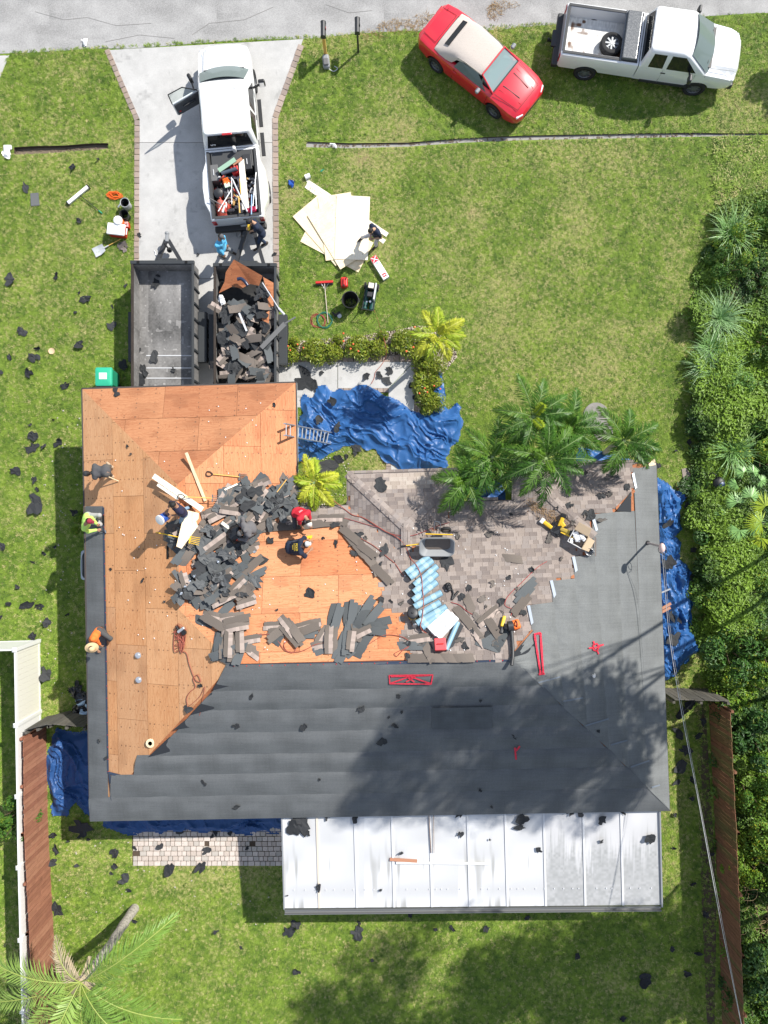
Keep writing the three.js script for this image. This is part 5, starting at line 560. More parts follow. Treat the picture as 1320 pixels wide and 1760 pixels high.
function curvedGlass(x0, x1, y0, y1, h0, h1, bow) { const g = new THREE.PlaneGeometry(1, 1, 10, 3), p = g.attributes.position; for (let i = 0; i < p.count; i++) { const u = p.getX(i) * 2, v = p.getY(i) + .5, b = bow * (1 - u * u); p.setXYZ(i, lerp(x0, x1, v) + b * (1 - v * .4), lerp(y0, y1, v) + .01, u * lerp(h0, h1, v)); } g.computeVertexNormals(); return g; }
function pickup(o) {
  const t = thing('pickup_truck', o.label, 'pickup truck', o.at, -Math.atan2(o.dir.z, o.dir.x)); const { xr, xf, hoodR, bedF, w } = o;
  const S = (x, ww, b, sh, top, in_ = .88) => [x, [[0, b], [ww * .86, b], [ww * .97, b + .12], [ww, lerp(b, sh, .5)], [ww * .985, sh - .12], [ww * .955, sh - .03], [ww * in_, sh], [ww * .6, top - .01], [ww * .3, top], [0, top + .006]]];
  const sh = o.sh, hd = o.hood, body = loft([S(xr, w * .96, .52, sh - .02, sh - .02), S(xr + .08, w * .99, .45, sh, sh), ...(o.wide ? [S(-2.85, w, .44, sh, sh, .875), S(-2.5, w * 1.16, .44, sh - .02, sh, .76), S(-1.95, w * 1.20, .44, sh - .03, sh, .735), S(-1.4, w * 1.15, .44, sh - .02, sh, .765), S(-1.05, w, .44, sh, sh, .875)] : []), S(bedF - .02, w, .42, sh, sh), S(bedF + .06, w, .40, sh, sh), S(hoodR - .1, w, .40, sh - .01, hd - .02), S(hoodR + .15, w * .985, .42, sh - .05, hd, .8), S(lerp(hoodR, xf, .6), w * .965, .44, sh - .12, hd - .02, .8), S(xf - .24, w * .93, .46, sh - .2, hd - .07, .78), S(xf - .09, w * .86, .48, sh - .28, hd - .16, .78), S(xf, w * .70, .52, sh - .4, hd - .3, .78)]);
  const tools = [arch(o.ax[0], .47, w * .92), arch(o.ax[0], .47, -w * .92), arch(o.ax[1], .47, w * .92), arch(o.ax[1], .47, -w * .92), new THREE.BoxGeometry(bedF - xr - .16, 1.2, o.bedW * 2).translate((bedF + xr) / 2 + .02, o.bedY + .6, 0), new THREE.BoxGeometry(.035, .9, w * 2.2).translate(bedF + .02, 1.12, 0)];
  part(t, 'body', crease(cut(body, tools), .42), M.paintW);
  const cb = o.cab; part(t, 'cab', crease(rings([[cb.y0 - .05, cb.b0, cb.b1, cb.hb, .12], [cb.y0, cb.b0, cb.b1 - .03, cb.hb, .12], [cb.y1 - .10, lerp(cb.b0, cb.t0, .9), lerp(cb.b1, cb.t1, .86), lerp(cb.hb, cb.ht, .86), .14], [cb.y1 - .03, cb.t0, cb.t1 - .02, cb.ht - .03, .16], [cb.y1, cb.t0 + .08, cb.t1 - .10, cb.ht - .11, .16], [cb.y1 + .015, cb.t0 + .25, cb.t1 - .3, cb.ht - .3, .16]]), .6), M.paintW);
  cabWindows(t, cb);
  for (const x of o.ax) for (const s of [-1, 1]) wheelAt(t, x, .40, s * (w * (o.wide && x < 0 ? 1.08 : .93) - .06), .40, .27, 8, s);
  part(t, 'underbody', merge([box(xf - xr - .9, .22, w * 1.1, (xf + xr) / 2, .50, 0), box(.9, .24, w * 1.42, o.ax[0], .58, 0), box(.9, .5, w * 1.42, o.ax[1], .62, 0)]), M.black);
  part(t, 'bed_floor', uvm(flat(new THREE.BoxGeometry(bedF - xr - .18, .02, o.bedW * 2 - .02).translate((bedF + xr) / 2 + .02, o.bedY + .012, 0)), .4, .62, .3), o.bedM);
  const L = bedF - xr; part(t, 'bed_rail_cap', merge([box(L - .1, .03, .09, (bedF + xr) / 2, sh + .012, o.bedW + .045), box(L - .1, .03, .09, (bedF + xr) / 2, sh + .012, -o.bedW - .045)]), M.liner);
  part(t, 'tailgate_cap', box(.10, .03, o.bedW * 2, xr + .07, sh + .0, 0), M.liner); part(t, 'bed_liner', merge([box(L - .2, sh - o.bedY, .02, (bedF + xr) / 2 + .02, (sh + o.bedY) / 2, o.bedW - .012), box(L - .2, sh - o.bedY, .02, (bedF + xr) / 2 + .02, (sh + o.bedY) / 2, -o.bedW + .012)]), o.linerM);
  for (const s of [-1, 1]) { part(t, 'tail_light', rbox(.07, .30, .16, .02, xr + .005, sh - .3, s * w * .87), M.tail); part(t, 'headlight', rbox(.16, .22, .36, .05, xf - .17, sh - .33, s * w * .70, s * -.35), M.lens); }
  part(t, 'rear_bumper', rbox(.24, .2, w * 1.9, .05, xr - .09, .55, 0), o.bumpM); part(t, 'front_bumper', rbox(.2, .24, w * 1.7, .06, xf - .06, .56, 0), o.bumpM); part(t, 'grille', rbox(.06, .34, w * .95, .02, xf - .03, .82, 0), M.chrome); part(t, 'cowl', bar(V(hoodR + .05, hd + .015, -w * .72), V(hoodR + .05, hd + .015, w * .72), .14, .02), M.black); part(t, 'wiper', merge([rod(V(hoodR + .0, hd + .06, -.6), V(hoodR - .04, hd + .09, .0), .012), rod(V(hoodR + .0, hd + .06, .05), V(hoodR - .04, hd + .09, .62), .012)]), M.black);
  for (const s of [-1, 1]) part(t, 'panel_gap', merge([rod(V(hoodR + .1, hd + .006, s * w * .74), V(xf - .22, hd - .06, s * w * .68), .008), rod(V(cb.b1 - .05, .5, s * w * .998), V(cb.b1 - .05, sh - .04, s * w * .965), .008)]), M.grey); part(t, 'hitch', merge([box(.3, .07, .07, xr - .3, .48, 0), sph(.05, xr - .42, .55, 0)]), M.black);
  return t;
}
// ---- white truck with the ladder of tools, backed down the driveway
const ram = pickup({ label: 'white crew cab pickup with an open door and tool filled bed on the driveway', at: V(-5.52, 0, -13.63), dir: V(-.088, 0, -.996), xr: -3.15, xf: 3.22, hoodR: 2.05, bedF: -.68, w: .99, sh: 1.24, hood: 1.26, ax: [-1.95, 2.15], bedW: .80, bedY: .72, bedM: M.liner, linerM: M.liner, bumpM: M.black, wide: true, cab: { y0: 1.2, y1: 1.89, b0: -.62, b1: 2.12, t0: -.42, t1: 1.34, hb: .97, ht: .84, split: [[-.48, .42, .22, .05], [.52, 1.62, .0, .52]], frontM: M.shield, sideM: M.tint } });
{
  for (const s of [-1, 1]) { part(ram, 'running_board', merge([box(1.0, .05, .14, .95, .42, s * 1.05), box(.85, .05, .14, -.2, .42, s * 1.05)]), M.black); part(ram, 'door_handle', rbox(.18, .035, .03, .012, .45, 1.08, s * .985), M.black); part(ram, 'door_handle', rbox(.18, .035, .03, .012, -.45, 1.08, s * .985), M.black); }
  const mir = part(ram, 'mirror', merge([bar(V(1.42, 1.25, .98), V(1.46, 1.35, 1.25), .06, .05), rbox(.13, .34, .24, .05, 1.47, 1.4, 1.32)]), M.black); part(mir, 'mirror_glass', box(.01, .26, .17, 1.40, 1.4, 1.32), M.chrome);
  // driver's door, swung open
  const dr = new THREE.Group(); dr.name = 'open_door'; ram.add(dr); dr.position.set(1.55, 0, -.98); dr.rotation.y = -1.14; // hangs from its front edge
  part(dr, 'door_panel', rbox(1.08, .72, .07, .03, -.54, .86, -.01), M.paintW); part(dr, 'door_lining', rbox(1.0, .64, .05, .03, -.54, .86, .04), M.dash); part(dr, 'window_frame', merge([rod(V(-.04, 1.22, 0), V(-.5, 1.78, 0), .02), rod(V(-.5, 1.78, 0), V(-1.05, 1.8, 0), .02), rod(V(-1.05, 1.8, 0), V(-1.07, 1.22, 0), .02)]), M.black); part(dr, 'window_glass', quadGeo([-.06, 1.22, 0], [-1.05, 1.22, 0], [-1.05, 1.79, 0], [-.5, 1.77, 0]), M.clear); part(dr, 'armrest', rbox(.5, .06, .08, .02, -.5, .95, .09), M.liner); part(dr, 'warning_light', rbox(.07, .07, .02, .008, -.92, .75, .075), M.red);
  const m2 = part(dr, 'mirror', merge([bar(V(-.15, 1.25, -.02), V(-.08, 1.35, -.28), .06, .05), rbox(.13, .34, .24, .05, -.07, 1.4, -.36)]), M.black); part(m2, 'mirror_glass', box(.01, .26, .17, -.14, 1.4, -.36), M.chrome);
  part(ram, 'door_opening', slabQuad([.50, .55, -1.0], [1.55, .55, -1.0], [1.55, 1.2, -1.0], [.50, 1.2, -1.0], .004), M.dash);
  for (let k = 0; k < 7; k++) part(ram, 'roof_lamp', sph(.03, 1.13 - Math.abs(k - 3) ** 2 * .012, 1.895, (k - 3) * .2, 1.4, .5, .8, 8), k === 5 ? M.black : M.lens);
  part(ram, 'brake_lamp', rbox(.07, .06, .36, .02, -.46, 1.84, 0), M.tail); part(ram, 'roof_seam', merge([bar(V(-.35, 1.885, .7), V(1.2, 1.885, .7), .012, .01), bar(V(-.35, 1.885, -.7), V(1.2, 1.885, -.7), .012, .01)]), M.lightGrey);
  part(ram, 'window_number', slabQuad([-.603, 1.35, -.72], [-.603, 1.35, -.46], [-.528, 1.52, -.46], [-.528, 1.52, -.72], -.004), decalMat(128, 96, '#08090a', (x) => { x.fillStyle = '#f4f4f4'; x.font = 'bold 84px sans-serif'; x.textAlign = 'center'; x.fillText('04', 64, 78); }));
  part(ram, 'tailgate_emblem', slabQuad([-3.152, .93, -.46], [-3.152, .93, .02], [-3.152, 1.12, .02], [-3.152, 1.12, -.46], -.006), decalMat(192, 80, '#dfe2e4', (x) => { x.strokeStyle = '#c9962e'; x.lineWidth = 9; x.beginPath(); x.arc(96, 66, 44, Math.PI, 0); x.stroke(); x.strokeStyle = '#3f8fb4'; x.lineWidth = 8; x.beginPath(); x.arc(96, 66, 30, Math.PI, 0); x.stroke(); }));
  part(ram, 'badge', sph(.07, -3.155, 1.05, .25, .2, .6, 1, 10), M.black); part(ram, 'number_plate', rbox(.015, .15, .30, .004, -3.24, .72, .18), M.lightGrey); part(ram, 'tool_chest', rbox(.62, .42, 1.5, .03, -1.03, 1.02, 0, 0, 0, 2), mat([.05, .052, .055], .55));
}
// ---- white supercab with the empty rusty bed
const ford = pickup({ label: 'white extended cab pickup with a spare wheel in its rusty empty bed', at: V(9.53, 0, -16.82), dir: V(.99, 0, .141), xr: -3.12, xf: 3.3, hoodR: 2.1, bedF: -.34, w: 1.0, sh: 1.27, hood: 1.32, ax: [-2.03, 2.03], bedW: .80, bedY: .76, bedM: M.bedW, linerM: M.lightGrey, bumpM: M.plastic, cab: { y0: 1.23, y1: 1.95, b0: -.28, b1: 2.15, t0: -.12, t1: 1.22, hb: .98, ht: .80, split: [[.0, .52, .05, .02], [.66, 1.72, .03, .55]], frontM: M.shield, sideM: M.tint } });
{
  part(ford, 'tool_chest', merge([rbox(.52, .40, 1.72, .03, -.72, 1.22, 0, 0, 0, 2), box(.06, .05, 1.8, -1.0, 1.3, 0)]), mat([.16, .165, .17], .35, { metalness: .5, roughnessMap: T.fine }));
  for (const s of [-1, 1]) { part(ford, 'mirror', merge([bar(V(1.5, 1.28, s * .97), V(1.52, 1.3, s * 1.15), .05, .04), rbox(.12, .26, .28, .05, 1.52, 1.34, s * 1.24)]), M.plastic); part(ford, 'door_handle', rbox(.17, .05, .03, .012, .62, 1.08, s * .992), M.black); part(ford, 'door_line', merge([bar(V(.58, .55, s * 1.0), V(.58, 1.2, s * .985), .008, .012), bar(V(1.78, .55, s * .998), V(1.74, 1.2, s * .985), .008, .012)]), M.grey); part(ford, 'clearance_strip', bar(V(-.05, .50, s * .99), V(1.7, .50, s * .99), .05, .10), M.plastic); }
  part(ford, 'bumper_step', rbox(.2, .10, .6, .02, -3.34, .62, 0), M.plastic);
  const sp = thing('spare_wheel', 'spare wheel lying in the empty bed of the white pickup beside the convertible', 'wheel', V(9.53, 0, -16.82), ford.rotation.y); const inner = wheelAt(sp, 0, 0, 0, .40, .27, 8, 1); inner.rotation.x = -Math.PI / 2; const loc = V(-1.33, .95, .15).applyAxisAngle(V(0, 1, 0), ford.rotation.y); sp.position.add(loc); inner.removeFromParent(); for (const ch of [...inner.children]) { ch.geometry.rotateX(-Math.PI / 2); sp.add(ch); }
}
// ------------------------------------------------------------------ trailers
function trailer(label, cx, zf, cplX, cplZ) {
  const W = 1.1, L = 4.45, y0 = .72, y1 = 1.42, t = thing('dump_trailer', label, 'trailer', V(cx, 0, zf + L / 2)), zc = -L / 2, ze = L / 2, dark = mat([.030, .034, .038], .6), rail = mat([.15, .11, .085], .8, { map: T.dirty });
  part(t, 'bed_floor', uvm(box(W * 2 - .1, .04, L - .1, 0, y0, 0), .22, cx, 0), M.dirtyBed);
  const in_ = M.dirtyBed; part(t, 'side_wall', uvm(box(.05, y1 - y0, L, -W + .03, (y0 + y1) / 2, 0), .25), in_); part(t, 'side_wall', uvm(box(.05, y1 - y0, L, W - .03, (y0 + y1) / 2, 0), .25), in_); part(t, 'front_wall', uvm(box(W * 2 - .1, y1 - y0, .05, 0, (y0 + y1) / 2, zc + .03), .25), in_); part(t, 'tail_gate', uvm(box(W * 2 - .1, y1 - y0, .05, 0, (y0 + y1) / 2, ze - .03), .25), in_);
  for (const s of [-1, 1]) { part(t, 'top_rail', rbox(.085, .085, L, .015, s * (W - .03), y1 + .02, 0), s < 0 ? rail : dark); for (let k = 0; k < 8; k++) part(t, 'stake', box(.05, y1 - y0, .07, s * (W + .015), (y0 + y1) / 2, zc + .3 + k * .55), dark); part(t, 'fender', merge([rbox(.30, .03, 1.75, .01, s * (W + .16), .86, .25), box(.30, .25, .03, s * (W + .16), .75, -.64), box(.30, .25, .03, s * (W + .16), .75, 1.14), box(.02, .16, 1.75, s * (W + .31), .78, .25)]), dark); for (const z of [-.2, .7]) wheelAt(t, s * (W + .16), .37, z, .37, .2, 6, s).rotation.y = Math.PI / 2; }
  part(t, 'front_rail', rbox(W * 2 + .06, .12, .13, .02, 0, y1 + .02, zc - .02), dark); for (const s of [-1, 1]) part(t, 'rail_pocket', box(.09, .04, .08, s * (W - .25), y1 + .075, zc - .02), M.hole); part(t, 'rear_rail', rbox(W * 2, .09, .09, .02, 0, y1 + .01, ze), dark);
  const c = V(cplX - cx, .5, cplZ - zf - L / 2); part(t, 'tongue', merge([bar(V(-.62, .52, zc), c.clone().add(V(-.05, .02, .1)), .13, .13), bar(V(.62, .52, zc), c.clone().add(V(.05, .02, .1)), .13, .13), bar(V(-.36, .5, zc - .38), V(.36, .5, zc - .38), .08, .1), bar(V(-W + .1, .52, zc - .04), V(W - .1, .52, zc - .04), .1, .14)]), M.plastic); part(t, 'coupler', merge([rbox(.13, .13, .34, .03, c.x, .55, c.z), sph(.085, c.x, .56, c.z - .15)]), M.grey); part(t, 'jack', merge([cyl(.035, .035, .7, 10, c.x + .0, .6, c.z + .35), rod(V(c.x, .95, c.z + .35), V(c.x + .2, .96, c.z + .35), .015), cyl(.1, .1, .03, 12, c.x, .25, c.z + .35)]), M.plastic); part(t, 'pump_box', rbox(.7, .34, .3, .03, 0, .74, zc - .22), dark);
  part(t, 'chain', tube([V(c.x - .02, .45, c.z + .1), V(c.x - .3, .25, c.z + .3), V(c.x - .55, .04, c.z + .5), V(c.x - .62, .04, c.z + .3)], .02, 20, 5), M.steel); part(t, 'frame', merge([box(.1, .14, L, -.5, .60, 0), box(.1, .14, L, .5, .60, 0)]), dark);
  return t;
}
M.dirtyBed = mat([1, 1, 1], .65, { map: T.dirty, metalness: .15 });
const tr1 = trailer('empty black dump trailer left of the loaded one, its bed scraped bare', -7.84, -8.81, -7.94, -10.05);
for (const z of [.9, 1.35, 1.72]) part(tr1, 'floor_seam', box(1.7, .012, .035, .05, .748, z), M.lightGrey);
trailer('black dump trailer heaped with torn shingles, hitched behind the white truck', -4.92, -8.72, -4.92, -10.75);
// ------------------------------------------------------------------ things on the lawn and the driveway
let airHose;
{ // letter boxes on posts by the road
  const mb = (name, label, x, y, wood) => { const p = P(x, y), t = thing(name, label, 'mailbox', p); if (wood) { part(t, 'post', rbox(.11, 1.05, .11, .01, 0, .52, 0), M.handle); part(t, 'arm', rbox(.10, .08, .42, .01, 0, 1.04, -.2), M.handle); } else part(t, 'post', rbox(.07, 1.1, .07, .008, 0, .55, 0), M.plastic); const b = rings([[0, -.14, .14, .085, .01], [.5, -.14, .14, .085, .01]]); const w = new THREE.Shape(); w.moveTo(-.09, 0); w.lineTo(.09, 0); w.lineTo(.09, .12); w.absarc(0, .12, .09, 0, Math.PI, false); w.lineTo(-.09, 0); part(t, 'box', uvm(flat(new THREE.ExtrudeGeometry(w, { depth: .52, bevelEnabled: false }).translate(0, 1.08, -.46))), M.plastic); part(t, 'door', uvm(flat(new THREE.ExtrudeGeometry(w, { depth: .012, bevelEnabled: false }).scale(1.08, 1.05, 1).translate(0, 1.075, -.475))), M.black); part(t, 'flag', rbox(.012, .15, .05, .004, .1, 1.25, -.2), wood ? M.red : M.plastic); return t; };
  mb('mailbox', 'black mailbox on an orange wooden post beside the driveway mouth', 560, 96, true); mb('mailbox', 'black mailbox on a thin black post, right of the wooden one', 616, 90, false);
  const p = P(561, 112); const bag = thing('backpack', 'grey backpack with pale straps leaning at the foot of the wooden mailbox post', 'bag', p); part(bag, 'bag', rbox(.26, .22, .52, .09, 0, .12, -.05, .1, 0, 3), M.grey); part(bag, 'pocket', rbox(.2, .1, .26, .04, 0, .24, .02, .1), M.cableGrey); part(bag, 'strap', tube([V(.1, .1, .2), V(.28, .05, .26), V(.42, .06, .16), V(.3, .04, .06)], .015, 20, 5), M.lightGrey);
}
{ // concrete lids
  const a = P(1024, 714); single('concrete_lid', 'round grey concrete lid in the lawn above the right palms, the larger of two', 'lid', uvm(flat(new THREE.CylinderGeometry(.47, .48, .08, 36).translate(a.x, .04, a.z))), M.lidC); const b = P(1036, 742); single('concrete_lid', 'smaller round concrete lid half hidden by palm leaves', 'lid', uvm(flat(new THREE.CylinderGeometry(.36, .37, .07, 32).translate(b.x, .035, b.z))), M.lidC);
}
{ // left lawn tools
  const p = P(136, 337), d = P(153, 323).sub(P(118, 352)), yaw = -Math.atan2(d.z, d.x), L = d.length(), t = thing('magnet_sweeper', 'long white magnetic sweeper bar with a black handle lying on the left lawn', 'sweeper', p, yaw); part(t, 'bar', rbox(L, .1, .13, .015, 0, .09, 0), M.white); for (const s of [-1, 1]) part(t, 'end_cap', rbox(.05, .13, .17, .015, s * L / 2, .08, 0), M.black); part(t, 'handle', rod(V(.05, .12, .06), V(.22, .06, .92), .014), M.black); part(t, 'grip', rod(V(.22, .06, .92), V(.25, .06, 1.08), .026), M.green);
  const r = rngOf(3), pts = []; for (let k = 0; k < 70; k++) { const a = k * .9 + r() * .5, q = rr(r, .08, .33); pts.push(P(198, 337).add(V(Math.cos(a) * q * 1.0, .03 + k * .0012, Math.sin(a) * q * .5))); } single('extension_cord', 'tangled orange extension cord on the grass above the grey bucket', 'cord', tube(pts, .011, 420, 5), M.orange);
  const pail = (name, label, x, y, r1, r2, h, m, mi, tilt) => { const o = thing(name, label, 'bucket', P(x, y)); if (tilt) o.rotation.set(...tilt); part(o, 'bucket', lathe([[0, .01], [r2, .0], [r1, h], [r1 + .015, h], [r1 + .015, h - .03], [r1 - .008, h - .01], [r2 - .01, .03], [0, .03]], 26), m); part(o, 'bucket_inside', lathe([[r1 - .012, h - .012], [r2 - .014, .034], [0, .034]], 24), mi); part(o, 'bail', tube([V(r1, h - .04, 0), V(r1 * .6, h - .1, r1 * 1.05), V(-r1 * .6, h - .1, r1 * 1.05), V(-r1, h - .04, 0)], .005, 20, 4), M.steel); return o; };
  pail('bucket', 'pale grey bucket holding dark tools at the top of the row beside the driveway', 221, 356, .16, .14, .42, M.lightGrey, M.black); single('putty_knife', 'white handled scraper leaning on the pale grey bucket', 'scraper', bar(P(203, 356, .06), P(211, 345, .3), .05, .02), M.white);
  pail('bucket', 'black bucket just below the pale grey bucket beside the driveway', 219, 375, .16, .14, .38, M.plastic, M.hole);
  const j = thing('water_cooler', 'round orange water jug with a white lid beside the driveway', 'water cooler', P(210, 387)); part(j, 'tank', lathe([[0, 0], [.15, 0], [.165, .05], [.17, .38], [.155, .42], [0, .42]], 26), M.orange); part(j, 'lid', lathe([[0, .5], [.12, .5], [.165, .47], [.17, .41], [0, .41]], 26), M.white); part(j, 'tap', rbox(.04, .05, .07, .01, .0, .09, .19), M.white);
  const c = thing('cool_box', 'red cool box with a white lid, the biggest box beside the driveway', 'cool box', P(206, 401), -.12); part(c, 'tub', rbox(.62, .34, .38, .04, 0, .18, 0, 0, 0, 2), M.red); part(c, 'lid', rbox(.66, .09, .42, .035, 0, .39, 0, 0, 0, 2), M.white); part(c, 'handle', rbox(.04, .04, .24, .01, .35, .28, 0), M.white);
  const k = thing('small_cooler', 'small red and pink box between the water jug and the brick border', 'box', P(221, 390), .1); part(k, 'tub', rbox(.15, .22, .22, .02, 0, .11, 0), M.red); part(k, 'lid', rbox(.14, .05, .2, .02, 0, .24, 0), mat([.7, .35, .33], .5)); part(k, 'handle', rod(V(-.06, .28, 0), V(.06, .28, 0), .012), M.black);
  const s = thing('scoop_shovel', 'grey scoop shovel with a wooden handle lying below the red cool box', 'shovel', P(172, 432), .47); const blade = new THREE.PlaneGeometry(.44, .36, 10, 10).rotateX(-Math.PI / 2), bp = blade.attributes.position; for (let i = 0; i < bp.count; i++) { const x = bp.getX(i), z = bp.getZ(i); bp.setY(i, .04 + Math.abs(z) ** 2 * 1.6 + Math.max(0, x) * .25 + Math.abs(Math.sin(z * 26)) * .006); bp.setZ(i, z * (1 - Math.max(0, x) * .9)); } blade.computeVertexNormals(); part(s, 'scoop', flat(blade), mat([.50, .52, .53], .5)); part(s, 'handle', rod(V(.2, .1, 0), V(.9, .12, .0), .016), M.handle); part(s, 'socket', rod(V(.18, .09, 0), V(.4, .105, 0), .026), M.lightGrey);
  const b = thing('wheeled_bin', 'green wheeled rubbish bin beside the empty trailer', 'bin', P(196, 656), 1.57); part(b, 'bin', crease(rings([[.12, -.26, .26, .24, .05], [.98, -.32, .32, .29, .06]]), .5), M.green); part(b, 'lid', crease(rings([[.99, -.35, .34, .31, .06], [1.05, -.33, .32, .29, .07], [1.08, -.24, .24, .22, .08]]), .6), mat([.03, .42, .25], .4)); part(b, 'hinge_bar', rod(V(-.37, 1.0, -.26), V(-.37, 1.0, .26), .028), M.plastic); part(b, 'lid_label', slabQuad([-.10, 1.085, -.14], [-.10, 1.085, .14], [.13, 1.085, .14], [.13, 1.085, -.14], .006), decalMat(96, 96, '#e9efe9', (x) => { x.strokeStyle = '#9fb8aa'; x.lineWidth = 5; x.strokeRect(10, 10, 76, 76); x.fillStyle = '#b9c8be'; for (let q = 0; q < 5; q++) x.fillRect(20, 22 + q * 12, 30 + (q % 3) * 12, 5); })); for (const q of [-1, 1]) wheelAt(b, -.27, .12, q * .27, .12, .05, 5, q);
  const ball = P(90, 604); single('plate_disc', 'round tan disc lying on the left lawn among the black scraps', 'disc', uvm(lathe([[0, .03], [.10, .035], [.115, .06], [.12, .05], [.10, .0], [0, 0]], 24).translate(ball.x, .02, ball.z)), mat([.66, .47, .30], .7));
  const w = P(14, 262); single('paper_scrap', 'white crumpled sheet at the left end of the drain slot', 'paper', tarpGeo([[5, 250], [20, 250], [24, 262], [17, 274], [8, 270]], { amp: .2, edge: .08, seed: 33, step: .03 }), M.white); const w2 = P(573, 252); single('paper_scrap', 'white crumpled paper in the long drain slot near the driveway', 'paper', tarpGeo([[567, 248], [577, 247], [579, 255], [568, 257]], { amp: .2, edge: .05, seed: 34, step: .025 }), M.white); single('paper_scrap', 'white paper on the road edge above the left lawn', 'paper', tarpGeo([[144, 67], [151, 67], [149, 82], [141, 81]], { amp: .1, edge: .05, seed: 35, step: .03 }), M.white);
}
{ // sheets of new plywood, boards and tools on the front lawn
  const sheet = (label, px, h, k) => { const g = plate(px.map(([x, y]) => P(x, y, h)), .018), u = g.attributes.uv, a = P(...px[0], h), b = P(...px[1], h), d = P(...px[3], h), e1 = d.clone().sub(a), e2 = b.clone().sub(a), p = g.attributes.position; for (let i = 0; i < p.count; i++) { const q = V(p.getX(i), h, p.getZ(i)).sub(a); u.setXY(i, q.dot(e1) / e1.lengthSq() + k * .3, q.dot(e2) / e2.lengthSq() + k * .21); } return single('plywood_sheet', label, 'plywood sheet', g, k === 4 ? M.plyNew : M.plyP); };
  sheet('pale plywood sheet at the bottom of the fanned pile, its corner pointing left', [[516, 415], [542, 364], [642, 417], [616, 468]], .06, 0); sheet('pale plywood sheet sticking out to the far left of the fanned pile', [[503, 372], [546, 336], [620, 421], [577, 457]], .085, 1); sheet('pale plywood sheet whose short edge shows at the top of the fanned pile', [[546, 339], [603, 330], [617, 440], [560, 448]], .11, 2); sheet('tilted plywood sheet with knots lying across the fanned pile under the whitest one', [[577, 340], [634, 433], [585, 463], [528, 370]], .135, 3); sheet('whitest plywood sheet, upright and topmost on the fanned pile', [[579, 335], [636, 338], [632, 447], [575, 445]], .16, 4);
  single('white_board', 'upper of two long white boards under the plywood pile', 'board', uvm(bar(P(529, 313, .03), P(666, 404, .03), .17, .03)), M.lumberW); single('white_board', 'lower of two long white boards under the plywood pile', 'board', uvm(bar(P(526, 319, .025), P(661, 416, .025), .17, .03)), M.lumberW);
  { const p = P(529, 305), t = thing('paper_roll', 'white paper roll at the upper end of the two white boards', 'paper roll', p, .4); part(t, 'roll', cyl(.09, .09, .2, 18).rotateZ(Math.PI / 2).translate(0, .09, 0), M.white); part(t, 'loose_end', slabQuad([-.1, .03, .08], [.1, .03, .08], [.1, .02, .22], [-.1, .02, .22], .006), M.white); }
  single('blue_rag', 'small bright blue rag on the lawn left of the white boards', 'rag', tarpGeo([[491, 311], [498, 310], [505, 318], [503, 324], [496, 323]], { amp: .25, edge: .06, seed: 36, step: .025 }), M.blue); single('green_bottle', 'small green bottle on the lawn above the plywood pile', 'bottle', merge([rod(P(551, 295, .03), P(555, 292, .03), .03), rod(P(555, 292, .03), P(557, 290.6, .03), .014)]), M.green);
  { const a = P(641, 444), b = P(664, 481), c = a.clone().lerp(b, .5), d = b.clone().sub(a), t = thing('carton', 'long white carton with red printed ends on the front lawn', 'carton', c, -Math.atan2(d.z, d.x)), L = d.length(); part(t, 'carton', rbox(L, .2, .25, .008, 0, .1, 0), M.white); part(t, 'printed_top', slabQuad([-L / 2 + .005, .201, -.12], [-L / 2 + .005, .201, .12], [L / 2 - .005, .201, .12], [L / 2 - .005, .201, -.12], .002), decalMat(64, 256, '#f0f0ee', (x) => { x.fillStyle = '#e0293a'; x.fillRect(0, 192, 64, 64); x.strokeStyle = '#f4f4f4'; x.lineWidth = 7; x.beginPath(); x.moveTo(6, 250); x.lineTo(58, 200); x.moveTo(6, 200); x.lineTo(58, 250); x.stroke(); x.fillStyle = '#9fc2dc'; x.beginPath(); x.arc(32, 180, 15, 0, 7); x.fill(); x.fillStyle = '#e0293a'; x.fillRect(12, 18, 40, 38); x.fillStyle = '#f4f4f4'; x.fillRect(20, 32, 24, 9); })); }
  { const t = thing('fuel_can', 'red fuel can above the black tub on the front lawn', 'fuel can', P(592, 488)); part(t, 'can', rbox(.27, .26, .38, .07, 0, .14, 0, .05, 0, 3), M.red); part(t, 'grip', rbox(.05, .06, .26, .02, 0, .31, 0), M.red); part(t, 'cap', cyl(.03, .03, .06, 12, 0, .3, .15), M.black); part(t, 'spout', rod(V(.07, .29, -.08), V(.09, .36, -.17), .016), M.black); }
  { const t = thing('push_broom', 'red headed push broom with a long handle lying on a green hose', 'broom', P(558, 490)); part(t, 'head', rbox(.66, .06, .09, .015, 0, .14, -.07, .06), M.red); part(t, 'bristles', rbox(.64, .1, .08, .01, 0, .07, -.02, .06), M.black); part(t, 'brace', merge([rod(V(-.14, .13, -.04), V(.03, .10, .2), .008), rod(V(.16, .13, -.05), V(.03, .10, .2), .008)]), M.steel); part(t, 'handle', rod(V(0, .13, -.05), V(.13, .06, 1.42), .014), mat([.62, .5, .45], .5)); }
  { const t = thing('black_tub', 'tall black plastic tub standing empty on the front lawn', 'tub', P(603, 523)); part(t, 'tub', lathe([[0, .0], [.22, 0], [.285, .62], [.31, .63], [.31, .59], [.285, .59]], 34), M.plastic); part(t, 'tub_inside', lathe([[.28, .615], [.215, .03], [0, .03]], 32), M.black); for (const s of [-1, 1]) part(t, 'grip', tube([V(s * .3, .5, -.08), V(s * .35, .48, 0), V(s * .3, .5, .08)], .012, 10, 5), M.plastic); }
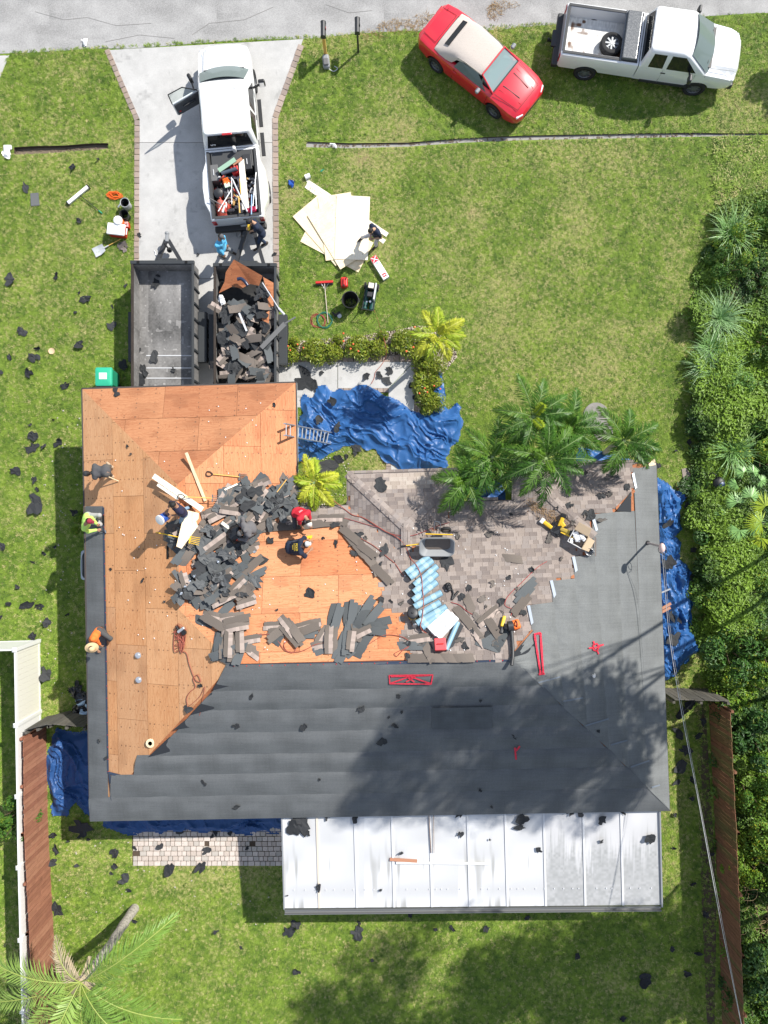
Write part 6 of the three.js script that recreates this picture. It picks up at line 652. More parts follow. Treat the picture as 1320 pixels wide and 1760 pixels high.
  { const t = thing('air_compressor', 'green and black petrol air compressor right of the black tub', 'air compressor', P(636, 512), -.16); for (const s of [-1, 1]) part(t, 'tank', merge([cyl(.10, .10, .84, 18).rotateX(Math.PI / 2), sph(.10, 0, 0, .42, 1, 1, .5), sph(.10, 0, 0, -.42, 1, 1, .5)]).translate(s * .13, .17, .05), mat([.012, .07, .06], .35)); part(t, 'engine', rbox(.28, .2, .26, .03, .0, .42, -.30, 0, 0, 2), M.black); part(t, 'engine_cover', rbox(.2, .05, .2, .02, 0, .54, -.30), mat([.75, .68, .55], .5)); part(t, 'cylinder_head', rbox(.2, .2, .18, .02, .0, .38, .0), M.plastic); part(t, 'belt_guard', rbox(.06, .3, .62, .02, .17, .40, -.12), mat([.6, .62, .63], .4)); part(t, 'frame', merge([rod(V(-.2, .28, -.45), V(-.2, .28, .5), .015), rod(V(.2, .28, -.45), V(.2, .28, .5), .015), rod(V(-.2, .28, .5), V(-.22, .55, .6), .015), rod(V(.2, .28, .5), V(.22, .55, .6), .015), rod(V(-.22, .55, .6), V(.22, .55, .6), .015)]), M.plastic); part(t, 'gauge', merge([cyl(.04, .04, .03, 14, .05, .4, .25), cyl(.03, .03, .05, 12, -.07, .4, .28)]), M.chrome); for (const s of [-1, 1]) wheelAt(t, s * .24, .13, -.38, .13, .07, 5, s).rotation.y = Math.PI / 2; }
  const coil = (n, cx, cy, r, seed, h) => { const q = rngOf(seed), pts = [], c = P(cx, cy); for (let k = 0; k < n * 14; k++) { const a = k / 14 * 6.283, s = r * rr(q, .84, 1.1); pts.push(c.clone().add(V(Math.cos(a) * s + rr(q, -.03, .03), h + k * .0006 + r * .0, Math.sin(a) * s))); } return tube(pts, .013, n * 40, 5); };
  single('hose_coil', 'coiled green hose under the broom handle on the front lawn', 'hose', coil(5, 558, 551, .28, 41, .03), M.hoseG); single('hose_coil', 'coiled dark red hose half under the green one', 'hose', coil(4, 547, 552, .26, 42, .02), mat([.28, .05, .04], .6));
  { const t = thing('nail_gun', 'black and silver nail gun on the lawn right of the green hose', 'nail gun', P(580, 541), .7); part(t, 'body', rbox(.26, .09, .09, .03, 0, .07, 0), M.black); part(t, 'magazine', cyl(.08, .08, .07, 16, .02, .06, .1), M.lightGrey); part(t, 'grip', rbox(.06, .06, .18, .02, -.09, .06, -.1), M.black); }
  const hose = (label, pts, m, r = .011, roofed = false, cat = 'hose') => single('air_hose', label, cat, tube(pts.map(([x, y, h]) => roofed ? RP(x, y, h ?? .055) : P(x, y, h ?? .03)), r, pts.length * 10, 5), m);
  hose('tan air hose running from the compressor over the gravel bed', [[640, 526, .2], [644, 536], [650, 552], [655, 570], [662, 590, .75], [664, 606, .5], [661, 618, .07], [655, 628, .07], [645, 640, .07], [643, 650, .07], [638, 660, .12]], M.hose);
  airHose = hose;
}
// ------------------------------------------------------------------ things on the roof
const onRoof = (name, label, cat, x, y, yaw = 0, group) => { const p = RP(x, y, .03), t = thing(name, label, cat, p, 0, group); const n = roofN(p.x, p.z); t.quaternion.setFromUnitVectors(V(0, 1, 0), n).multiply(new THREE.Quaternion().setFromAxisAngle(V(0, 1, 0), yaw)); return t; };
function roofN(x, z) { const e = .05; return V(roofH(x - e, z) - roofH(x + e, z), 2 * e, roofH(x, z - e) - roofH(x, z + e)).normalize(); }
const rbar = (a, b, w, h, d0 = .05, d1 = d0) => uvm(bar(RP(a[0], a[1], d0), RP(b[0], b[1], d1), w, h));
{
  single('white_board', 'widest white board lying on the plywood roof above the bucket man', 'board', rbar([264, 818], [348, 876], .17, .04, .24, .46), M.lumberW); single('white_board', 'narrow white board beside the widest one on the plywood roof', 'board', rbar([271, 833], [306, 857], .09, .04, .22, .26), M.lumberW); single('lumber_stick', 'pale timber stud leaning across the hip of the plywood roof', 'timber', rbar([320, 778], [353, 861], .09, .045, .35, .08), M.lumber); single('white_board', 'pale broken board in the middle of the shingle debris', 'board', rbar([381, 898], [404, 915], .10, .03, .30, .34), M.lumberW);
  single('plywood_offcut', 'pale plywood offcut with a torn end beside the bucket man', 'plywood offcut', plate([[318, 876], [342, 882], [341, 892], [337, 896], [340, 905], [312, 943], [303, 939]].map(([x, y]) => RP(x, y, .46)), .018), M.plyP); single('board_end', 'pale board end between the debris and the fork', 'board', rbar([386, 842], [408, 832], .05, .03, .16), M.lumberW);
  const fork = (label, a, b, m, tines, grip, h = .06, cat = 'roofing fork') => { const A = RP(a[0], a[1], h), B = RP(b[0], b[1], h), d = B.clone().sub(A), L = d.length(); d.normalize(); const s = V(0, 1, 0).cross(d).normalize(), t = thing('roofing_fork', label, cat, A.clone().lerp(B, .5)); partW(t, 'handle', rod(A, A.clone().addScaledVector(d, L * .78), .017), m); if (grip) partW(t, 'grip', tube([A.clone(), A.clone().addScaledVector(d, -.10).addScaledVector(s, .07), A.clone().addScaledVector(d, -.2).addScaledVector(s, .06), A.clone().addScaledVector(d, -.2).addScaledVector(s, -.06), A.clone().addScaledVector(d, -.10).addScaledVector(s, -.07), A.clone()], .016, 30, 5), M.black); const k = A.clone().addScaledVector(d, L * .78), tn = []; for (let i = 0; i < tines; i++) { const o = (i - (tines - 1) / 2) * .05; tn.push(rod(k.clone().addScaledVector(s, o), B.clone().addScaledVector(s, o * 1.15), .010)); } tn.push(bar(k.clone().addScaledVector(s, -.12), k.clone().addScaledVector(s, .12), .04, .02)); partW(t, 'tines', merge(tn), grip ? M.cableGrey : M.yellow); return t; };
  fork('garden fork with a black handle lying on the plywood above the debris', [366, 815], [424, 821], M.handle, 5, true); fork('fork with a yellow handle lying across the white board by the debris', [318, 854], [378, 857], M.handle, 4, true, .34); fork('yellow shingle fork lying across the plywood offcut', [268, 915], [343, 931], M.yellow, 5, false, .55); fork('yellow handled tool sticking out of the debris below the small palm', [476, 846], [497, 818], M.handle, 3, true, .2);
  { const t = thing('ladder', 'aluminium ladder leaning on the plywood roof edge over the blue tarp', 'ladder', P(569, 753)); const a0 = P(489, 728, 3.35), a1 = P(572, 744, .12), b0 = P(489, 748, 3.35), b1 = P(568, 763, .12); partW(t, 'rail', bar(a0, a1, .035, .09), M.alum); partW(t, 'rail', bar(b0, b1, .035, .09), M.alum); for (let k = 0; k < 13; k++) { const f = .03 + k / 12.6; partW(t, 'rung', rod(a0.clone().lerp(a1, f), b0.clone().lerp(b1, f), .022, .022, 7), M.alum); } for (const q of [a1, b1]) partW(t, 'foot', rbox(.08, .12, .1, .02, q.x, q.y - .02, q.z), M.black); }
  { // wheelbarrow tipped on its nose
    const t = onRoof('wheelbarrow', 'grey wheelbarrow with yellow handles tipped over on the shingles', 'wheelbarrow', 752, 944); const g = rings([[0, -.40, .38, .20, .14], [.30, -.62, .52, .36, .2]], 5), tray = new THREE.Group(); const open = []; const ql = new THREE.Matrix4().makeRotationX(.95).setPosition(0, .34, -.12);
    part(t, 'tray', crease(cut(g, [rings([[.02, -.375, .355, .18, .12], [.32, -.605, .505, .345, .19]], 5)]), .5).applyMatrix4(ql), M.grey); part(t, 'tray_inside', crease(rings([[.022, -.37, .35, .175, .12], [.10, -.43, .39, .215, .14]], 5), .5).applyMatrix4(ql), mat([.15, .12, .10], .8)); part(t, 'handle', rod(V(-.40, .3, -.42), V(.48, .38, -.36), .022), M.yellow); part(t, 'handle', rod(V(-1.05, .18, -.06), V(-.40, .28, -.1), .022), M.yellow); part(t, 'hand_grip', rod(V(-1.2, .16, -.05), V(-1.03, .18, -.06), .026), M.black); part(t, 'leg', tube([V(-.45, .3, -.5), V(-.5, .45, -.62), V(-.35, .45, -.66), V(-.3, .3, -.5)], .014, 16, 5), M.plastic); part(t, 'leg', tube([V(-.12, .3, -.5), V(-.08, .5, -.78), V(.06, .5, -.74), V(.1, .3, -.5)], .014, 16, 5), M.steel); wheelAt(t, .26, .42, -.52, .17, .09, 6, -1); }  // tray_inside: shade within the tray painted as a brown lining
  // rolls of underlayment
  const z7 = (x, y) => [580 + x / 4.4, 800 + y / 4.4]; const rolls = [[518, 815, 690, 692], [545, 850, 718, 720], [580, 908, 752, 762], [575, 962, 752, 818], [570, 1022, 750, 882], [580, 1072, 786, 962], [612, 1130, 776, 1036], [598, 1195, 822, 1070], [636, 1226, 800, 1098]]; const ord = ['topmost', 'second', 'third', 'fourth', 'fifth', 'sixth', 'seventh', 'eighth', 'ninth'];
  const wrap = pmat([.22, .38, .48], .4), coreM = M.black, bandM = mat([.34, .50, .58], .45);
  rolls.forEach(([a, b, c, d], i) => { const A = RP(...z7(a, b), .16 + (i % 2) * .03), B = RP(...z7(c, d), .16 + (i % 2) * .03), dir = B.clone().sub(A).normalize(), t = thing('underlayment_roll', `pale blue wrapped underlayment roll, ${ord[i]} in the row below the wheelbarrow`, 'roll', A.clone().lerp(B, .5)); partW(t, 'roll', rod(A, B, .105, .105, 18), wrap); for (const f of [.12, .62]) partW(t, 'paper_band', rod(A.clone().lerp(B, f), A.clone().lerp(B, f + .16), .107, .107, 18), bandM); partW(t, 'roll_end', merge([rod(A.clone().addScaledVector(dir, -.012), A, .10, .10, 16), rod(B, B.clone().addScaledVector(dir, .012), .10, .10, 16)]), coreM); });
  const wr = [[690, 1240, 838, 1098], [722, 1275, 872, 1122], [760, 1305, 902, 1150]]; wr.forEach(([a, b, c, d], i) => { const A = RP(...z7(a, b), .15), B = RP(...z7(c, d), .15), t = thing('white_roll', ['white wrapped roll touching the lowest pale blue roll', 'white wrapped roll in the middle of three at the foot of the row', 'white wrapped roll nearest the red box on the shingles'][i], 'roll', A.clone().lerp(B, .5)); partW(t, 'roll', rod(A, B, .10, .10, 18), M.white); partW(t, 'print', rod(A.clone().lerp(B, .45), A.clone().lerp(B, .52), .102, .102, 18), M.lightGrey); });
  { const A = RP(...z7(912, 1185), .13), B = RP(...z7(822, 1392), .13), t = thing('underlayment_roll', 'single thin blue roll standing apart right of the red box', 'roll', A.clone().lerp(B, .5)); partW(t, 'roll', rod(A, B, .075, .075, 16), wrap); partW(t, 'loose_sheet', plate([z7(925, 1185), z7(955, 1215), z7(875, 1370), z7(840, 1390)].map(([x, y]) => RP(x, y, .05)), .004), M.feltDark); }
  { const t = onRoof('tool_box', 'red plastic box at the foot of the underlayment rolls', 'box', 756, 1110, .05); part(t, 'tub', rbox(.34, .22, .36, .04, 0, .11, 0, 0, 0, 2), M.red); part(t, 'lid', rbox(.36, .05, .38, .025, 0, .24, 0), mat([.68, .07, .08], .45)); part(t, 'handle', rod(V(-.1, .3, 0), V(.1, .3, 0), .014), M.red); }
  { const t = onRoof('vacuum_bucket', 'yellow tub with a black lid beside the pale blue rolls', 'bucket', 709, 1058); part(t, 'tub', lathe([[0, 0], [.15, 0], [.17, .26], [0, .26]], 24), M.yellow); part(t, 'lid', lathe([[0, .36], [.13, .36], [.18, .32], [.18, .25], [0, .25]], 24), M.plastic); part(t, 'knob', cyl(.03, .03, .04, 12, 0, .38, 0), M.black); const u = onRoof('metal_can', 'steel can tipped beside the yellow tub on the shingles', 'can', 711, 1072, .4); part(u, 'can', lathe([[0, 0], [.09, 0], [.09, .24], [.08, .25], [0, .25]], 18).rotateX(1.2).translate(0, .09, -.1), M.steel); part(u, 'label', lathe([[.092, .05], [.092, .2]], 18).rotateX(1.2).translate(0, .09, -.1), M.plastic); }
  { const t = onRoof('leaf_blower', 'orange leaf blower with a black tube on the shingles', 'leaf blower', 884, 1076, .1); part(t, 'engine_housing', rbox(.26, .26, .3, .07, .02, .15, 0, .2, 0, 3), M.orange); part(t, 'fan_housing', cyl(.16, .16, .16, 20).rotateZ(1.57).translate(-.16, .17, .03), M.plastic); part(t, 'tube', tube([V(-.14, .15, .1), V(-.16, .10, .5), V(-.22, .08, .95), V(-.3, .07, 1.22)], .055, 20, 10), M.plastic); part(t, 'grip', tube([V(.02, .28, -.1), V(.02, .38, 0), V(.02, .28, .1)], .02, 12, 6), M.black); }
  { const t = onRoof('power_saw', 'yellow and black power tool left of the leaf blower', 'power tool', 864, 1070, -.3); part(t, 'body', rbox(.11, .12, .36, .04, 0, .07, -.02, 0, 0, 2), M.yellow); part(t, 'head', rbox(.12, .1, .24, .04, .03, .06, .26), M.plastic); part(t, 'cord', tube([V(0, .05, -.2), V(-.1, .03, -.34), V(-.25, .03, -.3), V(-.3, .03, -.1)], .010, 16, 5), M.black); }
  { const pts = []; const r = rngOf(47); for (let k = 0; k < 34; k++) { const a = k * 1.1; pts.push(RP(769 + Math.cos(a) * rr(r, 2, 5) + k * .15, 1005 + Math.sin(a) * rr(r, 2, 5) + k * .2, .06 + r() * .12)); } for (const q of [[776, 1012], [779, 1020], [777, 1030], [783, 1022], [788, 1016]]) pts.push(RP(q[0], q[1], .06)); single('strap_bundle', 'bundle of black straps on the shingles right of the rolls', 'straps', tube(pts, .035, 240, 6), M.black); }
  // carton of scrap and tools in the roof valley
  { const t = onRoof('open_carton', 'open cardboard carton full of white paper in the roof valley', 'carton', 995, 926, -.5), card = mat([.62, .47, .31], .85); for (const [w, d, x, z] of [[.5, .015, 0, -.22], [.5, .015, 0, .22], [.015, .44, -.25, 0], [.015, .44, .25, 0]]) part(t, 'side', box(w, .3, d, x, .15, z), z > .2 || x < -.2 ? M.white : card); part(t, 'flap', slabQuad([-.25, .3, -.23], [.25, .3, -.23], [.22, .36, -.5], [-.22, .36, -.5], .008), card); part(t, 'flap', slabQuad([.26, .3, -.22], [.26, .3, .22], [.48, .22, .2], [.48, .22, -.2], .008), card); const r = rngOf(48); part(t, 'paper', merge([...Array(14)].map(() => rbox(rr(r, .1, .2), .05, rr(r, .08, .16), .02, rr(r, -.17, .17), .2 + r() * .08, rr(r, -.15, .15), r() * 3, rr(r, -.4, .4)))), M.white); }
  const tool = (label, x, y, yaw, c1, c2) => { const t = onRoof('power_tool', label, 'power tool', x, y, yaw); part(t, 'body', rbox(.36, .12, .13, .04, 0, .08, 0, 0, 0, 2), c1); part(t, 'head', rbox(.14, .14, .18, .03, .22, .08, 0), c2); part(t, 'grip', rbox(.07, .08, .22, .02, -.12, .07, .13), M.black); };
  tool('yellow and white tool at the left end of the tools in the roof valley', 942, 902, 2.5, M.yellow, M.white); tool('black and yellow tool in the middle of the tools in the roof valley', 958, 908, .6, M.black, M.yellow); tool('yellow tool next to the carton in the roof valley', 972, 912, -.4, mat([.45, .33, .06], .6), M.plastic); tool('small yellow tool at the top of the tools in the roof valley', 965, 897, 1.2, M.yellow, M.black); single('yellow_level', 'long yellow level leaning towards the cardboard carton', 'level', rbar([964, 914], [988, 926], .06, .05, .12), M.yellow); single('dark_case', 'black tool case among the tools in the roof valley', 'case', rbar([948, 908], [962, 914], .22, .14, .09), M.plastic); { const t = onRoof('metal_bowl', 'shiny metal tin beside the cardboard carton', 'tin', 1014, 944, 0); part(t, 'tin', lathe([[0, 0], [.12, 0], [.14, .16], [.13, .16], [.11, .02], [0, .02]], 20).rotateX(.5).translate(0, .05, 0), M.alum); part(t, 'rag', rbox(.16, .05, .14, .02, .0, .1, .0, .5), M.black); }
  { const r = rngOf(49), s = []; for (let k = 0; k < 260; k++) { const u = r(), x = lerp(905, 965, u) + rr(r, -9, 9), y = lerp(862, 896, u) + rr(r, -7, 7), a = rr(r, -.3, 1.4), l = rr(r, .1, .3), p = RP(x, y, .03 + r() * .05); s.push(rod(p, p.clone().add(V(Math.cos(a) * l, rr(r, -.03, .03), Math.sin(a) * l)), .004, .003, 3)); } tag(single('dead_palm_straw', 'brown dead palm straw lying in the roof valley', 'straw', merge(s), mat([.42, .27, .13], .9)), null, null, null, 'stuff'); }
  // air hoses over the roof
  const H3 = airHose;
  H3('thick red brown hose from the debris over the entry hip to the rolls', [[556, 850, .3], [575, 862, .2], [592, 875], [606, 885], [622, 889], [640, 899], [660, 912], [678, 921], [692, 932], [699, 944], [706, 960], [716, 972, .3], [724, 990, .3], [726, 1010, .3], [728, 1035, .3], [726, 1060, .3], [723, 1078, .3], [732, 1088], [745, 1092]], M.hose, .014, true); H3('dark red hose crossing the entry hip below the thick one', [[590, 890], [612, 896], [632, 902], [652, 907], [668, 916], [684, 920], [705, 921], [728, 914], [750, 905], [772, 898]], mat([.30, .05, .05], .6), .010, true); H3('thin brown hose along the torn shingle edge to the rolls', [[598, 908], [610, 920], [625, 928], [645, 940], [665, 957], [680, 970], [688, 982], [694, 990]], M.hose, .011, true);
  H3('red hose wandering over the right shingles past the loose strip', [[775, 1035], [790, 1040], [802, 1050], [812, 1056]], mat([.34, .04, .04], .6), .010, true); H3('thin red hose looping left of the leaf blower', [[940, 965], [928, 972], [912, 986], [895, 1003], [880, 1017], [870, 1030], [868, 1040], [880, 1046], [895, 1048], [898, 1040], [890, 1040], [882, 1048], [878, 1058]], mat([.45, .05, .05], .6), .008, true);
  H3('orange brown hose curling round the two small shingle heaps', [[420, 1095], [445, 1091], [470, 1092], [480, 1105], [490, 1118], [505, 1121], [509, 1110], [498, 1101], [488, 1108], [494, 1119], [515, 1120], [545, 1107], [570, 1105], [590, 1112], [605, 1122], [620, 1116], [640, 1103], [660, 1092], [680, 1092], [698, 1098], [704, 1106], [700, 1114], [688, 1118], [678, 1124], [682, 1128], [690, 1120], [700, 1112], [720, 1110], [732, 1102]], M.hose, .011, true);
  { const r = rngOf(52), pts = []; for (let k = 0; k < 46; k++) { const u = k / 46, a = k * 1.15; pts.push(RP(308 + Math.cos(a) * rr(r, 5, 12), lerp(1076, 1118, (k * 7 % 46) / 46) + Math.sin(a) * rr(r, 4, 12), .05 + r() * .03)); } for (const q of [[320, 1122], [325, 1140], [333, 1162], [338, 1170], [345, 1172], [340, 1160], [332, 1166], [336, 1180], [326, 1190], [321, 1200], [322, 1212]]) pts.push(RP(q[0], q[1], .05)); single('air_hose', 'tangled red brown hose heap on the left plywood slope', 'hose', tube(pts, .012, 420, 5), mat([.34, .09, .06], .6)); const t = onRoof('nail_gun', 'silver and black nail gun on the tangled hose heap', 'nail gun', 314, 1082, .6); part(t, 'body', rbox(.3, .1, .1, .03, 0, .08, 0), M.alum); part(t, 'magazine', cyl(.08, .08, .07, 16, .04, .07, .12), M.black); part(t, 'grip', rbox(.06, .08, .2, .02, -.1, .06, -.1), M.black); }
  H3('thin dark red hose curling over the torn felt edge', [[322, 1215], [332, 1208], [345, 1195], [352, 1180], [350, 1196], [340, 1235], [330, 1243], [322, 1236]], mat([.34, .09, .06], .6), .009, true);
  // service mast and the cable to the pole
  { const b = RP(1111, 933, 0), top = P(1137, 939, 4.35), t = thing('service_mast', 'bent grey service mast with a pale weatherhead at the right eave', 'mast', b); partW(t, 'pipe', rod(b, top, .038, .038, 10), mat([.42, .36, .34], .6)); partW(t, 'weatherhead', merge([sph(.12, top.x, top.y + .04, top.z + .05, .8, 1, 1.3, 12)]), mat([.72, .52, .48], .5)); partW(t, 'roof_boot', lathe([[.12, 0], [.07, .06], [.045, .12]], 16).translate(b.x, b.y + .02, b.z), M.plastic); const e = P(1282, 1800, 6.6); partW(t, 'service_cable', merge([tube([top, P(1142, 1000, 4.05), P(1150, 1090, 3.95), P(1168, 1205, 4.1), P(1200, 1375, 4.6), P(1238, 1580, 5.5), e], .010, 80, 5), tube([top.clone().add(V(.06, 0, .05)), P(1145, 1000, 3.98), P(1153, 1090, 3.9), P(1171, 1205, 4.05), P(1202, 1375, 4.56), e], .005, 80, 4)]), M.wire); const lp = []; for (let k = 0; k < 9; k++) lp.push(top.clone().add(V(.1 + Math.sin(k * .8) * .12, -.1 - k * .02, .1 + Math.cos(k * .8) * .14))); partW(t, 'drip_loop', tube(lp, .01, 40, 5), M.black); }
  single('aluminium_rail', 'short aluminium rail sticking out below the right eave', 'rail', bar(P(1128, 1022, 2.2), P(1152, 1012, 2.2), .05, .05), M.alum); single('timber_end', 'brown timber ends sticking out below the right eave', 'timber', merge([bar(P(1130, 1050, 2.0), P(1153, 1037, 2.0), .09, .05), bar(P(1130, 1056, 2.0), P(1152, 1044, 2.0), .09, .05)]), M.brownBoard); single('plywood_scrap', 'orange plywood scrap on the grass above the right hand tarp', 'plywood scrap', plate(gpoly([[1162, 836], [1179, 837], [1179, 856], [1172, 862]], .05), .018), M.plyO[0]);
  { const p = P(172, 968), t = thing('storage_tub', 'pale grey plastic tub half hidden under the left eave', 'tub', p); part(t, 'tub', crease(rings([[0, -.22, .22, .42, .08], [1.0, -.27, .27, .50, .1], [1.02, -.30, .30, .53, .1], [1.0, -.24, .24, .46, .09]], 4), .5), mat([.42, .47, .52], .5)); part(t, 'tub_inside', crease(rings([[1.0, -.235, .235, .455, .09], [1.012, -.24, .24, .46, .09]], 4), .5), M.black); part(t, 'rim', tube([...Array(20)].map((_, k) => { const a = k / 20 * 6.283; return V(Math.sign(Math.cos(a)) * Math.abs(Math.cos(a)) ** .6 * .28, 1.03, Math.sign(Math.sin(a)) * Math.abs(Math.sin(a)) ** .6 * .52); }), .022, 60, 6, true), mat([.5, .55, .6], .5)); }
  { const p = P(1227, 832), t = thing('black_bag', 'black bag thrown into the undergrowth right of the house corner', 'bag', p); part(t, 'bag', sph(.24, 0, .42, 0, 1, .6, 1.1, 12), M.black); part(t, 'handle', tube([V(-.1, .5, -.2), V(-.2, .6, -.3), V(-.3, .5, -.4), V(-.38, .42, -.3)], .02, 14, 5), M.blackFilm); part(t, 'lining', sph(.15, .04, .5, .04, 1, .5, 1, 10), mat([.06, .10, .2], .4)); }
}
// ------------------------------------------------------------------ people
// a body is a field of tapered capsules, joined smoothly and meshed with surface nets
function sdfMesh(bones, cell, k) { // bone: [a, b, ra, rb]
  const mn = V(1e9, 1e9, 1e9), mx = V(-1e9, -1e9, -1e9); for (const [a, b, r, q] of bones) for (const [p, s] of [[a, r], [b, q]]) { mn.min(V(p.x - s, p.y - s, p.z - s)); mx.max(V(p.x + s, p.y + s, p.z + s)); } const pad = cell * 2 + k * .5; mn.subScalar(pad); mx.addScalar(pad); const nx = Math.ceil((mx.x - mn.x) / cell) + 1, ny = Math.ceil((mx.y - mn.y) / cell) + 1, nz = Math.ceil((mx.z - mn.z) / cell) + 1, f = new Float32Array(nx * ny * nz).fill(1);
  for (const [a, b, ra, rb] of bones) { const m = k + cell * 2.5, R = Math.max(ra, rb) + m, lo = (p, q, o) => Math.max(0, Math.floor((Math.min(p, q) - R - o) / cell)), hi = (p, q, o, n) => Math.min(n - 1, Math.ceil((Math.max(p, q) + R - o) / cell)); const dx = b.x - a.x, dy = b.y - a.y, dz = b.z - a.z, dd = dx * dx + dy * dy + dz * dz || 1e-9;
    for (let z = lo(a.z, b.z, mn.z); z <= hi(a.z, b.z, mn.z, nz); z++) for (let y = lo(a.y, b.y, mn.y); y <= hi(a.y, b.y, mn.y, ny); y++) for (let x = lo(a.x, b.x, mn.x); x <= hi(a.x, b.x, mn.x, nx); x++) { const px = mn.x + x * cell - a.x, py = mn.y + y * cell - a.y, pz = mn.z + z * cell - a.z, t = clamp((px * dx + py * dy + pz * dz) / dd), d = Math.hypot(px - dx * t, py - dy * t, pz - dz * t) - (ra + (rb - ra) * t), i = (z * ny + y) * nx + x, o = f[i]; if (d > o + k) continue; const h = Math.max(k - Math.abs(d - o), 0) / k; f[i] = Math.min(d, o) - h * h * k * .25; } }
  const vid = new Int32Array(nx * ny * nz).fill(-1), pos = [], ind = [], at = (x, y, z) => f[(z * ny + y) * nx + x], c8 = [[0, 0, 0], [1, 0, 0], [0, 1, 0], [1, 1, 0], [0, 0, 1], [1, 0, 1], [0, 1, 1], [1, 1, 1]], ed = [[0, 1], [2, 3], [4, 5], [6, 7], [0, 2], [1, 3], [4, 6], [5, 7], [0, 4], [1, 5], [2, 6], [3, 7]];
  for (let z = 0; z < nz - 1; z++) for (let y = 0; y < ny - 1; y++) for (let x = 0; x < nx - 1; x++) { const v = c8.map(([a, b, c]) => at(x + a, y + b, z + c)); let n = 0; for (const q of v) if (q < 0) n++; if (n === 0 || n === 8) continue; let sx = 0, sy = 0, sz = 0, m = 0; for (const [a, b] of ed) { if ((v[a] < 0) === (v[b] < 0)) continue; const t = v[a] / (v[a] - v[b]), A = c8[a], B = c8[b]; sx += A[0] + (B[0] - A[0]) * t; sy += A[1] + (B[1] - A[1]) * t; sz += A[2] + (B[2] - A[2]) * t; m++; } vid[(z * ny + y) * nx + x] = pos.length / 3; pos.push(mn.x + (x + sx / m) * cell, mn.y + (y + sy / m) * cell, mn.z + (z + sz / m) * cell); }
  const q = (a, b, c, d, s) => { if (a < 0 || b < 0 || c < 0 || d < 0) return; s ? ind.push(a, b, c, a, c, d) : ind.push(a, c, b, a, d, c); }, id = (x, y, z) => vid[(z * ny + y) * nx + x];
  for (let z = 1; z < nz - 1; z++) for (let y = 1; y < ny - 1; y++) for (let x = 1; x < nx - 1; x++) { const s = at(x, y, z) < 0; if (s !== at(x + 1, y, z) < 0) q(id(x, y - 1, z - 1), id(x, y, z - 1), id(x, y, z), id(x, y - 1, z), s); if (s !== at(x, y + 1, z) < 0) q(id(x - 1, y, z - 1), id(x - 1, y, z), id(x, y, z), id(x, y, z - 1), s); if (s !== at(x, y, z + 1) < 0) q(id(x - 1, y - 1, z), id(x, y - 1, z), id(x, y, z), id(x - 1, y, z), s); }
  const g = new THREE.BufferGeometry(); g.setAttribute('position', new THREE.BufferAttribute(new Float32Array(pos), 3)); g.setIndex(ind); g.computeVertexNormals(); return flat(g);
}
const ik = (a, t, l1, l2, hint) => { const d = t.clone().sub(a); let L = d.length(); if (L > l1 + l2 - .005) { d.multiplyScalar((l1 + l2 - .005) / L); L = l1 + l2 - .005; } const end = a.clone().add(d), u = d.clone().normalize(), x = (l1 * l1 - l2 * l2 + L * L) / (2 * L), h = Math.sqrt(Math.max(0, l1 * l1 - x * x)), w = hint.clone().addScaledVector(u, -hint.dot(u)).normalize(); return [a.clone().addScaledVector(u, x).addScaledVector(w, h), end]; };
const SK = [mat([.42, .24, .15], .6), mat([.34, .18, .11], .6), mat([.48, .29, .19], .6)], denim = mat([.10, .15, .24], .9), boot = mat([.06, .045, .035], .8), hairM = mat([.012, .010, .009], .7), eyeM = mat([.01, .01, .01], .3);
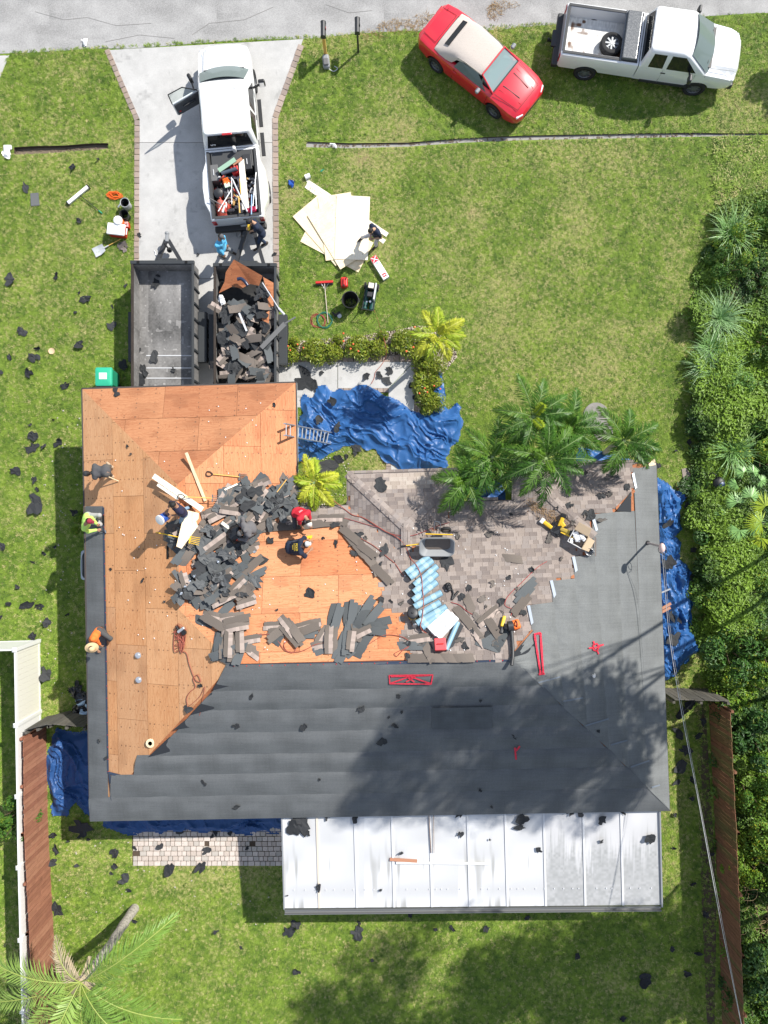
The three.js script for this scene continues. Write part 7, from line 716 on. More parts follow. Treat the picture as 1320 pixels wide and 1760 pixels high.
function person(o) {
  const { pelvis, neck, head, look, hands, feet } = o, up = neck.clone().sub(pelvis).normalize(), fwd0 = o.face ? o.face.clone() : look.clone().setY(0), fwd = fwd0.clone().addScaledVector(up, -fwd0.dot(up)).normalize(), right = fwd.clone().cross(up).normalize(); // right hand side of the body
  const base = feet[0].clone().lerp(feet[1], .5); base.y = Math.min(feet[0].y, feet[1].y); const t = thing('person', o.label, 'person', base);
  const sh = [-1, 1].map((s) => neck.clone().addScaledVector(up, -.06).addScaledVector(right, s * .185)), hip = [-1, 1].map((s) => pelvis.clone().addScaledVector(right, s * .095)), waist = pelvis.clone().lerp(neck, .42).addScaledVector(fwd, -.01), chest = pelvis.clone().lerp(neck, .76).addScaledVector(fwd, .012);
  const arms = [0, 1].map((i) => ik(sh[i], hands[i], .29, .26, right.clone().multiplyScalar(i ? .6 : -.6).addScaledVector(fwd, -.5).add(V(0, -.5, 0)))), ank = feet.map((f) => f.clone().add(V(0, .09, 0))), legs = [0, 1].map((i) => ik(hip[i], ank[i], .44, .43, (o.knee ? o.knee : fwd.clone().setY(0).normalize()).clone().addScaledVector(right, i ? .25 : -.25)));
  const toe = legs.map((l, i) => { const d = (o.toes ? o.toes[i] : fwd).clone().setY(0).normalize(); return [l[1].clone().add(V(0, -.045, 0)).addScaledVector(d, -.05), l[1].clone().add(V(0, -.055, 0)).addScaledVector(d, .16)]; });
  const torso = (e) => [[hip[0], hip[1], .115 + e, .115 + e], [pelvis, waist, .125 + e, .115 + e], [waist.clone().addScaledVector(right, -.05), chest.clone().addScaledVector(right, -.075), .105 + e, .12 + e], [waist.clone().addScaledVector(right, .05), chest.clone().addScaledVector(right, .075), .105 + e, .12 + e], [sh[0], sh[1], .068 + e, .068 + e]];
  const skull = head.clone(), l = look.clone().normalize(), hu = V(0, 1, 0).addScaledVector(l, -l.y).normalize(), hr = l.clone().cross(hu).normalize(), hp = (x, y, z) => skull.clone().addScaledVector(hr, x).addScaledVector(hu, y).addScaledVector(l, z);
  const bodyB = [...torso(0), [neck.clone().addScaledVector(up, -.04), hp(0, -.07, -.03), .058, .055]]; for (const i of [0, 1]) bodyB.push([sh[i], arms[i][0], .052, .043], [arms[i][0], arms[i][1], .042, .029], [hip[i], legs[i][0], .085, .056], [legs[i][0], legs[i][1], .055, .038], [toe[i][0], toe[i][1], .036, .03]);
  const headB = [[hp(0, .035, -.02), hp(0, .03, -.005), .094, .09], [hp(0, -.03, .015), hp(0, -.075, .045), .072, .042], [hp(0, .02, .085), hp(0, -.022, .108), .013, .016], [hp(.078, .012, -.01), hp(.08, -.018, -.006), .018, .012], [hp(-.078, .012, -.01), hp(-.08, -.018, -.006), .018, .012], [hp(-.02, -.058, .085), hp(.02, -.058, .085), .011, .011], [hp(-.04, .03, .078), hp(.04, .03, .078), .014, .014]];
  const handB = (i) => { const w = arms[i][1], d = w.clone().sub(arms[i][0]).normalize(), s = i ? 1 : -1; let side = d.clone().cross(V(0, 1, 0)); if (side.length() < .2) side = right.clone(); side.normalize().multiplyScalar(s); const palm = side.clone().cross(d).normalize(); if (palm.y > 0) palm.negate(); const b = [], pc = w.clone().addScaledVector(d, .085); b.push([w.clone().addScaledVector(d, .01).addScaledVector(side, .012), pc.clone().addScaledVector(side, .024), .022, .018], [w.clone().addScaledVector(d, .01).addScaledVector(side, -.012), pc.clone().addScaledVector(side, -.024), .022, .018]); const L = [.066, .078, .072, .056]; for (let k = 0; k < 4; k++) { const r0 = pc.clone().addScaledVector(side, .03 - k * .02), k1 = r0.clone().addScaledVector(d, L[k] * .5).addScaledVector(palm, L[k] * .22), k2 = k1.clone().addScaledVector(d, L[k] * .22).addScaledVector(palm, L[k] * .45); b.push([r0, k1, .010, .009], [k1, k2, .009, .0075]); } const t0 = w.clone().addScaledVector(d, .035).addScaledVector(side, .03), t1 = t0.clone().addScaledVector(side, .03).addScaledVector(d, .03).addScaledVector(palm, .012), t2 = t1.clone().addScaledVector(d, .03).addScaledVector(palm, .018); b.push([t0, t1, .012, .010], [t1, t2, .010, .008]); return b; };
  const skin = SK[o.skin ?? 0]; const whole = [sdfMesh(bodyB, .014, .05), sdfMesh(headB, .007, .03)]; if (!o.gloves) for (const i of [0, 1]) whole.push(sdfMesh(handB(i), .0045, .008)); partW(t, 'body', merge(whole), skin); if (o.gloves) for (const i of [0, 1]) partW(t, 'glove', sdfMesh(handB(i).map(([a, b, r, q]) => [a, b, r + .003, q + .003]), .005, .01), o.gloves);
  const e = .016, sl = o.sleeve ?? .55, shirt = [...torso(e).slice(1), [hip[0].clone().lerp(waist, .15), hip[1].clone().lerp(waist, .15), .118 + e, .118 + e]]; for (const i of [0, 1]) { if (sl <= 1) shirt.push([sh[i], sh[i].clone().lerp(arms[i][0], sl), .056 + e, .05 + e]); else shirt.push([sh[i], arms[i][0], .054 + e, .046 + e], [arms[i][0], arms[i][0].clone().lerp(arms[i][1], sl - 1), .045 + e, .034 + e]); } if (o.hood) shirt.push([neck.clone().addScaledVector(fwd, -.05), neck.clone().addScaledVector(fwd, -.07).addScaledVector(up, .05), .085, .07]);
  const sg = sdfMesh(shirt, .014, .045); { const p = sg.attributes.position; for (let i = 0; i < p.count; i++) { const x = p.getX(i), y = p.getY(i), z = p.getZ(i), w = (vn(x * 11 + y * 5, z * 11 + y * 7, 7) - .5) * .018; p.setXYZ(i, x + w * right.x, y + w, z + w * right.z); } sg.computeVertexNormals(); } partW(t, 'shirt', sg, o.shirt);
  const tr = [[hip[0], hip[1], .122, .122]]; for (const i of [0, 1]) tr.push([hip[i], legs[i][0], .094, .068], [legs[i][0], legs[i][1].clone().lerp(legs[i][0], .04), .066, .056]); partW(t, 'trousers', sdfMesh(tr, .014, .04), o.trousers);
  for (const i of [0, 1]) partW(t, 'boot', sdfMesh([[toe[i][0], toe[i][1], .048, .042], [toe[i][0], legs[i][1].clone().add(V(0, .03, 0)), .046, .048]], .01, .03), o.boots ?? boot);
  const eyes = merge([-1, 1].map((s) => { const p = hp(s * .032, .012, .088); return sph(.011, p.x, p.y, p.z, 1, 1, 1, 8); })); partW(t, 'eyes', eyes, eyeM);
  if (o.glasses) partW(t, 'sunglasses', merge([bar(hp(-.06, .014, .097), hp(.06, .014, .097), .016, .03), bar(hp(.07, .014, .09), hp(.078, .012, -.01), .008, .01), bar(hp(-.07, .014, .09), hp(-.078, .012, -.01), .008, .01)]), M.black);
  if (o.cap) { partW(t, 'cap', sdfMesh([[hp(0, .06, -.02), hp(0, .055, .0), .095, .092]], .008, .02), o.cap); if (o.brim !== false) { const s = o.brim === -1 ? -1 : 1; partW(t, 'cap_brim', plate([...Array(9)].map((_, k) => { const a = -1.0 + k / 8 * 2; return hp(Math.sin(a) * .085, .045, s * (.065 + Math.cos(a) * .10 - .02)); }), .01), o.cap); } } else if (o.straw) { const g = lathe([[0, .13], [.05, .125], [.085, .10], [.095, .02], [.21, -.01], [.215, -.018], [.095, .0], [0, .0]], 30); g.applyMatrix4(new THREE.Matrix4().makeBasis(hr, hu, hr.clone().cross(hu))); g.translate(...hp(0, .055, -.01).toArray()); partW(t, 'straw_hat', g, mat([.66, .48, .27], .85)); }
  partW(t, 'hair', sdfMesh([[hp(0, .045, -.035), hp(0, .02, -.05), .092, .082]], .008, .02), o.hair ?? hairM);
  if (o.backPrint) { const c = chest.clone().addScaledVector(fwd, -.155).addScaledVector(up, -.05), g = new THREE.PlaneGeometry(.34, .30, 8, 6), p = g.attributes.position; for (let i = 0; i < p.count; i++) { const u = p.getX(i), v = p.getY(i), q = c.clone().addScaledVector(right, u).addScaledVector(up, v).addScaledVector(fwd, u * u * .9 - .012 + Math.max(0, v) * .12); p.setXYZ(i, q.x, q.y, q.z); } g.computeVertexNormals(); partW(t, 'back_print', flat(g), o.backPrint); }
  if (o.mask) partW(t, 'neck_cloth', sdfMesh([[hp(0, -.05, .04), hp(0, -.085, .03), .068, .07]], .01, .02), o.mask);
  return t;
}
const navy = mat([.012, .020, .045], .9), cloth = (r, g, b) => mat([r, g, b], .9);
const D = (x, z, y = 0) => V(x, y, z).normalize();
const print = (bg, draw) => canvasMat(192, 160, (x, w, h) => { x.fillStyle = bg; x.fillRect(0, 0, w, h); draw(x, w, h); }, { rough: .9 });
person({ label: 'person in a dark grey hoodie bending down the left plywood slope with a stick', pelvis: RP(183, 809, .88), neck: RP(160, 811, .98), head: RP(150, 814, .86), look: D(-1, .1, -.6), face: D(-1, .05), hands: [RP(172, 821, .5), RP(167, 803, .45)], feet: [RP(193, 818, 0), RP(192, 800, 0)], shirt: cloth(.075, .075, .08), trousers: cloth(.09, .085, .08), boots: mat([.42, .32, .22], .85), sleeve: 1.95, cap: cloth(.03, .032, .036), brim: false, hood: true, skin: 1, backPrint: print('#4a4a4d', (x) => { x.fillStyle = '#d8d8d8'; for (let k = 0; k < 6; k++) { x.fillRect(50 + k * 16, 36, 10, 26); x.fillRect(58 + k * 13, 74, 8, 14); } }) });
single('walking_stick', 'pale stick held by the person in the grey hoodie', 'stick', rod(RP(176, 815, .5), RP(204, 827, .04), .017), M.lumber);
person({ label: 'person in a neon yellow shirt and maroon cap crouching at the left eave', pelvis: RP(150, 890, .42), neck: RP(147, 902, .78), head: RP(154, 895, .90), look: D(.9, .35, -.6), face: D(.9, .4), hands: [RP(166, 900, .30), RP(166, 911, .25)], feet: [RP(171, 890, 0), RP(162, 886, 0)], shirt: cloth(.50, .78, .16), trousers: cloth(.36, .36, .35), sleeve: 1.9, cap: cloth(.28, .02, .05), skin: 1 });
{ const a = RP(170, 912, .12), t = thing('hammer', 'dark hammer held over the felt edge by the person in neon yellow', 'hammer', a); partW(t, 'handle', rod(RP(167, 912, .2), RP(180, 914, .08), .014), M.black); partW(t, 'head', bar(RP(181, 911, .08), RP(182, 916, .07), .04, .04), M.steel); }
person({ label: 'person in an orange shirt and a straw hat kneeling at the left eave', pelvis: RP(170, 1085, .40), neck: RP(157, 1102, .66), head: RP(158, 1112, .68), look: D(.5, .75, -.7), face: D(.55, .8), hands: [RP(176, 1112, .15), RP(168, 1117, .15)], feet: [RP(182, 1090, 0), RP(178, 1080, 0)], shirt: cloth(.85, .19, .035), trousers: cloth(.07, .07, .07), sleeve: 1.7, straw: true, skin: 1 });
person({ label: 'person in a navy shirt and sunglasses carrying a blue and white bucket', pelvis: RP(313, 880, .92), neck: RP(304, 872, 1.42), head: RP(297, 868, 1.52), look: D(-.7, .7, -.5), face: D(-.7, .7), hands: [RP(294, 886, 1.08), RP(288, 876, 1.1)], feet: [RP(312, 898, 0), RP(326, 872, 0)], shirt: cloth(.022, .020, .05), trousers: cloth(.20, .30, .42), sleeve: .8, glasses: true, hair: hairM, mask: cloth(.28, .27, .26), skin: 1 });
{ const p = RP(287, 886, .92), t = thing('bucket', 'blue bucket with a white lid carried by the person in sunglasses', 'bucket', p); t.rotation.set(.5, 0, .45); part(t, 'bucket', lathe([[0, 0], [.135, 0], [.15, .30], [0, .30]], 24), M.blue); part(t, 'lid', lathe([[0, .35], [.15, .345], [.16, .33], [.16, .29], [0, .29]], 24), M.white); }
person({ label: 'person in grey work clothes with red gloves bending over a black bag', pelvis: RP(433, 906, .86), neck: RP(421, 912, 1.02), head: RP(414, 916, .95), look: D(-.8, .5, -.8), face: D(-.85, .4), hands: [RP(410, 926, .62), RP(413, 904, .6)], feet: [RP(436, 918, .2), RP(432, 900, .2)], shirt: cloth(.13, .125, .13), trousers: cloth(.11, .105, .11), sleeve: 1.95, cap: cloth(.10, .10, .105), brim: false, hood: true, gloves: M.red, skin: 1 });
single('rubbish_bag', 'full black rubbish bag in front of the person in grey', 'bag', (() => { const c = RP(406, 918, .38), g = new THREE.IcosahedronGeometry(.30, 4), p = g.attributes.position; for (let i = 0; i < p.count; i++) { const x = p.getX(i), y = p.getY(i), z = p.getZ(i), s = 1 + (tri(x * 2.3 + z * 1.2) + tri(z * 3.1 - y * 1.7) + tri(x * 4.4 - z * 2.9) * .5 - 1.2) * .13; p.setXYZ(i, x * s * 1.05 + c.x, y * s * .85 + c.y, z * s + c.z); } return toCreasedNormals(g, .3); })(), M.blackFilm);
person({ label: 'person in a red shirt and white cap stooping at the shingle debris', pelvis: RP(509, 880, .86), neck: RP(524, 887, 1.12), head: RP(531, 899, 1.10), look: D(.35, .9, -.9), face: D(.6, .75), hands: [RP(534, 905, .5), RP(520, 908, .5)], feet: [RP(519, 902, .15), RP(506, 899, .15)], shirt: cloth(.50, .018, .035), trousers: cloth(.05, .05, .055), sleeve: .9, cap: cloth(.72, .66, .58), skin: 1, backPrint: print('#b5182c', (x) => { x.fillStyle = '#f0d4d4'; for (let k = 0; k < 6; k++) { x.fillRect(60 + k * 13, 54, 8, 18); x.fillRect(66 + k * 11, 82, 6, 10); } }) });
person({ label: 'person in a navy shirt with yellow back lettering crouching on the bright plywood', pelvis: RP(497, 941, .45), neck: RP(519, 940, .80), head: RP(527, 935, .90), look: D(.9, -.1, -.5), face: D(1, -.05), hands: [RP(533, 930, .42), RP(533, 946, .40)], feet: [RP(500, 931, 0), RP(504, 951, 0)], shirt: navy, trousers: cloth(.03, .035, .05), sleeve: 1.2, cap: cloth(.50, .50, .50), skin: 1, backPrint: print('#0f1526', (x) => { x.fillStyle = '#f4d23a'; x.font = 'bold 62px sans-serif'; x.textAlign = 'center'; x.fillText('FIXD', 96, 58); x.font = 'bold 30px sans-serif'; x.fillText('ROOFING', 96, 96); for (let k = 0; k < 6; k++) x.fillRect(56 + k * 14, 112, 9, 16); }) });
{ const t = thing('shovel', 'yellow shovel held by the crouching person with back lettering', 'shovel', RP(533, 925, .1)); partW(t, 'handle', rod(RP(531, 940, .42), RP(533, 924, .12), .016), M.yellow); partW(t, 'blade', plate([RP(527, 921, .08), RP(537, 920, .08), RP(536, 925, .09), RP(528, 926, .09)], .01), M.yellow); }
person({ label: 'person in a light blue shirt and dark cap standing between the trailers and the truck', pelvis: P(381, 428, .95), neck: P(377, 413, 1.46), head: P(380, 407, 1.62), look: D(.8, .5, -.8), face: D(.85, .45), hands: [P(389, 420, .95), P(386, 440, .85)], feet: [P(399, 434, .04), P(380, 440, .04)], shirt: cloth(.10, .42, .68), trousers: cloth(.22, .235, .25), sleeve: 1.9, cap: cloth(.10, .10, .105), skin: 1 });
person({ label: 'person in navy work clothes leaning over the truck hitch with a yellow tool', pelvis: P(450, 400, .98), neck: P(438, 384, 1.42), head: P(429, 381, 1.50), look: D(-.9, .35, -.9), face: D(-.9, .35), hands: [P(430, 398, .95), P(428, 390, 1.0)], feet: [P(443, 430, .04), P(457, 419, .04)], shirt: navy, trousers: cloth(.022, .04, .085), sleeve: .8, cap: cloth(.02, .02, .022), skin: 0 });
{ const t = thing('power_drill', 'yellow power tool in the hands of the person at the hitch', 'power tool', P(429, 392, 1.0)); partW(t, 'body', bar(P(428, 386, 1.02), P(428, 396, .98), .08, .09), M.yellow); partW(t, 'battery', bar(P(430, 395, .95), P(432, 399, .93), .1, .08), M.black); }
person({ label: 'person in a navy shirt and pale trousers stepping on the plywood pile', pelvis: P(647, 403, .95), neck: P(644, 393, 1.44), head: P(637, 397, 1.58), look: D(-.6, .6, -.9), face: D(-.7, .6), hands: [P(643, 410, 1.05), P(637, 406, 1.08)], feet: [P(646, 424, .02), P(622, 410, .17)], shirt: navy, trousers: cloth(.52, .52, .55), sleeve: .7, hair: hairM, skin: 2 });
// ------------------------------------------------------------------ torn shingles and scraps of felt
M.shingleVC = mat([1, 1, 1], .9, { vertexColors: true });
const at3 = { ground: (x, y, h) => P(x, y, h), roof: (x, y, h) => RP(x, y, h) };
// an irregular torn piece: outline rings round its middle, a little curled
function tornGeo(put, x, y, size, seed, curl = .03, h = .02) {
  const r = rngOf(seed * 31 + 7), n = 13, asp = rr(r, .45, 1), rot = r() * 6.28, rad = [], ax = r() * 6.28; for (let k = 0; k < n; k++) rad.push(rr(r, .78, 1.15)); for (let k = 0; k < 3; k++) rad[(r() * n) | 0] *= rr(r, .45, .75); if (r() < .5) rad[(r() * n) | 0] *= 1.35; const pos = [], ind = [], S = size / 2, c = Math.cos(rot), s = Math.sin(rot);
  const add = (u, v) => { const q = put(x + u * S * c - v * S * asp * s, y + u * S * s + v * S * asp * c, h), d = Math.cos(ax) * u + Math.sin(ax) * v; q.y += Math.max(0, d) ** 2 * curl + r() * (.006 + curl * .35); pos.push(q.x, q.y, q.z); };
  add(0, 0); for (const f of [.55, 1]) for (let k = 0; k < n; k++) { const a = k / n * 6.283; add(Math.cos(a) * f * rad[k], Math.sin(a) * f * rad[k]); }
  for (let k = 0; k < n; k++) { const a = 1 + k, b = 1 + (k + 1) % n; ind.push(0, b, a, a, b, a + n, b, b + n, a + n); } const g = new THREE.BufferGeometry(); g.setAttribute('position', new THREE.BufferAttribute(new Float32Array(pos), 3)); g.setIndex(ind); return upward(flat(g));
}
const feltM = [[.020, .022, .025], [.028, .030, .033], [.036, .038, .041], [.016, .018, .021]].map((c) => mat(c, .85));
let sSeed = 1;
function scraps(list, put, label, group, h = .025, curl = .05, mats = feltM) { for (const [x, y, s = 12, hh] of list) { sSeed++; const lab = typeof label === 'function' ? label(x, y) : label, big = s > 19 ? 'large ' : s < 10 ? 'small ' : ''; single('felt_scrap', big + lab.replace(/^small /, ''), 'felt scrap', tornGeo(put, x, y, s * 1.06, sSeed, curl, hh ?? h), mats[sSeed % mats.length], (big || 'middling ') + group + (lab === label ? '' : ', ' + lab.slice(-24))); } }
scraps([[17, 481, 22], [97, 475, 14], [148, 515, 24], [130, 538, 7], [38, 571, 18], [64, 600, 11], [137, 593, 20], [60, 615, 17], [17, 614, 12], [50, 642, 16], [112, 663, 19], [2, 640, 9], [137, 503, 7], [125, 288, 13], [170, 274, 6], [137, 380, 10]], at3.ground, 'torn black felt scrap lying on the open lawn left of the empty trailer', 'felt scraps on the upper left lawn', .05, .12);
scraps([[192, 560, 17], [212, 627, 20], [193, 527, 8], [216, 491, 8]], at3.ground, 'torn black felt scrap on the grass close beside the empty trailer', 'felt scraps beside the empty trailer', .05);
scraps([[45, 325, 18], [240, 404, 10]], at3.ground, 'folded dark felt scrap near the upper left drain slot or brick border', 'felt scraps by the drain slot', .05);
single('felt_scrap', 'flat grey rectangular felt piece on the lawn below the left drain slot', 'felt scrap', plate(gpoly([[52, 332], [66, 331], [68, 353], [53, 354]], .06), .006), mat([.12, .125, .125], .9));
scraps([[57, 750, 20], [57, 769, 28], [75, 768, 13], [100, 762, 17], [28, 811, 17], [59, 825, 14], [53, 730, 6], [92, 722, 6], [65, 841, 9], [60, 866, 36], [130, 883, 14], [76, 951, 8], [57, 966, 8], [5, 940, 15], [95, 940, 6], [48, 1040, 28], [68, 1043, 16], [30, 1008, 10], [82, 1070, 16], [16, 1038, 9], [57, 1094, 16], [117, 1056, 7], [78, 1158, 24], [135, 1178, 18], [2, 1061, 8]], at3.ground, 'torn black felt scrap lying on the lawn left of the plywood roof', 'felt scraps on the left lawn', .05, .12);
scraps([[137, 1420, 34], [142, 1433, 16], [92, 1436, 18], [97, 1460, 20], [93, 1482, 16], [118, 1445, 9], [153, 1442, 10], [197, 1465, 18], [197, 1487, 14], [213, 1510, 22], [222, 1530, 12], [99, 1562, 26], [192, 1500, 8], [133, 1487, 8], [232, 1583, 12], [232, 1457, 9], [372, 1600, 9], [415, 1628, 9], [292, 1492, 26], [345, 1490, 24]], at3.ground, 'torn black felt scrap on the back lawn between the left fence and the pavers', 'felt scraps on the lower left lawn', .05, .12);
scraps([[275, 1455, 14], [354, 1462, 20], [370, 1430, 16], [395, 1428, 13], [425, 1457, 10], [310, 1425, 20], [365, 1437, 8]], at3.ground, 'torn dark felt scrap lying on the pale block pavers', 'felt scraps on the pavers', .06);
scraps([[497, 1600, 24], [508, 1588, 18], [614, 1602, 24], [617, 1586, 9], [705, 1572, 12], [776, 1594, 10], [748, 1596, 10], [836, 1595, 12], [510, 1670, 14], [905, 1577, 10], [640, 1650, 6]], at3.ground, 'torn black felt scrap on the back lawn below the white metal roof', 'felt scraps below the metal roof', .05, .12);
scraps([[1107, 1682, 26], [992, 1644, 14], [1155, 1630, 13], [1180, 1672, 16], [1200, 1638, 14], [1190, 1519, 12], [1222, 1467, 16], [1212, 1572, 14], [1070, 1750, 14], [1158, 1457, 9], [1160, 1400, 9], [1188, 1372, 10]], at3.ground, 'torn black felt scrap on the shaded lawn right of the white metal roof', 'felt scraps on the lower right lawn', .05, .12);
scraps([[1172, 1225, 28], [1165, 1260, 26], [1178, 1290, 24], [1168, 1318, 26], [1186, 1210, 20], [1200, 1265, 20], [1163, 1345, 18], [1208, 1240, 14], [1190, 1340, 12]], at3.ground, 'black felt scrap in the shade between the right eave and the mossy fence', 'felt scraps under the right eave', .06);
scraps([[525, 655, 38], [553, 641, 10], [567, 627, 6], [630, 647, 13], [652, 645, 14], [668, 638, 14], [665, 655, 19], [541, 664, 20], [707, 664, 14]], at3.ground, 'torn dark felt scrap lying on the concrete of the front patio', 'felt scraps on the patio', .075);
scraps([[714, 685, 12], [562, 803, 46], [580, 790, 18], [595, 785, 9], [612, 768, 18], [610, 780, 9], [520, 760, 16], [545, 745, 14], [580, 735, 22, .40], [548, 722, 16, .42], [570, 690, 16, .42]], at3.ground, 'torn dark felt scrap on or beside the blue tarp below the ladder', 'felt scraps round the blue tarp', .06);
scraps([[1150, 968, 26, .42], [1160, 1062, 26, .42], [1158, 1098, 28, .42], [1172, 985, 20], [1147, 900, 22, .4], [1192, 945, 14], [1190, 992, 16], [1203, 1035, 12], [1195, 1080, 20], [1210, 1115, 22], [1172, 1135, 12], [1152, 1155, 20]], at3.ground, 'torn black shingle scrap on or beside the long tarp along the right eave', 'scraps round the right hand tarp', .08);
scraps([[1105, 789, 22], [1131, 800, 10], [1190, 727, 6], [1185, 760, 10], [1162, 775, 6], [1180, 868, 12], [1176, 856, 8]], at3.ground, 'dark scrap on the grass near the upper right house corner', 'scraps at the upper right corner', .06);
single('felt_scrap', 'tan and grey shingle scrap on the grass above the plywood scrap', 'felt scrap', plate(gpoly([[1172, 806], [1180, 804], [1188, 818], [1184, 825], [1174, 823]], .06), .01), SHINGLE[0]);
scraps([[432, 1197, 11], [406, 1248, 12], [522, 1250, 13], [620, 1219, 16], [679, 1247, 12], [657, 1276, 19], [685, 1197, 10], [668, 1233, 6], [690, 1224, 6], [549, 1340, 6], [826, 1205, 6], [170, 1273, 8], [825, 1359, 6], [350, 1345, 12], [405, 1388, 13], [182, 1303, 9], [885, 1267, 11], [1028, 1256, 6], [845, 1387, 7]], at3.roof, 'small torn felt scrap lying on the grey felt of the rear roof', 'scraps on the grey felt', .085, .03);
const onCover = (x, y, h) => { let q = P(x, y, 2.5); for (let i = 0; i < 4; i++) { const f = clamp((y - 1390) / 172); q = P(x, y, lerp(2.58, 2.32, f) + .02 + h); } return q; };
scraps([[517, 1410, 36], [505, 1422, 28], [525, 1432, 18], [610, 1404, 20], [795, 1396, 30], [898, 1408, 24], [893, 1422, 20], [980, 1395, 14], [997, 1398, 14], [1071, 1397, 11], [547, 1525, 16], [690, 1466, 9], [791, 1433, 12], [842, 1443, 4], [926, 1460, 11], [1034, 1410, 15], [1034, 1446, 8], [1117, 1442, 20], [493, 1539, 6], [654, 1530, 6], [562, 1401, 18], [846, 1389, 16]], onCover, 'torn black felt scrap lying on the white metal patio roof', 'scraps on the metal roof', .03, .06);
scraps([[200, 674, 16], [219, 767, 7], [225, 780, 5], [471, 696, 8], [190, 978, 6], [245, 997, 9], [283, 1034, 5]], at3.roof, 'small dark felt scrap lying on the bare plywood slopes', 'scraps on the plywood', .04, .03);
scraps([[532, 1020, 20], [465, 928, 13], [445, 962, 30], [476, 1048, 5], [556, 925, 6], [577, 935, 14], [344, 1178, 10], [322, 1218, 14]], at3.roof, 'torn dark felt piece lying on the bright plywood in front of the crouching person', 'scraps on the bright plywood', .045, .06);
const rs = [...SHINGLE, feltM[2], feltM[1]].map((m) => m), mixM = [mat([.10, .09, .082], .9), feltM[2], mat([.15, .13, .115], .9), feltM[1]];
scraps([[655, 831, 25], [842, 918, 15], [875, 992, 9], [846, 1003, 13], [806, 1010, 12], [787, 922, 14], [768, 968, 26], [829, 1028, 18], [793, 1025, 14], [835, 1042, 6], [861, 1035, 16], [888, 1012, 8], [899, 1053, 12], [1035, 893, 16], [978, 868, 14], [1005, 885, 9], [1033, 852, 14], [1046, 849, 10], [1050, 815, 12], [1042, 822, 12], [1078, 838, 14], [1006, 813, 9], [1060, 818, 9], [965, 960, 9], [914, 979, 12], [943, 925, 16], [878, 884, 8], [925, 891, 5], [958, 873, 7], [985, 898, 10], [1012, 884, 22], [820, 1062, 22], [843, 1090, 26], [855, 1105, 22], [868, 1095, 14], [830, 1100, 14], [800, 1110, 14], [790, 1100, 16], [812, 1085, 10], [720, 1038, 10], [672, 1033, 9], [690, 1036, 12], [660, 945, 22], [640, 960, 14], [615, 920, 20], [605, 935, 14], [610, 952, 18], [648, 985, 18], [655, 1030, 12], [628, 925, 9], [655, 968, 8], [590, 910, 14], [575, 900, 18], [556, 894, 10], [700, 1105, 12], [735, 1122, 16], [700, 1128, 14], [725, 1110, 18]], at3.roof, (x, y) => 'torn shingle scrap ' + (x < 692 ? 'near the peeled strips on the left of the tan shingles' : y > 1052 ? 'among the loose strips at the foot of the tan shingles' : x > 920 ? 'near the tools on the upper right tan shingles' : 'in the open middle of the tan shingles'), 'scraps on the tan shingles', .05, .07, mixM);
// strip shingles: tan tabs on the lower half of the face, plain brown above; the back is dark
function shingleGeo(L, W, kind, seed) {
  const r = rngOf(seed), nu = 8, nv = 2, pos = [], col = [], ind = [], bend = rr(r, -.09, .15), tw = rr(r, -.05, .05), bk = .7 + r() * .6, bb = .85 + r() * .4, back = [.078 * bk, .086 * bk, .090 * bk], b2 = [.125 * bb, .105 * bb, .09 * bb]; const tabs = [...Array(nu)].map(() => { const k = rr(r, .8, 1.15); return [.35 * k, .285 * k, .25 * k]; });
  const ends = [0, 1, 2].map(() => [rr(r, -.10, .06), rr(r, -.06, .10)]); const q = (u, v) => { const x = (u - .5) * L, z = (v - .5) * W; return [x, bend * (u - .5) ** 2 * 4 * L + tw * (u - .5) * (v - .5) * 2 + .007, z]; };
  const e0 = rr(r, -.06, .06), e1 = rr(r, -.06, .06), jag = () => r() < .4 ? rr(r, -.05, .02) : 0;
  for (let i = 0; i < nu; i++) for (let j = 0; j < nv; j++) { const c = kind === 'front' ? (j ? tabs[i] : b2) : kind === 'brown' ? b2 : back, u0 = i / nu + (i === 0 ? ends[j][0] : 0), u1 = (i + 1) / nu + (i === nu - 1 ? ends[j][1] : 0), v0 = j / nv - (j ? 0 : jag() * 1.4), v1 = (j + 1) / nv + (j ? jag() * 1.4 : 0); const A = q(u0, v0), B = q(u1, v0), C = q(u1, v1), D2 = q(u0, v1); for (const v of [A, C, B, A, D2, C]) { pos.push(...v); col.push(...c); } for (const v of [A, B, C, A, C, D2]) { pos.push(v[0], v[1] - .007, v[2]); col.push(...back); } if (j === 1) for (const v of [D2, [C[0], C[1] - .007, C[2]], C, D2, [D2[0], D2[1] - .007, D2[2]], [C[0], C[1] - .007, C[2]]]) { pos.push(...v); col.push(...back); } if (j === 0) for (const v of [A, B, [B[0], B[1] - .007, B[2]], A, [B[0], B[1] - .007, B[2]], [A[0], A[1] - .007, A[2]]]) { pos.push(...v); col.push(...back); } }
  const g = new THREE.BufferGeometry(); g.setAttribute('position', new THREE.BufferAttribute(new Float32Array(pos), 3)); g.setAttribute('color', new THREE.BufferAttribute(new Float32Array(col), 3)); g.computeVertexNormals(); return flat(g);
}
const shBank = {}; for (const k of ['front', 'back', 'brown']) { shBank[k] = [0, 1, 2, 3, 4].map((i) => shingleGeo(i < 2 ? .84 : i < 4 ? .62 : .36, .275, k, 700 + i * 3 + k.length)); }
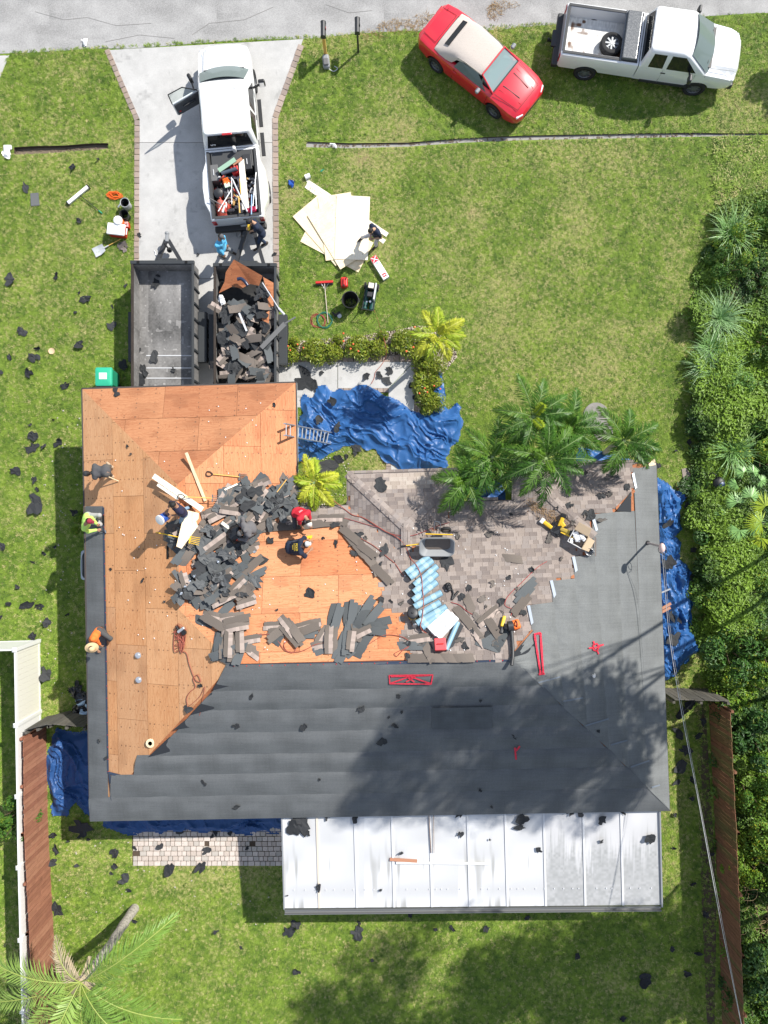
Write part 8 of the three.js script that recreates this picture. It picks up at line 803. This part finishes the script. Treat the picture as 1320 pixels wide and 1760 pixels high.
let shN = 0; function shingle(kind, pos, yaw, label, group, r, nrm, tilt = .12, len = 1) { const m = shadows(new THREE.Mesh(shBank[kind][len === 1 ? (r() * 2) | 0 : (r() * 5) | 0], M.shingleVC)); m.name = numbered('loose_shingle'); m.position.copy(pos); m.quaternion.setFromUnitVectors(V(0, 1, 0), nrm).multiply(new THREE.Quaternion().setFromEuler(new THREE.Euler(rr(r, -tilt, tilt), yaw, rr(r, -tilt, tilt), 'YXZ'))); scene.add(m); tag(m, label, 'shingle', group); return m; }
{
  const r = rngOf(801), pile = [[346, 905], [362, 872], [398, 838], [440, 824], [468, 836], [490, 826], [512, 840], [516, 872], [500, 900], [452, 912], [428, 940], [440, 990], [436, 1040], [400, 1052], [362, 1050], [345, 1032], [310, 1024], [304, 1002], [332, 986], [342, 955], [302, 945], [292, 925], [312, 905]];
  const hgt = (x, y) => { let m = .5; for (let i = 0; i < pile.length; i++) { const a = pile[i], b = pile[(i + 1) % pile.length], ux = b[0] - a[0], uy = b[1] - a[1], t = clamp(((x - a[0]) * ux + (y - a[1]) * uy) / (ux * ux + uy * uy)); m = Math.min(m, Math.hypot(x - a[0] - ux * t, y - a[1] - uy * t) / 100); } return m; };
  const words = { front: 'tan faced torn shingle strip in the big debris heap over the roof valley', back: 'dark backed torn shingle strip in the big debris heap over the roof valley', brown: 'plain brown torn shingle strip in the big debris heap over the roof valley' };
  let n = 0; while (n < 135) { const x = rr(r, 285, 520), y = rr(r, 820, 1056); if (!inPoly(x, y, pile)) continue; const h = hgt(x, y), p0 = RP(x, y, 0), k = n / 135, kind = r() < .42 ? 'back' : r() < .4 ? 'brown' : 'front'; const p = RP(x, y, .03 + h * .55 * (.4 + .6 * k) + k * .09); const yaw = y > 940 ? rr(r, .2, 1.0) + (r() < .3 ? 1.57 : 0) : r() < .55 ? rr(r, .3, 1.1) : r() * 6.28; const zw = (y < 872 ? 'upper ' : y > 975 ? 'lower ' : 'middle ') + (x < 375 ? 'left' : x > 440 ? 'right' : 'centre') + ' of the big debris heap'; shingle(kind, p, yaw, words[kind].replace('in the big debris heap over the roof valley', 'in the ' + zw), kind + ' shingles in the ' + zw, r, roofN(p0.x, p0.z), .07 + h * .3, h < .08 ? 0 : r() < .5 ? 1 : 0); n++; }
  scraps([...Array(52)].map(() => { let x, y; do { x = rr(r, 290, 520); y = rr(r, 820, 1056); } while (!inPoly(x, y, pile)); return [x, y, rr(r, 14, 34), .10 + hgt(x, y) * .6 + r() * .05]; }), at3.roof, 'torn black felt sheet lying among the shingles of the big debris heap', 'felt in the big debris heap', .2, .07, [feltM[2], mat([.09, .096, .10], .7), mat([.055, .06, .063], .7), feltM[1], mat([.075, .08, .084], .65)]);
  // the fallen ridge courses beside the torn edge
  const line = (a, b, n, kind, label, group, h = .06) => { for (let k = 0; k < n; k++) { const f = (k + .5) / n, x = lerp(a[0], b[0], f), y = lerp(a[1], b[1], f), p = RP(x, y, h + k % 2 * .012), q = RP(b[0], b[1], 0), o = RP(a[0], a[1], 0); shingle(kind, p, -Math.atan2(q.z - o.z, q.x - o.x) + rr(r, -.08, .08), label, group, r, roofN(p.x, p.z), .05, 1); } };
  line([438, 909], [590, 897], 5, 'brown', 'brown shingle strip along the torn eave course beside the person in red', 'strips along the eave course'); line([440, 900], [585, 889], 4, 'front', 'tan shingle strip along the torn eave course beside the person in red', 'tan strips along the eave course'); line([596, 918], [668, 1000], 3, 'brown', 'long brown ridge strip peeled back along the torn shingle edge', 'peeled ridge strips', .10); line([590, 908], [640, 955], 2, 'brown', 'brown ridge strip lying at the upper end of the torn shingle edge', 'upper ridge strips', .12); line([712, 1131], [806, 1131], 4, 'brown', 'brown shingle strip along the ridge at the foot of the tan shingles', 'strips along the ridge', .06);
  const put = (list, label, group) => { for (const [x, y, deg, kind, h, len] of list) { const p = RP(x, y, h); shingle(kind, p, deg * Math.PI / 180, label, group, r, roofN(p.x, p.z), .07, len ?? 1); } };
  put([[880, 960, -6, 'brown', .06], [902, 1022, 48, 'back', .06], [895, 1040, 48, 'brown', .075], [905, 1012, 44, 'back', .09]], 'long dark shingle strip lying loose among the right tan shingles', 'loose strips on the right shingles');
  put([[797, 1060, -52, 'brown', .06], [822, 1093, -54, 'front', .08], [838, 1060, 40, 'front', .07], [808, 1042, -70, 'brown', .06], [845, 1098, 30, 'back', .07], [862, 1098, 60, 'back', .09], [838, 1108, -20, 'back', .06], [850, 1082, -60, 'brown', .1], [730, 1105, -58, 'back', .07], [716, 1098, 8, 'front', .06], [735, 1118, -62, 'brown', .09], [705, 1110, 0, 'back', .06]], 'loose shingle strip among the scraps between the rolls and the leaf blower', 'loose strips by the rolls');
  put([[365, 1043, 30, 'back', .04], [350, 1068, -20, 'back', .05], [372, 1060, -15, 'front', .12], [395, 1060, 8, 'front', .16], [405, 1066, 14, 'brown', .19], [368, 1070, 150, 'brown', .2], [405, 1078, 12, 'front', .22], [375, 1105, 92, 'back', .07], [385, 1105, 88, 'front', .12], [392, 1108, 92, 'front', .17], [400, 1110, 86, 'brown', .15], [412, 1100, 96, 'front', .17], [372, 1115, 80, 'back', .05], [424, 1100, 10, 'front', .07], [425, 1112, -20, 'brown', .05, 0], [380, 1124, 20, 'back', .08], [385, 1132, -30, 'back', .05, 0], [412, 1122, 75, 'back', .1], [430, 1118, -35, 'front', .04, 0]], 'shingle strip in the left of the three small heaps on the bright plywood', 'shingles of the left small heap');
  put([[475, 1075, 4, 'front', .05], [482, 1086, 3, 'brown', .07], [520, 1076, 16, 'front', .06], [528, 1082, 20, 'brown', .09], [496, 1078, -52, 'front', .15], [506, 1084, -52, 'brown', .17], [500, 1092, -48, 'brown', .13], [478, 1098, 62, 'back', .06, 0], [474, 1090, 40, 'brown', .1, 0], [534, 1073, 12, 'front', .05, 0], [520, 1090, 0, 'back', .05]], 'shingle strip in the starlike middle heap on the bright plywood', 'shingles of the middle small heap');
  put([[572, 1058, 80, 'back', .06], [580, 1062, 76, 'back', .1], [598, 1052, 88, 'back', .08], [606, 1056, 84, 'back', .12], [614, 1060, 92, 'back', .1], [630, 1046, 60, 'back', .14], [624, 1058, 58, 'back', .17], [642, 1058, 50, 'back', .1], [645, 1076, 8, 'back', .08], [640, 1084, -6, 'back', .12], [652, 1070, 15, 'back', .06], [600, 1078, 80, 'back', .07], [612, 1082, 100, 'brown', .1], [565, 1096, 90, 'front', .16], [573, 1094, 90, 'brown', .13], [556, 1088, 60, 'front', .07, 0], [552, 1108, 10, 'front', .06, 0], [560, 1114, 20, 'back', .05], [596, 1104, 88, 'back', .12], [603, 1102, 84, 'front', .15, 0], [615, 1090, 25, 'front', .12, 0], [610, 1114, 40, 'back', .07], [625, 1108, 60, 'back', .1], [585, 1112, 70, 'back', .07], [592, 1120, 60, 'back', .05]], 'shingle strip in the right of the three small heaps on the bright plywood', 'shingles of the right small heap');
  put([[300, 902, 20, 'back', .05], [305, 915, 5, 'back', .08], [300, 928, -10, 'brown', .1], [312, 922, 10, 'back', .12], [320, 935, 40, 'back', .14], [312, 952, 55, 'back', .1], [326, 950, 60, 'brown', .13], [310, 908, 0, 'brown', .14]], 'dark shingle strip stacked beside the deck gap below the bucket man', 'shingles beside the deck gap');
  { const list = [[312, 1020], [318, 1008], [326, 998], [334, 990], [438, 948], [375, 965]]; list.forEach(([x, y], i) => single('foil_scrap', 'shiny foil scrap glinting at the edge of the big debris heap', 'foil scrap', tornGeo(at3.roof, x, y, 6, 950 + i, .05, .3), M.foil, 'foil scraps')); }
  // the load in the second trailer
  const bed = [[376, 474], [466, 474], [468, 656], [375, 656]], mound = tarpGeo([[374, 478], [466, 478], [468, 690], [374, 690]], { amp: .25, edge: .3, seed: 44, step: .06, h0: .86, ph: 1.0 }); const mp = mound.attributes.position; tag(single('rubble', 'dark mixed rubble filling the loaded trailer under the shingles', 'rubble', mound, mat([.03, .03, .03], .95)), null, null, null, 'stuff');
  const lw = { front: 'tan faced torn shingle in the load of the right trailer', back: 'dark backed torn shingle in the load of the right trailer', brown: 'plain brown torn shingle in the load of the right trailer' };
  for (let k = 0; k < 88; k++) { const x = rr(r, 380, 464), y = rr(r, k < 20 ? 505 : 520, 655), h = rr(r, 1.05, 1.2) + k * .003 + .12 * Math.sin((x - 375) / 92 * 3.14), kind = r() < .45 ? 'back' : r() < .5 ? 'brown' : 'front'; shingle(kind, P(x, y, h), r() * 6.28, lw[kind], 'shingles in the trailer load, ' + kind, r, V(rr(r, -.3, .3), 1, rr(r, -.3, .3)).normalize(), .25, 0); }
  scraps([...Array(26)].map(() => [rr(r, 382, 462), rr(r, 488, 640), rr(r, 14, 30), 1.42 + r() * .1]), at3.ground, 'torn black felt sheet in the load of the right trailer', 'felt in the trailer load', 1.4, .07);
  const ply = (label, pts, m = M.plyO[1]) => { const g = plate(pts.map(([x, y, h]) => P(x, y, h)), .018), u = g.attributes.uv; for (let i = 0; i < u.count; i++) u.setXY(i, u.getX(i) * .41 + .2, u.getY(i) * .82); single('broken_plywood', label, 'plywood piece', g, m); };
  ply('big torn orange plywood sheet leaning on the front of the loaded trailer', [[402, 446, 1.75], [451, 474, 1.7], [445, 491, 1.55], [430, 488, 1.5], [415, 496, 1.48], [400, 492, 1.45], [376, 504, 1.4], [386, 484, 1.5], [388, 468, 1.6]]); ply('narrow upright orange plywood piece at the right side of the loaded trailer', [[452, 476, 1.5], [470, 486, 1.5], [470, 526, 1.45], [462, 528, 1.42], [458, 500, 1.45]], M.plyN[0]); ply('pale broken plywood piece in the middle of the trailer load', [[448, 492, 1.45], [456, 492, 1.45], [454, 508, 1.42], [446, 514, 1.42]], M.plyN[1]); ply('small pale plywood piece beside the shingles in the trailer load', [[451, 541, 1.48], [463, 534, 1.48], [462, 556, 1.46], [450, 550, 1.46]], M.plyN[0]);
  single('drip_edge_length', 'pale metal strip lying diagonally in the trailer load', 'metal strip', bar(P(411, 538, 1.56), P(424, 569, 1.56), .07, .02), M.lightGrey); single('broom_pole', 'grey pole with a white end sticking out over the right side of the loaded trailer', 'pole', merge([rod(P(451, 486, 1.6), P(479, 530, 1.62), .02), rod(P(479, 530, 1.62), P(489, 541, 1.62), .045)]), M.lightGrey); single('bent_gutter', 'dark bent gutter length hanging over the right side of the loaded trailer', 'gutter', merge([bar(P(449, 598, 1.6), P(490, 556, 1.62), .16, .03), bar(P(490, 556, 1.64), P(508, 545, 1.66), .05, .03)]), M.cableGrey); single('white_wrapper', 'white crumpled wrapper in the left side of the trailer load', 'wrapper', tarpGeo([[376, 508], [386, 507], [387, 522], [378, 526]], { amp: .2, edge: .05, seed: 45, step: .03, h0: 1.42, ph: 1.45 }), M.white); single('shoe_box_scrap', 'dark blue curved plastic scrap beside the torn plywood in the trailer', 'plastic scrap', tube([P(408, 480, 1.72), P(414, 479, 1.74), P(421, 484, 1.74), P(426, 491, 1.72)], .06, 14, 7), mat([.02, .03, .07], .3));
  scraps([[240, 652, 26, .80], [250, 640, 16, .80], [246, 632, 12, .79], [267, 613, 22, .79], [268, 488, 14, .79], [272, 474, 10, .80], [298, 636, 8, .79], [241, 601, 6, .8]], at3.ground, 'dark felt scrap lying on the bare floor of the empty trailer', 'felt scraps in the empty trailer', .79, .05);
  scraps([[208, 424, 14], [213, 430, 12], [216, 420, 12]], at3.ground, 'torn brown shingle scrap at the end of the scoop shovel handle', 'scraps by the scoop shovel', .06, .05, [SHINGLE[3], mat([.10, .085, .08], .9)]);
  scraps([[340, 438, 7, .05], [472, 437, 10, .05]], at3.ground, 'small black scrap on the concrete by the trailer tongues', 'scraps on the driveway', .05, .02);
}
// ------------------------------------------------------------------ tools and cans in the bed of the crew cab pickup
{
  const B = (x, y, h = 1.3) => P(x, y, h), z3 = (x, y, h = 1.3) => P(320 + x / 7.333, 220 + y / 7.333, h), item = (name, label, cat, g, m) => single(name, label, cat, g, m);
  const pole = (label, a, b, r, m, h0 = 1.36, h1 = 1.36) => item('pole', label, 'pole', rod(z3(...a, h0), z3(...b, h1), r, r, 7), m);
  const crate = (name, label, cat, x, y, w, d, h, yaw, m, top) => { const p = z3(x, y, .76), t = thing(name, label, cat, p, yaw); part(t, 'case', rbox(w, h, d, .03, 0, h / 2, 0, 0, 0, 2), m); part(t, 'lid', rbox(w * 1.04, .06, d * 1.04, .02, 0, h, 0), top ?? m); part(t, 'handle', rbox(.03, .03, d * .4, .01, 0, h + .045, 0), M.lightGrey); return t; };
  crate('tool_case', 'dark grey tool case at the left side of the crew cab bed', 'case', 385, 640, .32, .56, .45, .1, M.cableGrey); crate('tool_case', 'black tool case with a silver handle at the right of the crew cab bed', 'case', 800, 510, .30, .52, .5, .12, M.plastic); crate('parts_box', 'dark box in the middle of the crew cab bed under the poles', 'box', 560, 860, .34, .46, .4, .1, M.plastic);
  { const t = thing('fuel_can', 'red fuel can in the crew cab bed between the cases', 'fuel can', z3(630, 555, 1.0), .2); part(t, 'can', rbox(.3, .3, .36, .06, 0, .15, 0, .2, 0, 3), M.red); part(t, 'grip', rbox(.05, .05, .22, .02, 0, .33, 0), M.red); part(t, 'cap', cyl(.03, .03, .06, 10, .08, .32, .1), M.black); }
  { const t = thing('water_cooler', 'orange water jug with a black lid lying in the crew cab bed', 'water cooler', z3(440, 850, .8)); part(t, 'tank', lathe([[0, 0], [.15, 0], [.16, .42], [0, .42]], 22).rotateX(.25), M.orange); part(t, 'lid', lathe([[0, .50], [.16, .48], [.17, .41], [0, .41]], 22).rotateX(.25), M.plastic); part(t, 'band', lathe([[.163, .2], [.166, .24]], 22).rotateX(.25), M.black); }
  { const t = thing('water_cooler', 'red and white water jug at the tail end of the crew cab bed', 'water cooler', z3(525, 1000, .9)); part(t, 'tank', lathe([[0, 0], [.15, 0], [.16, .36], [0, .36]], 22).rotateZ(.7), mat([.62, .10, .07], .5)); part(t, 'lid', lathe([[0, .42], [.16, .40], [.165, .35], [0, .35]], 22).rotateZ(.7), mat([.65, .2, .15], .5)); part(t, 'band', lathe([[.164, .16], [.164, .22]], 22).rotateZ(.7), M.white); }
  { const t = thing('traffic_cone', 'faded red cone base at the left tail corner of the crew cab bed', 'cone', z3(450, 1070, .95)); part(t, 'base', rbox(.34, .04, .34, .02, 0, .02, 0, .3), mat([.6, .10, .07], .6)); part(t, 'cone', lathe([[.13, .02], [.04, .42], [0, .42]], 20), mat([.62, .12, .08], .6)); }
  item('folded_vest', 'orange folded vest beside the dark tool case in the crew cab', 'vest', tarpGeo([[381, 306], [394, 305], [396, 320], [384, 322]], { amp: .25, edge: .06, seed: 51, step: .025, h0: 1.2, ph: 1.22 }), M.orange); item('sheet_packet', 'white and green printed packet in the crew cab bed', 'packet', rbox(.20, .04, .16, .01, z3(520, 725).x, 1.33, z3(520, 725).z, .3), mat([.55, .72, .55], .5));
  item('green_ladder_panel', 'green and grey panel leaning across the front of the crew cab bed', 'panel', bar(z3(410, 540, 1.36), z3(620, 395, 1.40), .16, .05), mat([.30, .46, .34], .5)); item('board_stack', 'pair of weathered white boards in the middle of the crew cab bed', 'boards', merge([bar(z3(705, 400, 1.34), z3(770, 1010, 1.34), .13, .05), bar(z3(680, 440, 1.33), z3(725, 1030, 1.33), .09, .05)]), M.lumberW); item('brown_board', 'brown board end beside the white boards in the crew cab bed', 'board', bar(z3(590, 460, 1.36), z3(705, 385, 1.38), .10, .04), M.brownBoard);
  item('roller_tube', 'dark blue foam roller lying across the crew cab bed', 'roller', rod(z3(445, 575, 1.42), z3(635, 512, 1.42), .065, .065, 12), mat([.06, .08, .11], .8));
  [['thin white pole crossing the crew cab bed from the red can to the tail', [570, 620], [575, 960], .014, M.white], ['white pole lying diagonally over the orange jug in the crew cab bed', [575, 770], [405, 1050], .02, M.white], ['silver pole leaning over the left bed side of the crew cab', [290, 882], [470, 985], .02, M.cableGrey], ['long pale pole from the red can towards the tail of the crew cab', [580, 640], [770, 1055], .03, M.lightGrey], ['orange wooden handle in the middle of the crew cab bed', [660, 860], [675, 1070], .025, M.handle], ['tan wooden handle beside the white boards in the crew cab', [675, 640], [690, 830], .02, M.handle], ['silver pole along the right side of the crew cab bed', [880, 560], [840, 985], .02, M.alum], ['white pole beside the right bed wall of the crew cab', [870, 690], [885, 1020], .022, M.white], ['blue and white pole resting on the tailgate of the crew cab', [825, 840], [822, 1090], .022, mat([.25, .42, .66], .4)], ['brown handle crossing the dark box in the crew cab bed', [600, 840], [690, 905], .015, M.handle]].forEach(([l, a, b, r, m]) => pole(l, a, b, r, m));
  item('red_bag', 'red bag by the tailgate of the crew cab', 'bag', rbox(.34, .16, .18, .05, z3(815, 1005).x, 1.15, z3(815, 1005).z, .1), mat([.6, .02, .09], .6)); item('white_paper_can', 'white paper cup standing on the black chest of the crew cab', 'cup', (() => { const p = z3(615, 290, 1.25); return lathe([[0, 0], [.065, 0], [.07, .26], [0, .26]], 18).translate(p.x, 1.24, p.z); })(), M.white);
  const r = rngOf(77), bits = [], cols = [[.3, .3, .32], [.5, .3, .1], [.6, .6, .6], [.05, .05, .06], [.45, .05, .04], [.2, .16, .12]]; for (let k = 0; k < 130; k++) { const p = z3(rr(r, 390, 900), rr(r, 600, 1040), rr(r, .85, 1.2)); bits.push(tint(rbox(rr(r, .05, .3), rr(r, .03, .1), rr(r, .03, .1), .01, p.x, p.y, p.z, r() * 3, rr(r, -.4, .4)), cols[(r() * 6) | 0])); } tag(single('hand_tools', 'jumble of small hand tools and fittings on the floor of the crew cab bed', 'tools', merge(bits), M.vc), null, null, null, 'stuff');
}
{ // pale nail caps and bits of litter left by the work
  const r = rngOf(91), a = [], b = []; for (let k = 0; k < 90; k++) { const x = rr(r, 190, 690), y = rr(r, 690, 1120), p = RP(x, y, .04); if (inPoly(x, y, [[150, 690], [500, 680], [505, 830], [650, 960], [690, 1120], [380, 1130], [230, 1300], [185, 1300]])) a.push(cyl(.018, .018, .006, 7, p.x, p.y, p.z)); } for (let k = 0; k < 70; k++) { const p = RP(rr(r, 610, 900), rr(r, 890, 1120), .05); a.push(box(rr(r, .02, .05), .01, rr(r, .02, .04), p.x, p.y, p.z, r() * 3)); }
  tag(single('nail_caps', 'pale nail caps and chips strewn over the plywood and the tan shingles', 'litter', merge(a), M.white), null, null, null, 'stuff');
  for (let k = 0; k < 160; k++) { const [x, y] = k < 60 ? [rr(r, 520, 600), rr(r, 770, 868)] : k < 110 ? [rr(r, 60, 140), rr(r, 700, 1200)] : [rr(r, 100, 480), rr(r, 1440, 1600)], p = P(x, y, .06); b.push(box(rr(r, .02, .06), .012, rr(r, .02, .05), p.x, p.y, p.z, r() * 3)); }
  tag(single('lawn_litter', 'tiny pale and tan chips littering the grass round the house', 'litter', merge(b), mat([.5, .45, .4], .9)), null, null, null, 'stuff');
}
renderer.render(scene, camera);
